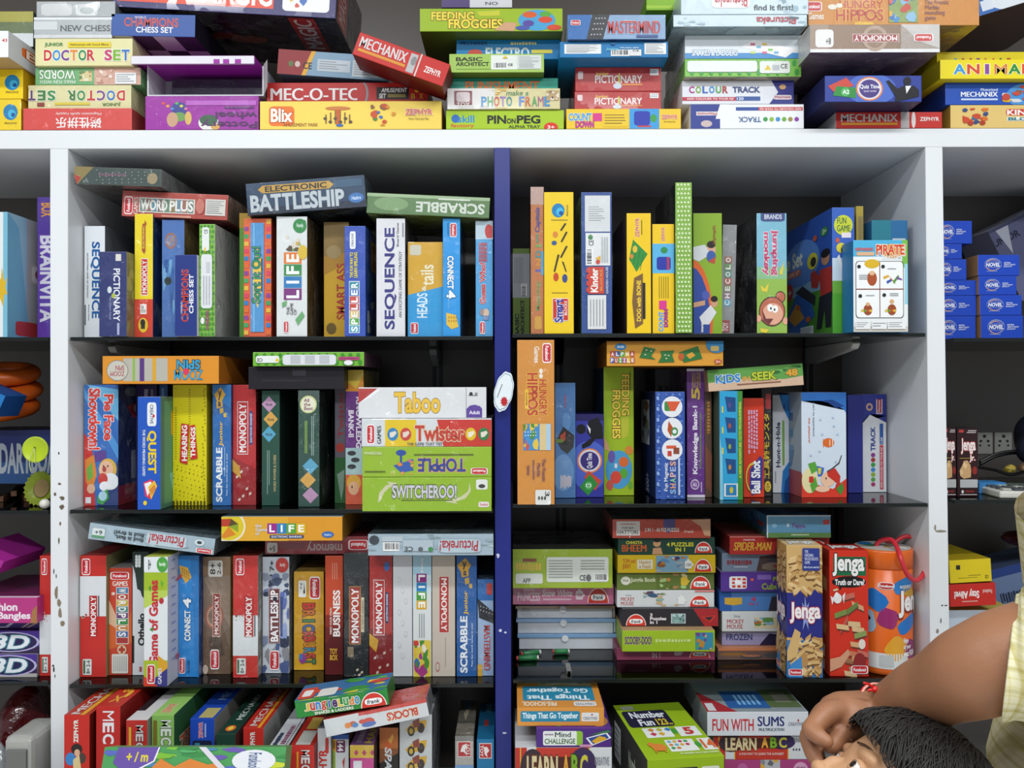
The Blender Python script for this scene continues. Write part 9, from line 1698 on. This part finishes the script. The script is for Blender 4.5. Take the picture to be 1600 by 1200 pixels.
B('white picture box with small red icons under the red game box', 1452, 1592, 953, 1012, .05, .2, 'c4d0dc', RR(26, 22, 35, 44, 'b83a34', 'logo'), RR(38, 22, 47, 44, 'b8503a', 'logo'), E(42, 70, 6, 14, '2a3a8a', 'picture'), E(44, 84, 6, 10, 'c8b83a', 'picture'), E(70, 40, 16, 26, '8ab4d4', 'picture'), P([(76, 60), (84, 24), (94, 40), (98, 60)], 'c8a87a', 'picture'), top='c8b85a', X=(PANEL_X, W(1590, 960, .05).x), z=zo)
B('red survival game box with white upside down title at the right edge', 1478, 1556, 912, 947, .03, .2, 'c4281f', T('Stay Alive!', 10, 22, 64, 66, 'f2e8e4', 180, b=.06), T('Funskool', 72, 28, 92, 46, 'e8c8c0', 180, k='logo'), R(26, 76, 60, 80, 'e0b0a8', 'small'), side='b8452f', rot=-2.5, X=(PANEL_X, W(1556, 930, .03).x))
B('yellow box with small black mark resting on the red survival game box', 1478, 1549, 874, 910, .03, .18, 'dcc31c', RR(16, 22, 26, 42, '2a2820', 'logo'), R(44, 68, 74, 71, '8a7a1c', 'small'), R(20, 78, 66, 80, '8a7a1c', 'small'), T('CE', 84, 72, 92, 86, '4a4420', 180, k='label'), side='a8921a', rot=-3.2, X=(PANEL_X, W(1549, 890, .03).x))
B('grey blue carton with dark handwriting leaning behind the red survival game box', 1548, 1680, 876, 960, .26, .12, '7c90b8', G(10, 46, 44, 66, '2a3450', b=.03), R(0, 0, 100, 16, '2f4a94'), rot=-14, z=None, side='5a6a90')
o = bag('fabric_pouch', 'dark red cloth pouch on top of the grey blue carton at the right edge', 'pouch', 1606, 842, .26, .06, .04, .022, mat('4a1a1c', 'bag'), 15)

# ================================================================ people in front of the shelves
def PP(px, py, D):
    return W(px, py, D + CAMY)


def body_mesh(name, tubes, balls, m, parent, voxel=.0035, smooth=5, factor=.5):
    """limbs laid out as tapered tubes and balls, fused into one continuous skin"""
    bm = bmesh.new()
    for path, radii, sq in tubes:
        pts = bezier_pts(path, 10)
        n = len(path) - 1
        rr = []
        for i in range(len(pts)):
            t = i / (len(pts) - 1) * n
            k = min(int(t), n - 1)
            f = t - k
            f = f * f * (3 - 2 * f)
            rr.append(radii[k] * (1 - f) + radii[k + 1] * f)
        d0, d1 = (pts[0] - pts[1]).normalized(), (pts[-1] - pts[-2]).normalized()
        pts = [pts[0] + d0 * rr[0] * .85, pts[0] + d0 * rr[0] * .5] + pts + [pts[-1] + d1 * rr[-1] * .5, pts[-1] + d1 * rr[-1] * .85]
        rr = [rr[0] * .45, rr[0] * .84] + rr + [rr[-1] * .84, rr[-1] * .45]
        loft(bm, tube_rings(pts, rr, 32, sq))
    for c, rad, rotm in balls:
        mtx = Matrix.Translation(c) @ rotm.to_4x4() @ Matrix.Diagonal((rad[0], rad[1], rad[2], 1))
        bmesh.ops.create_icosphere(bm, subdivisions=3, radius=1, matrix=mtx)
    bmesh.ops.recalc_face_normals(bm, faces=bm.faces)
    o = link(name, bm_mesh(name, bm, [m], True), parent)
    r = o.modifiers.new('fuse', 'REMESH')
    r.mode = 'VOXEL'
    r.voxel_size = voxel
    r.use_smooth_shade = True
    s = o.modifiers.new('soften', 'SMOOTH')
    s.iterations = smooth
    s.factor = factor
    return o


I3 = Matrix.Identity(3)
SKIN_A, SKIN_C = mat('9c6b4c', 'skin'), mat('c4956f', 'skin')


def plaid():
    m = mat('dcd6b2', 'cloth')
    nt = m.node_tree
    b = nt.nodes['Principled BSDF']
    b.inputs['Roughness'].default_value = .8
    tc = nt.nodes.new('ShaderNodeTexCoord')
    prev = b.inputs['Base Color'].links[0].from_socket
    for ax, sc in (('X', 44), ('Z', 40), ('X', 101), ('Z', 97)):
        w = nt.nodes.new('ShaderNodeTexWave')
        w.bands_direction = ax
        w.inputs['Scale'].default_value = sc / 3.0
        w.inputs['Distortion'].default_value = .15
        w.inputs['Detail Scale'].default_value = .6
        nt.links.new(tc.outputs['Object'], w.inputs['Vector'])
        r = nt.nodes.new('ShaderNodeValToRGB')
        r.color_ramp.elements[0].position = .80
        r.color_ramp.elements[0].color = (1, 1, 1, 1)
        r.color_ramp.elements[1].position = .97
        g = .82 if sc < 60 else .92
        r.color_ramp.elements[1].color = (g, g * .97, g * .78, 1)
        nt.links.new(w.outputs['Fac'], r.inputs[0])
        mx = nt.nodes.new('ShaderNodeMixRGB')
        mx.blend_type = 'MULTIPLY'
        mx.inputs[0].default_value = 1
        nt.links.new(prev, mx.inputs[1])
        nt.links.new(r.outputs[0], mx.inputs[2])
        prev = mx.outputs[0]
    nt.links.new(prev, b.inputs['Base Color'])
    return m


PLAID = plaid()

# ---- the adult: stands at the right facing left, one arm reaching down to the child's nose
adult = link('person', None)
AX, AY = .805, -.73
adult.location = (AX, AY, 0)
tag(adult, 'adult in yellow checked shirt reaching down with bare arm and red wrist thread', 'person')
AO = Vector((AX, AY, 0))
L_ = lambda p: Vector(p) - AO
TZ = Matrix.Rotation(-math.pi / 2, 3, 'Z')              # figure modelled facing -Y, turned to face -X
V_ = lambda x, y, z: TZ @ Vector((x, y, z))
sh = Vector((.800, -.895, 1.31))
elbow = PP(1650, 1008, .925)
cuff = PP(1578, 1028, .950)
mid1 = PP(1528, 1047, .970)
mid2 = PP(1455, 1080, 1.035)
wrist = PP(1376, 1110, 1.12)
knk = [PP(1296, 1113, 1.085), PP(1292, 1112, 1.104), PP(1292, 1116, 1.122), PP(1297, 1122, 1.138)]
pip = [PP(1267, 1140, 1.062), PP(1264, 1152, 1.085), PP(1267, 1160, 1.108), PP(1274, 1164, 1.126)]
dip = [PP(1280, 1151, 1.048), PP(1270, 1176, 1.072), PP(1274, 1184, 1.098), PP(1280, 1184, 1.118)]
tip = [PP(1293, 1159, 1.040), PP(1279, 1194, 1.062), PP(1284, 1200, 1.09), PP(1290, 1198, 1.11)]
tubes = [
    ([L_(sh), L_(PP(1790, 945, .89)), L_(elbow)], [.064, .061, .059], (1, 1)),
    ([L_(elbow), L_(cuff), L_(mid1), L_(mid2), L_(wrist)], [.059, .0585, .0555, .0455, .0315], (1, .97)),
    ([L_(wrist), L_(PP(1352, 1112, 1.115)), L_(PP(1318, 1116, 1.108))], [.0305, .034, .036], (1, .8)),
    ([L_(PP(1345, 1128, 1.105)), L_(PP(1318, 1146, 1.085)), L_(PP(1306, 1160, 1.07)), L_(PP(1299, 1168, 1.062))], [.022, .0155, .0125, .0095], (1, 1)),   # thumb
]
for a_, b_, c_, d_, r_ in zip(knk, pip, dip, tip, (.0130, .0132, .0124, .0108)):
    mid_p = L_(wrist.lerp(a_, .55))
    tubes.append(([mid_p, L_(a_), L_(b_)], [r_ * 1.2, r_ * 1.15, r_ * .98], (1, 1)))
    tubes.append(([L_(b_), L_(c_), L_(d_)], [r_ * 1.0, r_ * .86, r_ * .68], (1, 1)))
rest = [
    ([(0, .01, .86), (0, .0, 1.02), (0, .0, 1.2), (0, .01, 1.33)], [.13, .125, .13, .09], (1.05, .72)),
    ([(0, .01, 1.32), (0, 0, 1.44)], [.052, .05], (1, 1)),
    ([(-.085, 0, .86), (-.09, .01, .47), (-.09, .03, .09)], [.085, .06, .04], (1, 1)),
    ([(.085, 0, .86), (.09, .01, .47), (.09, .03, .09)], [.085, .06, .04], (1, 1)),
    ([(-.16, .01, 1.32), (-.22, .10, 1.06), (-.21, .06, .82)], [.058, .046, .03], (1, 1)),
    ([(-.21, .06, .82), (-.20, .045, .74)], [.032, .026], (.5, 1)),
    ([(-.15, .0, 1.31), (0, .01, 1.33), (.15, .0, 1.31)], [.055, .065, .055], (1, 1)),
]
for k in range(4):
    rest.append(([(-.20 + .004 * k, .015 + .018 * k, .745), (-.195, .012 + .018 * k, .70), (-.185, .012 + .018 * k, .665)], [.0095, .009, .0075], (1, 1)))
rest.append(([(-.20, .03, .78), (-.185, .0, .735), (-.18, -.005, .705)], [.013, .011, .009], (1, 1)))
for sx in (-1, 1):
    rest.append(([(sx * .09, .04, .05), (sx * .095, -.06, .035), (sx * .10, -.13, .025)], [.042, .04, .03], (1, .8)))
tubes += [([V_(*p) for p in path], rad, sq) for path, rad, sq in rest]
balls = [(V_(*c_), r_, TZ) for c_, r_ in (((0, -.01, 1.55), (.075, .092, .115)), ((0, -.03, 1.49), (.055, .065, .07)), ((0, -.108, 1.535), (.014, .02, .02)), ((-.076, .0, 1.54), (.012, .02, .032)), ((.076, 0, 1.54), (.012, .02, .032)))]
body_mesh('body', tubes, balls, SKIN_A, adult, .003, 6)


def ell(cx, cy, cz, a, b, n=40, wob=0.0, turn=False):
    pts = [(cx + a * (1 + wob * math.sin(5 * t)) * math.cos(t), cy + b * (1 + wob * math.sin(5 * t + 1)) * math.sin(t), cz) for t in (2 * math.pi * i / n for i in range(n))]
    return [V_(*p) for p in pts] if turn else pts


ellT = lambda *a_, **k_: ell(*a_, turn=True, **k_)
# shirt: torso and two sleeves with an open, turned-in hem on the reaching arm
bm = bmesh.new()
loft(bm, [ellT(0, .01, .76, .18, .150, wob=.02), ellT(0, 0, .88, .18, .165, wob=.02), ellT(0, 0, 1.0, .186, .178, wob=.01), ellT(0, .01, 1.09, .19, .160), ellT(0, .03, 1.16, .19, .125), ellT(0, .02, 1.24, .19, .118), ellT(0, .0, 1.31, .18, .11), ellT(0, .0, 1.365, .12, .085), ellT(0, .0, 1.39, .072, .068), ellT(0, 0, 1.38, .066, .062), ellT(0, 0, 1.34, .06, .055)], 0, False)
slv = bezier_pts([L_(sh) + Vector((.075, .06, .05)), L_(sh) + Vector((.02, .015, .012)), L_(PP(1790, 945, .89)), L_(elbow), L_(PP(1612, 1018, .938)), L_(PP(1578, 1026, .950))], 6)
n_ = len(slv)
rad_ = [.094 + (.0745 - .094) * (i / (n_ - 1)) ** .8 + .0016 * math.sin(i * 1.3) for i in range(n_)]
for i in range(6):
    rad_[i] *= .35 + .65 * math.sin(math.pi / 2 * i / 6)
ax_ = (slv[-1] - slv[-2]).normalized()
rg_ = tube_rings(slv, rad_, 36)
c_ = slv[-1]
for off_, k_ in ((.0015, .985), (-.004, .955), (-.04, .93)):
    rg_.append([c_ + ax_ * off_ + (Vector(p) - c_) * k_ for p in rg_[n_ - 1]])
for i_, ring_ in enumerate(rg_):                        # the hem hangs plumb
    cc_ = sum((Vector(p) for p in ring_), Vector()) / len(ring_)
    k_ = .62 * min(1, i_ / (n_ - 1)) ** 2
    rg_[i_] = [Vector(p) + Vector((1, -.1, 0)) * ((p[2] - cc_.z) * k_) for p in ring_]
loft(bm, rg_, 0, False)
loft(bm, tube_rings([V_(-.15, .01, 1.33), V_(-.2, .06, 1.18), V_(-.222, .10, 1.06)], [.075, .078, .074], 24), 0, False)
link('checked_shirt', bm_mesh('checked_shirt', bm, [PLAID], True), adult)
bm = bmesh.new()
loft(bm, [ellT(0, 0, .84, .165, .12), ellT(0, 0, .80, .17, .125), ellT(0, 0, .70, .172, .12)], 0, True)
for sx in (-1, 1):
    loft(bm, [ellT(sx * .085, .0, .76, .092, .11, 24), ellT(sx * .09, .01, .48, .075, .085, 24), ellT(sx * .09, .03, .07, .065, .075, 24)], 0, True)
link('trousers', bm_mesh('trousers', bm, [mat('2f3238')], True), adult)
bm = bmesh.new()
bmesh.ops.create_icosphere(bm, subdivisions=4, radius=1, matrix=Matrix.Translation(V_(0, .012, 1.572)) @ TZ.to_4x4() @ Matrix.Diagonal((.083, .098, .102, 1)))
bmesh.ops.bisect_plane(bm, geom=list(bm.verts) + list(bm.edges) + list(bm.faces), plane_co=V_(0, -.05, 1.565), plane_no=V_(0, .75, 1), clear_inner=True)
link('hair', bm_mesh('hair', bm, [mat('16130f')], True), adult)
for sx in (-1, 1):
    bm = bmesh.new()
    bmesh.ops.create_uvsphere(bm, u_segments=14, v_segments=10, radius=.011)
    o = link('eye', bm_mesh('eye', bm, [mat('e6e0d8')], True), adult)
    o.location = V_(sx * .03, -.088, 1.555)
# red thread round the wrist with a loose tied end
tw = L_(PP(1377, 1108, 1.115))
dirw = (mid2 - wrist).normalized()
rr_ = tube_rings([tw - dirw * .002, tw, tw + dirw * .002], [.0335] * 3, 24)[1]
bm = bmesh.new()
ringpts = [Vector(p) for p in rr_] + [Vector(rr_[0])]
loft(bm, tube_rings(ringpts, .0021, 8))
loft(bm, tube_rings([p + dirw * .0036 for p in ringpts], .0017, 8), 1)
DK = 1.09
loft(bm, tube_rings(bezier_pts([L_(PP(1373, 1082, DK)), L_(PP(1365, 1075, DK)), L_(PP(1357, 1069, DK)), L_(PP(1349, 1067, DK))], 6), .0017, 8))
loft(bm, tube_rings(bezier_pts([L_(PP(1373, 1082, DK)), L_(PP(1362, 1078, DK)), L_(PP(1356, 1079, DK))], 6), .0022, 8))
bmesh.ops.create_icosphere(bm, subdivisions=2, radius=.0048, matrix=Matrix.Translation(L_(PP(1367, 1077, DK))))
link('red_wrist_thread', bm_mesh('red_wrist_thread', bm, [mat('cf1f1f', 'plastic'), mat('e8a090', 'plastic')], True), adult)

# ---- the child: head thrown back, face up, dark hair
F = Vector((-.585, .28, .73)).normalized()
U = Vector((.77, .12, .60))
U = (U - F * F.dot(U)).normalized()
S = F.cross(U).normalized()
if S.y > 0:
    S = -S                                    # S points to the side nearer the camera
HS = 1.06
eye_w = PP(1330, 1190, .985)
C = eye_w - (F * .076 + S * .031 + U * .0) * HS
HM = Matrix((S, F, U)).transposed()
child = link('person', None)
tag(child, 'child with short black hair tilting the head back while the nose is pinched', 'person')
nb = C - U * .115 * HS - F * .02
child.location = (nb.x, nb.y, 0)
CO = Vector((nb.x, nb.y, 0))
K = lambda s, f, u: (C + (S * s + F * f + U * u) * HS) - CO
bl = []


def hb(s, f, u, a, b, c):
    bl.append((K(s, f, u), (a * HS, b * HS, c * HS), HM))


hb(0, -.008, .022, .071, .088, .080)        # skull
hb(0, .020, -.030, .058, .062, .062)        # face mass
hb(0, .034, -.066, .034, .036, .030)        # chin and jaw
for sx in (-1, 1):
    hb(sx * .034, .046, -.030, .024, .026, .024)   # cheeks
    hb(sx * .073, -.012, -.012, .009, .017, .026)  # ears
    hb(sx * .027, .064, .018, .024, .014, .010)    # brow
    hb(sx * .0105, .080, -.034, .0075, .008, .0065)   # nostrils
hb(0, .075, -.018, .008, .013, .018)        # nose bridge
hb(0, .0835, -.030, .0115, .011, .0095)        # nose tip
hb(0, .079, -.054, .018, .008, .005)        # upper lip
hb(0, .076, -.063, .016, .008, .006)        # lower lip
shz = nb.z - .05
tb = [([K(0, -.01, -.04), Vector((0, .0, nb.z - .0)), Vector((.005, .01, shz))], [.045, .042, .045], (1, 1)),
      ([(.0, .01, shz - .02), (.0, .01, shz - .17), (0, .01, shz - .33)], [.088, .088, .09], (1.1, .75)),
      ([(-.10, .01, shz - .015), (0, .01, shz), (.10, .01, shz - .015)], [.036, .045, .036], (1, 1))]
for sx in (-1, 1):
    tb.append(([(sx * .11, .01, shz - .02), (sx * .145, .02, shz - .17), (sx * .14, -.03, shz - .31)], [.034, .028, .02], (1, 1)))
    tb.append(([(sx * .14, -.03, shz - .31), (sx * .138, -.04, shz - .36)], [.022, .02], (.6, 1)))
    for k in range(4):
        tb.append(([(sx * .138, -.058 + .012 * k, shz - .36), (sx * .134, -.06 + .012 * k, shz - .395), (sx * .128, -.06 + .012 * k, shz - .42)], [.0068, .0064, .005], (1, 1)))
    tb.append(([(sx * .138, -.05, shz - .335), (sx * .128, -.07, shz - .365), (sx * .125, -.074, shz - .385)], [.009, .0075, .006], (1, 1)))
    tb.append(([(sx * .055, .01, shz - .34), (sx * .058, .015, .27), (sx * .058, .03, .06)], [.058, .042, .028], (1, 1)))
    tb.append(([(sx * .058, .035, .035), (sx * .062, -.04, .025), (sx * .064, -.09, .018)], [.03, .028, .02], (1, .8)))
body_mesh('body', tb, bl, SKIN_C, child, .0028, 4)
for sx in (-1, 1):
    e = K(sx * .031, .0635, .0)
    RE = .0118 * HS
    bm = bmesh.new()
    bmesh.ops.create_uvsphere(bm, u_segments=24, v_segments=16, radius=RE)
    o = link('eye', bm_mesh('eye', bm, [mat('d8d0c6', 'plastic')], True), child)
    o.location = e
    look = (F + S * sx * .25 - U * .05).normalized()
    bm = bmesh.new()
    bmesh.ops.create_uvsphere(bm, u_segments=20, v_segments=12, radius=.0075 * HS, matrix=Matrix.Translation(look * .0050 * HS))
    link('iris', bm_mesh('iris', bm, [mat('1e130d', 'plastic')], True), o)
    # lids: a thin shell over the ball with an almond opening
    ax = (F + S * sx * .22).normalized()
    sd = (S - ax * S.dot(ax)).normalized()
    bm = bmesh.new()
    bmesh.ops.create_uvsphere(bm, u_segments=48, v_segments=32, radius=RE * 1.1)
    kill = []
    for f_ in bm.faces:
        q_ = f_.calc_center_median().normalized()
        if q_.dot(ax) < -.1 or (q_.dot(ax) > 0 and (q_.dot(U) / .40) ** 2 + (q_.dot(sd) / .86) ** 2 < 1):
            kill.append(f_)
    bmesh.ops.delete(bm, geom=kill, context='FACES')
    bmesh.ops.solidify(bm, geom=list(bm.faces), thickness=.0009)
    o2 = link('eyelid', bm_mesh('eyelid', bm, [SKIN_C], True), child)
    o2.location = e
    bm = bmesh.new()
    pts = [K(sx * (.013 + .010 * i), .0815 - .0035 * i - .0018 * i * i, .0235 + (.003 if i in (1, 2) else 0)) for i in range(4)]
    loft(bm, tube_rings(bezier_pts(pts, 5), .0016, 8))
    link('eyebrow', bm_mesh('eyebrow', bm, [mat('4a3222')], True), child)
# hair: a full cap and many fine locks combed from the crown
bm = bmesh.new()
rg = random.Random(9)


def hair_pt(th, ph, g):
    """ph: 0 at the crown .. 1 at the hairline; th around the head (0 = forward)"""
    front = .5 + .5 * math.cos(th)
    mx_ = 1.42 - .13 * front ** 2 + (.30 * (1 - front)) + .14 * max(0, math.sin(th)) * front           # polar reach: short fringe, longer at the back
    p = ph * mx_
    s_, c_ = math.sin(p), math.cos(p)
    d = Vector((math.sin(th) * s_, math.cos(th) * s_, c_))
    return d, K(d.x * (.071 + g), -.008 + d.y * (.088 + g), .022 + d.z * (.080 + g))


NT, NP = 48, 18
for lay in (0,):
    grid = [[hair_pt(2 * math.pi * i / NT, j / NP, .019 * (1 - .6 * (j / NP) ** 5))[1] for i in range(NT)] for j in range(NP + 1)]
    loft(bm, grid, 0, True)
for k in range(4200):
    th = rg.uniform(0, 2 * math.pi)
    s0 = rg.uniform(.02, .8)
    ln = rg.uniform(.22, .4)
    lift = rg.uniform(.2, 1.3)
    sw = rg.uniform(-.3, .3) + .25
    pts = []
    for i in range(6):
        t = i / 5
        g = .0180 + .005 * math.sin(math.pi * t) * lift + (.0025 if t < .9 else .001)
        pts.append(hair_pt(th + sw * t, min(1.07, s0 + ln * t), g)[1])
    loft(bm, tube_rings(pts, [.0005, .0010, .0011, .0010, .0007, .0002], 4))
HAIR = mat('1d1a17', 'hair')
hbn = HAIR.node_tree.nodes['Principled BSDF']
hbn.inputs['Roughness'].default_value = .62
link('hair', bm_mesh('hair', bm, [HAIR], True), child)
bm = bmesh.new()
loft(bm, [ell(0, .005, shz - .36, .130, .105, 32), ell(0, .005, shz - .2, .128, .102, 32), ell(0, .005, shz - .05, .134, .098, 32), ell(0, .005, shz + .0, .118, .086, 32), ell(0, .005, shz + .022, .085, .070, 32), ell(0, .005, shz + .036, .058, .058, 32), ell(0, .005, shz + .026, .053, .053, 32)], 0, False)
for sx in (-1, 1):
    loft(bm, tube_rings([(sx * .10, .01, shz - .01), (sx * .13, .015, shz - .09), (sx * .142, .02, shz - .15)], [.045, .046, .044], 20), 0, False)
link('t_shirt', bm_mesh('t_shirt', bm, [mat('3a4a6a')], True), child)
bm = bmesh.new()
loft(bm, [ell(0, .01, shz - .30, .115, .085, 28), ell(0, .01, shz - .42, .122, .09, 28)], 0, True)
for sx in (-1, 1):
    loft(bm, [ell(sx * .058, .01, shz - .38, .064, .08, 20), ell(sx * .062, .015, .30, .062, .07, 20)], 0, True)
link('shorts', bm_mesh('shorts', bm, [mat('2a2c34')], True), child)
print('BOXES', NBOX[0], 'OBJECTS', len(bpy.data.objects))
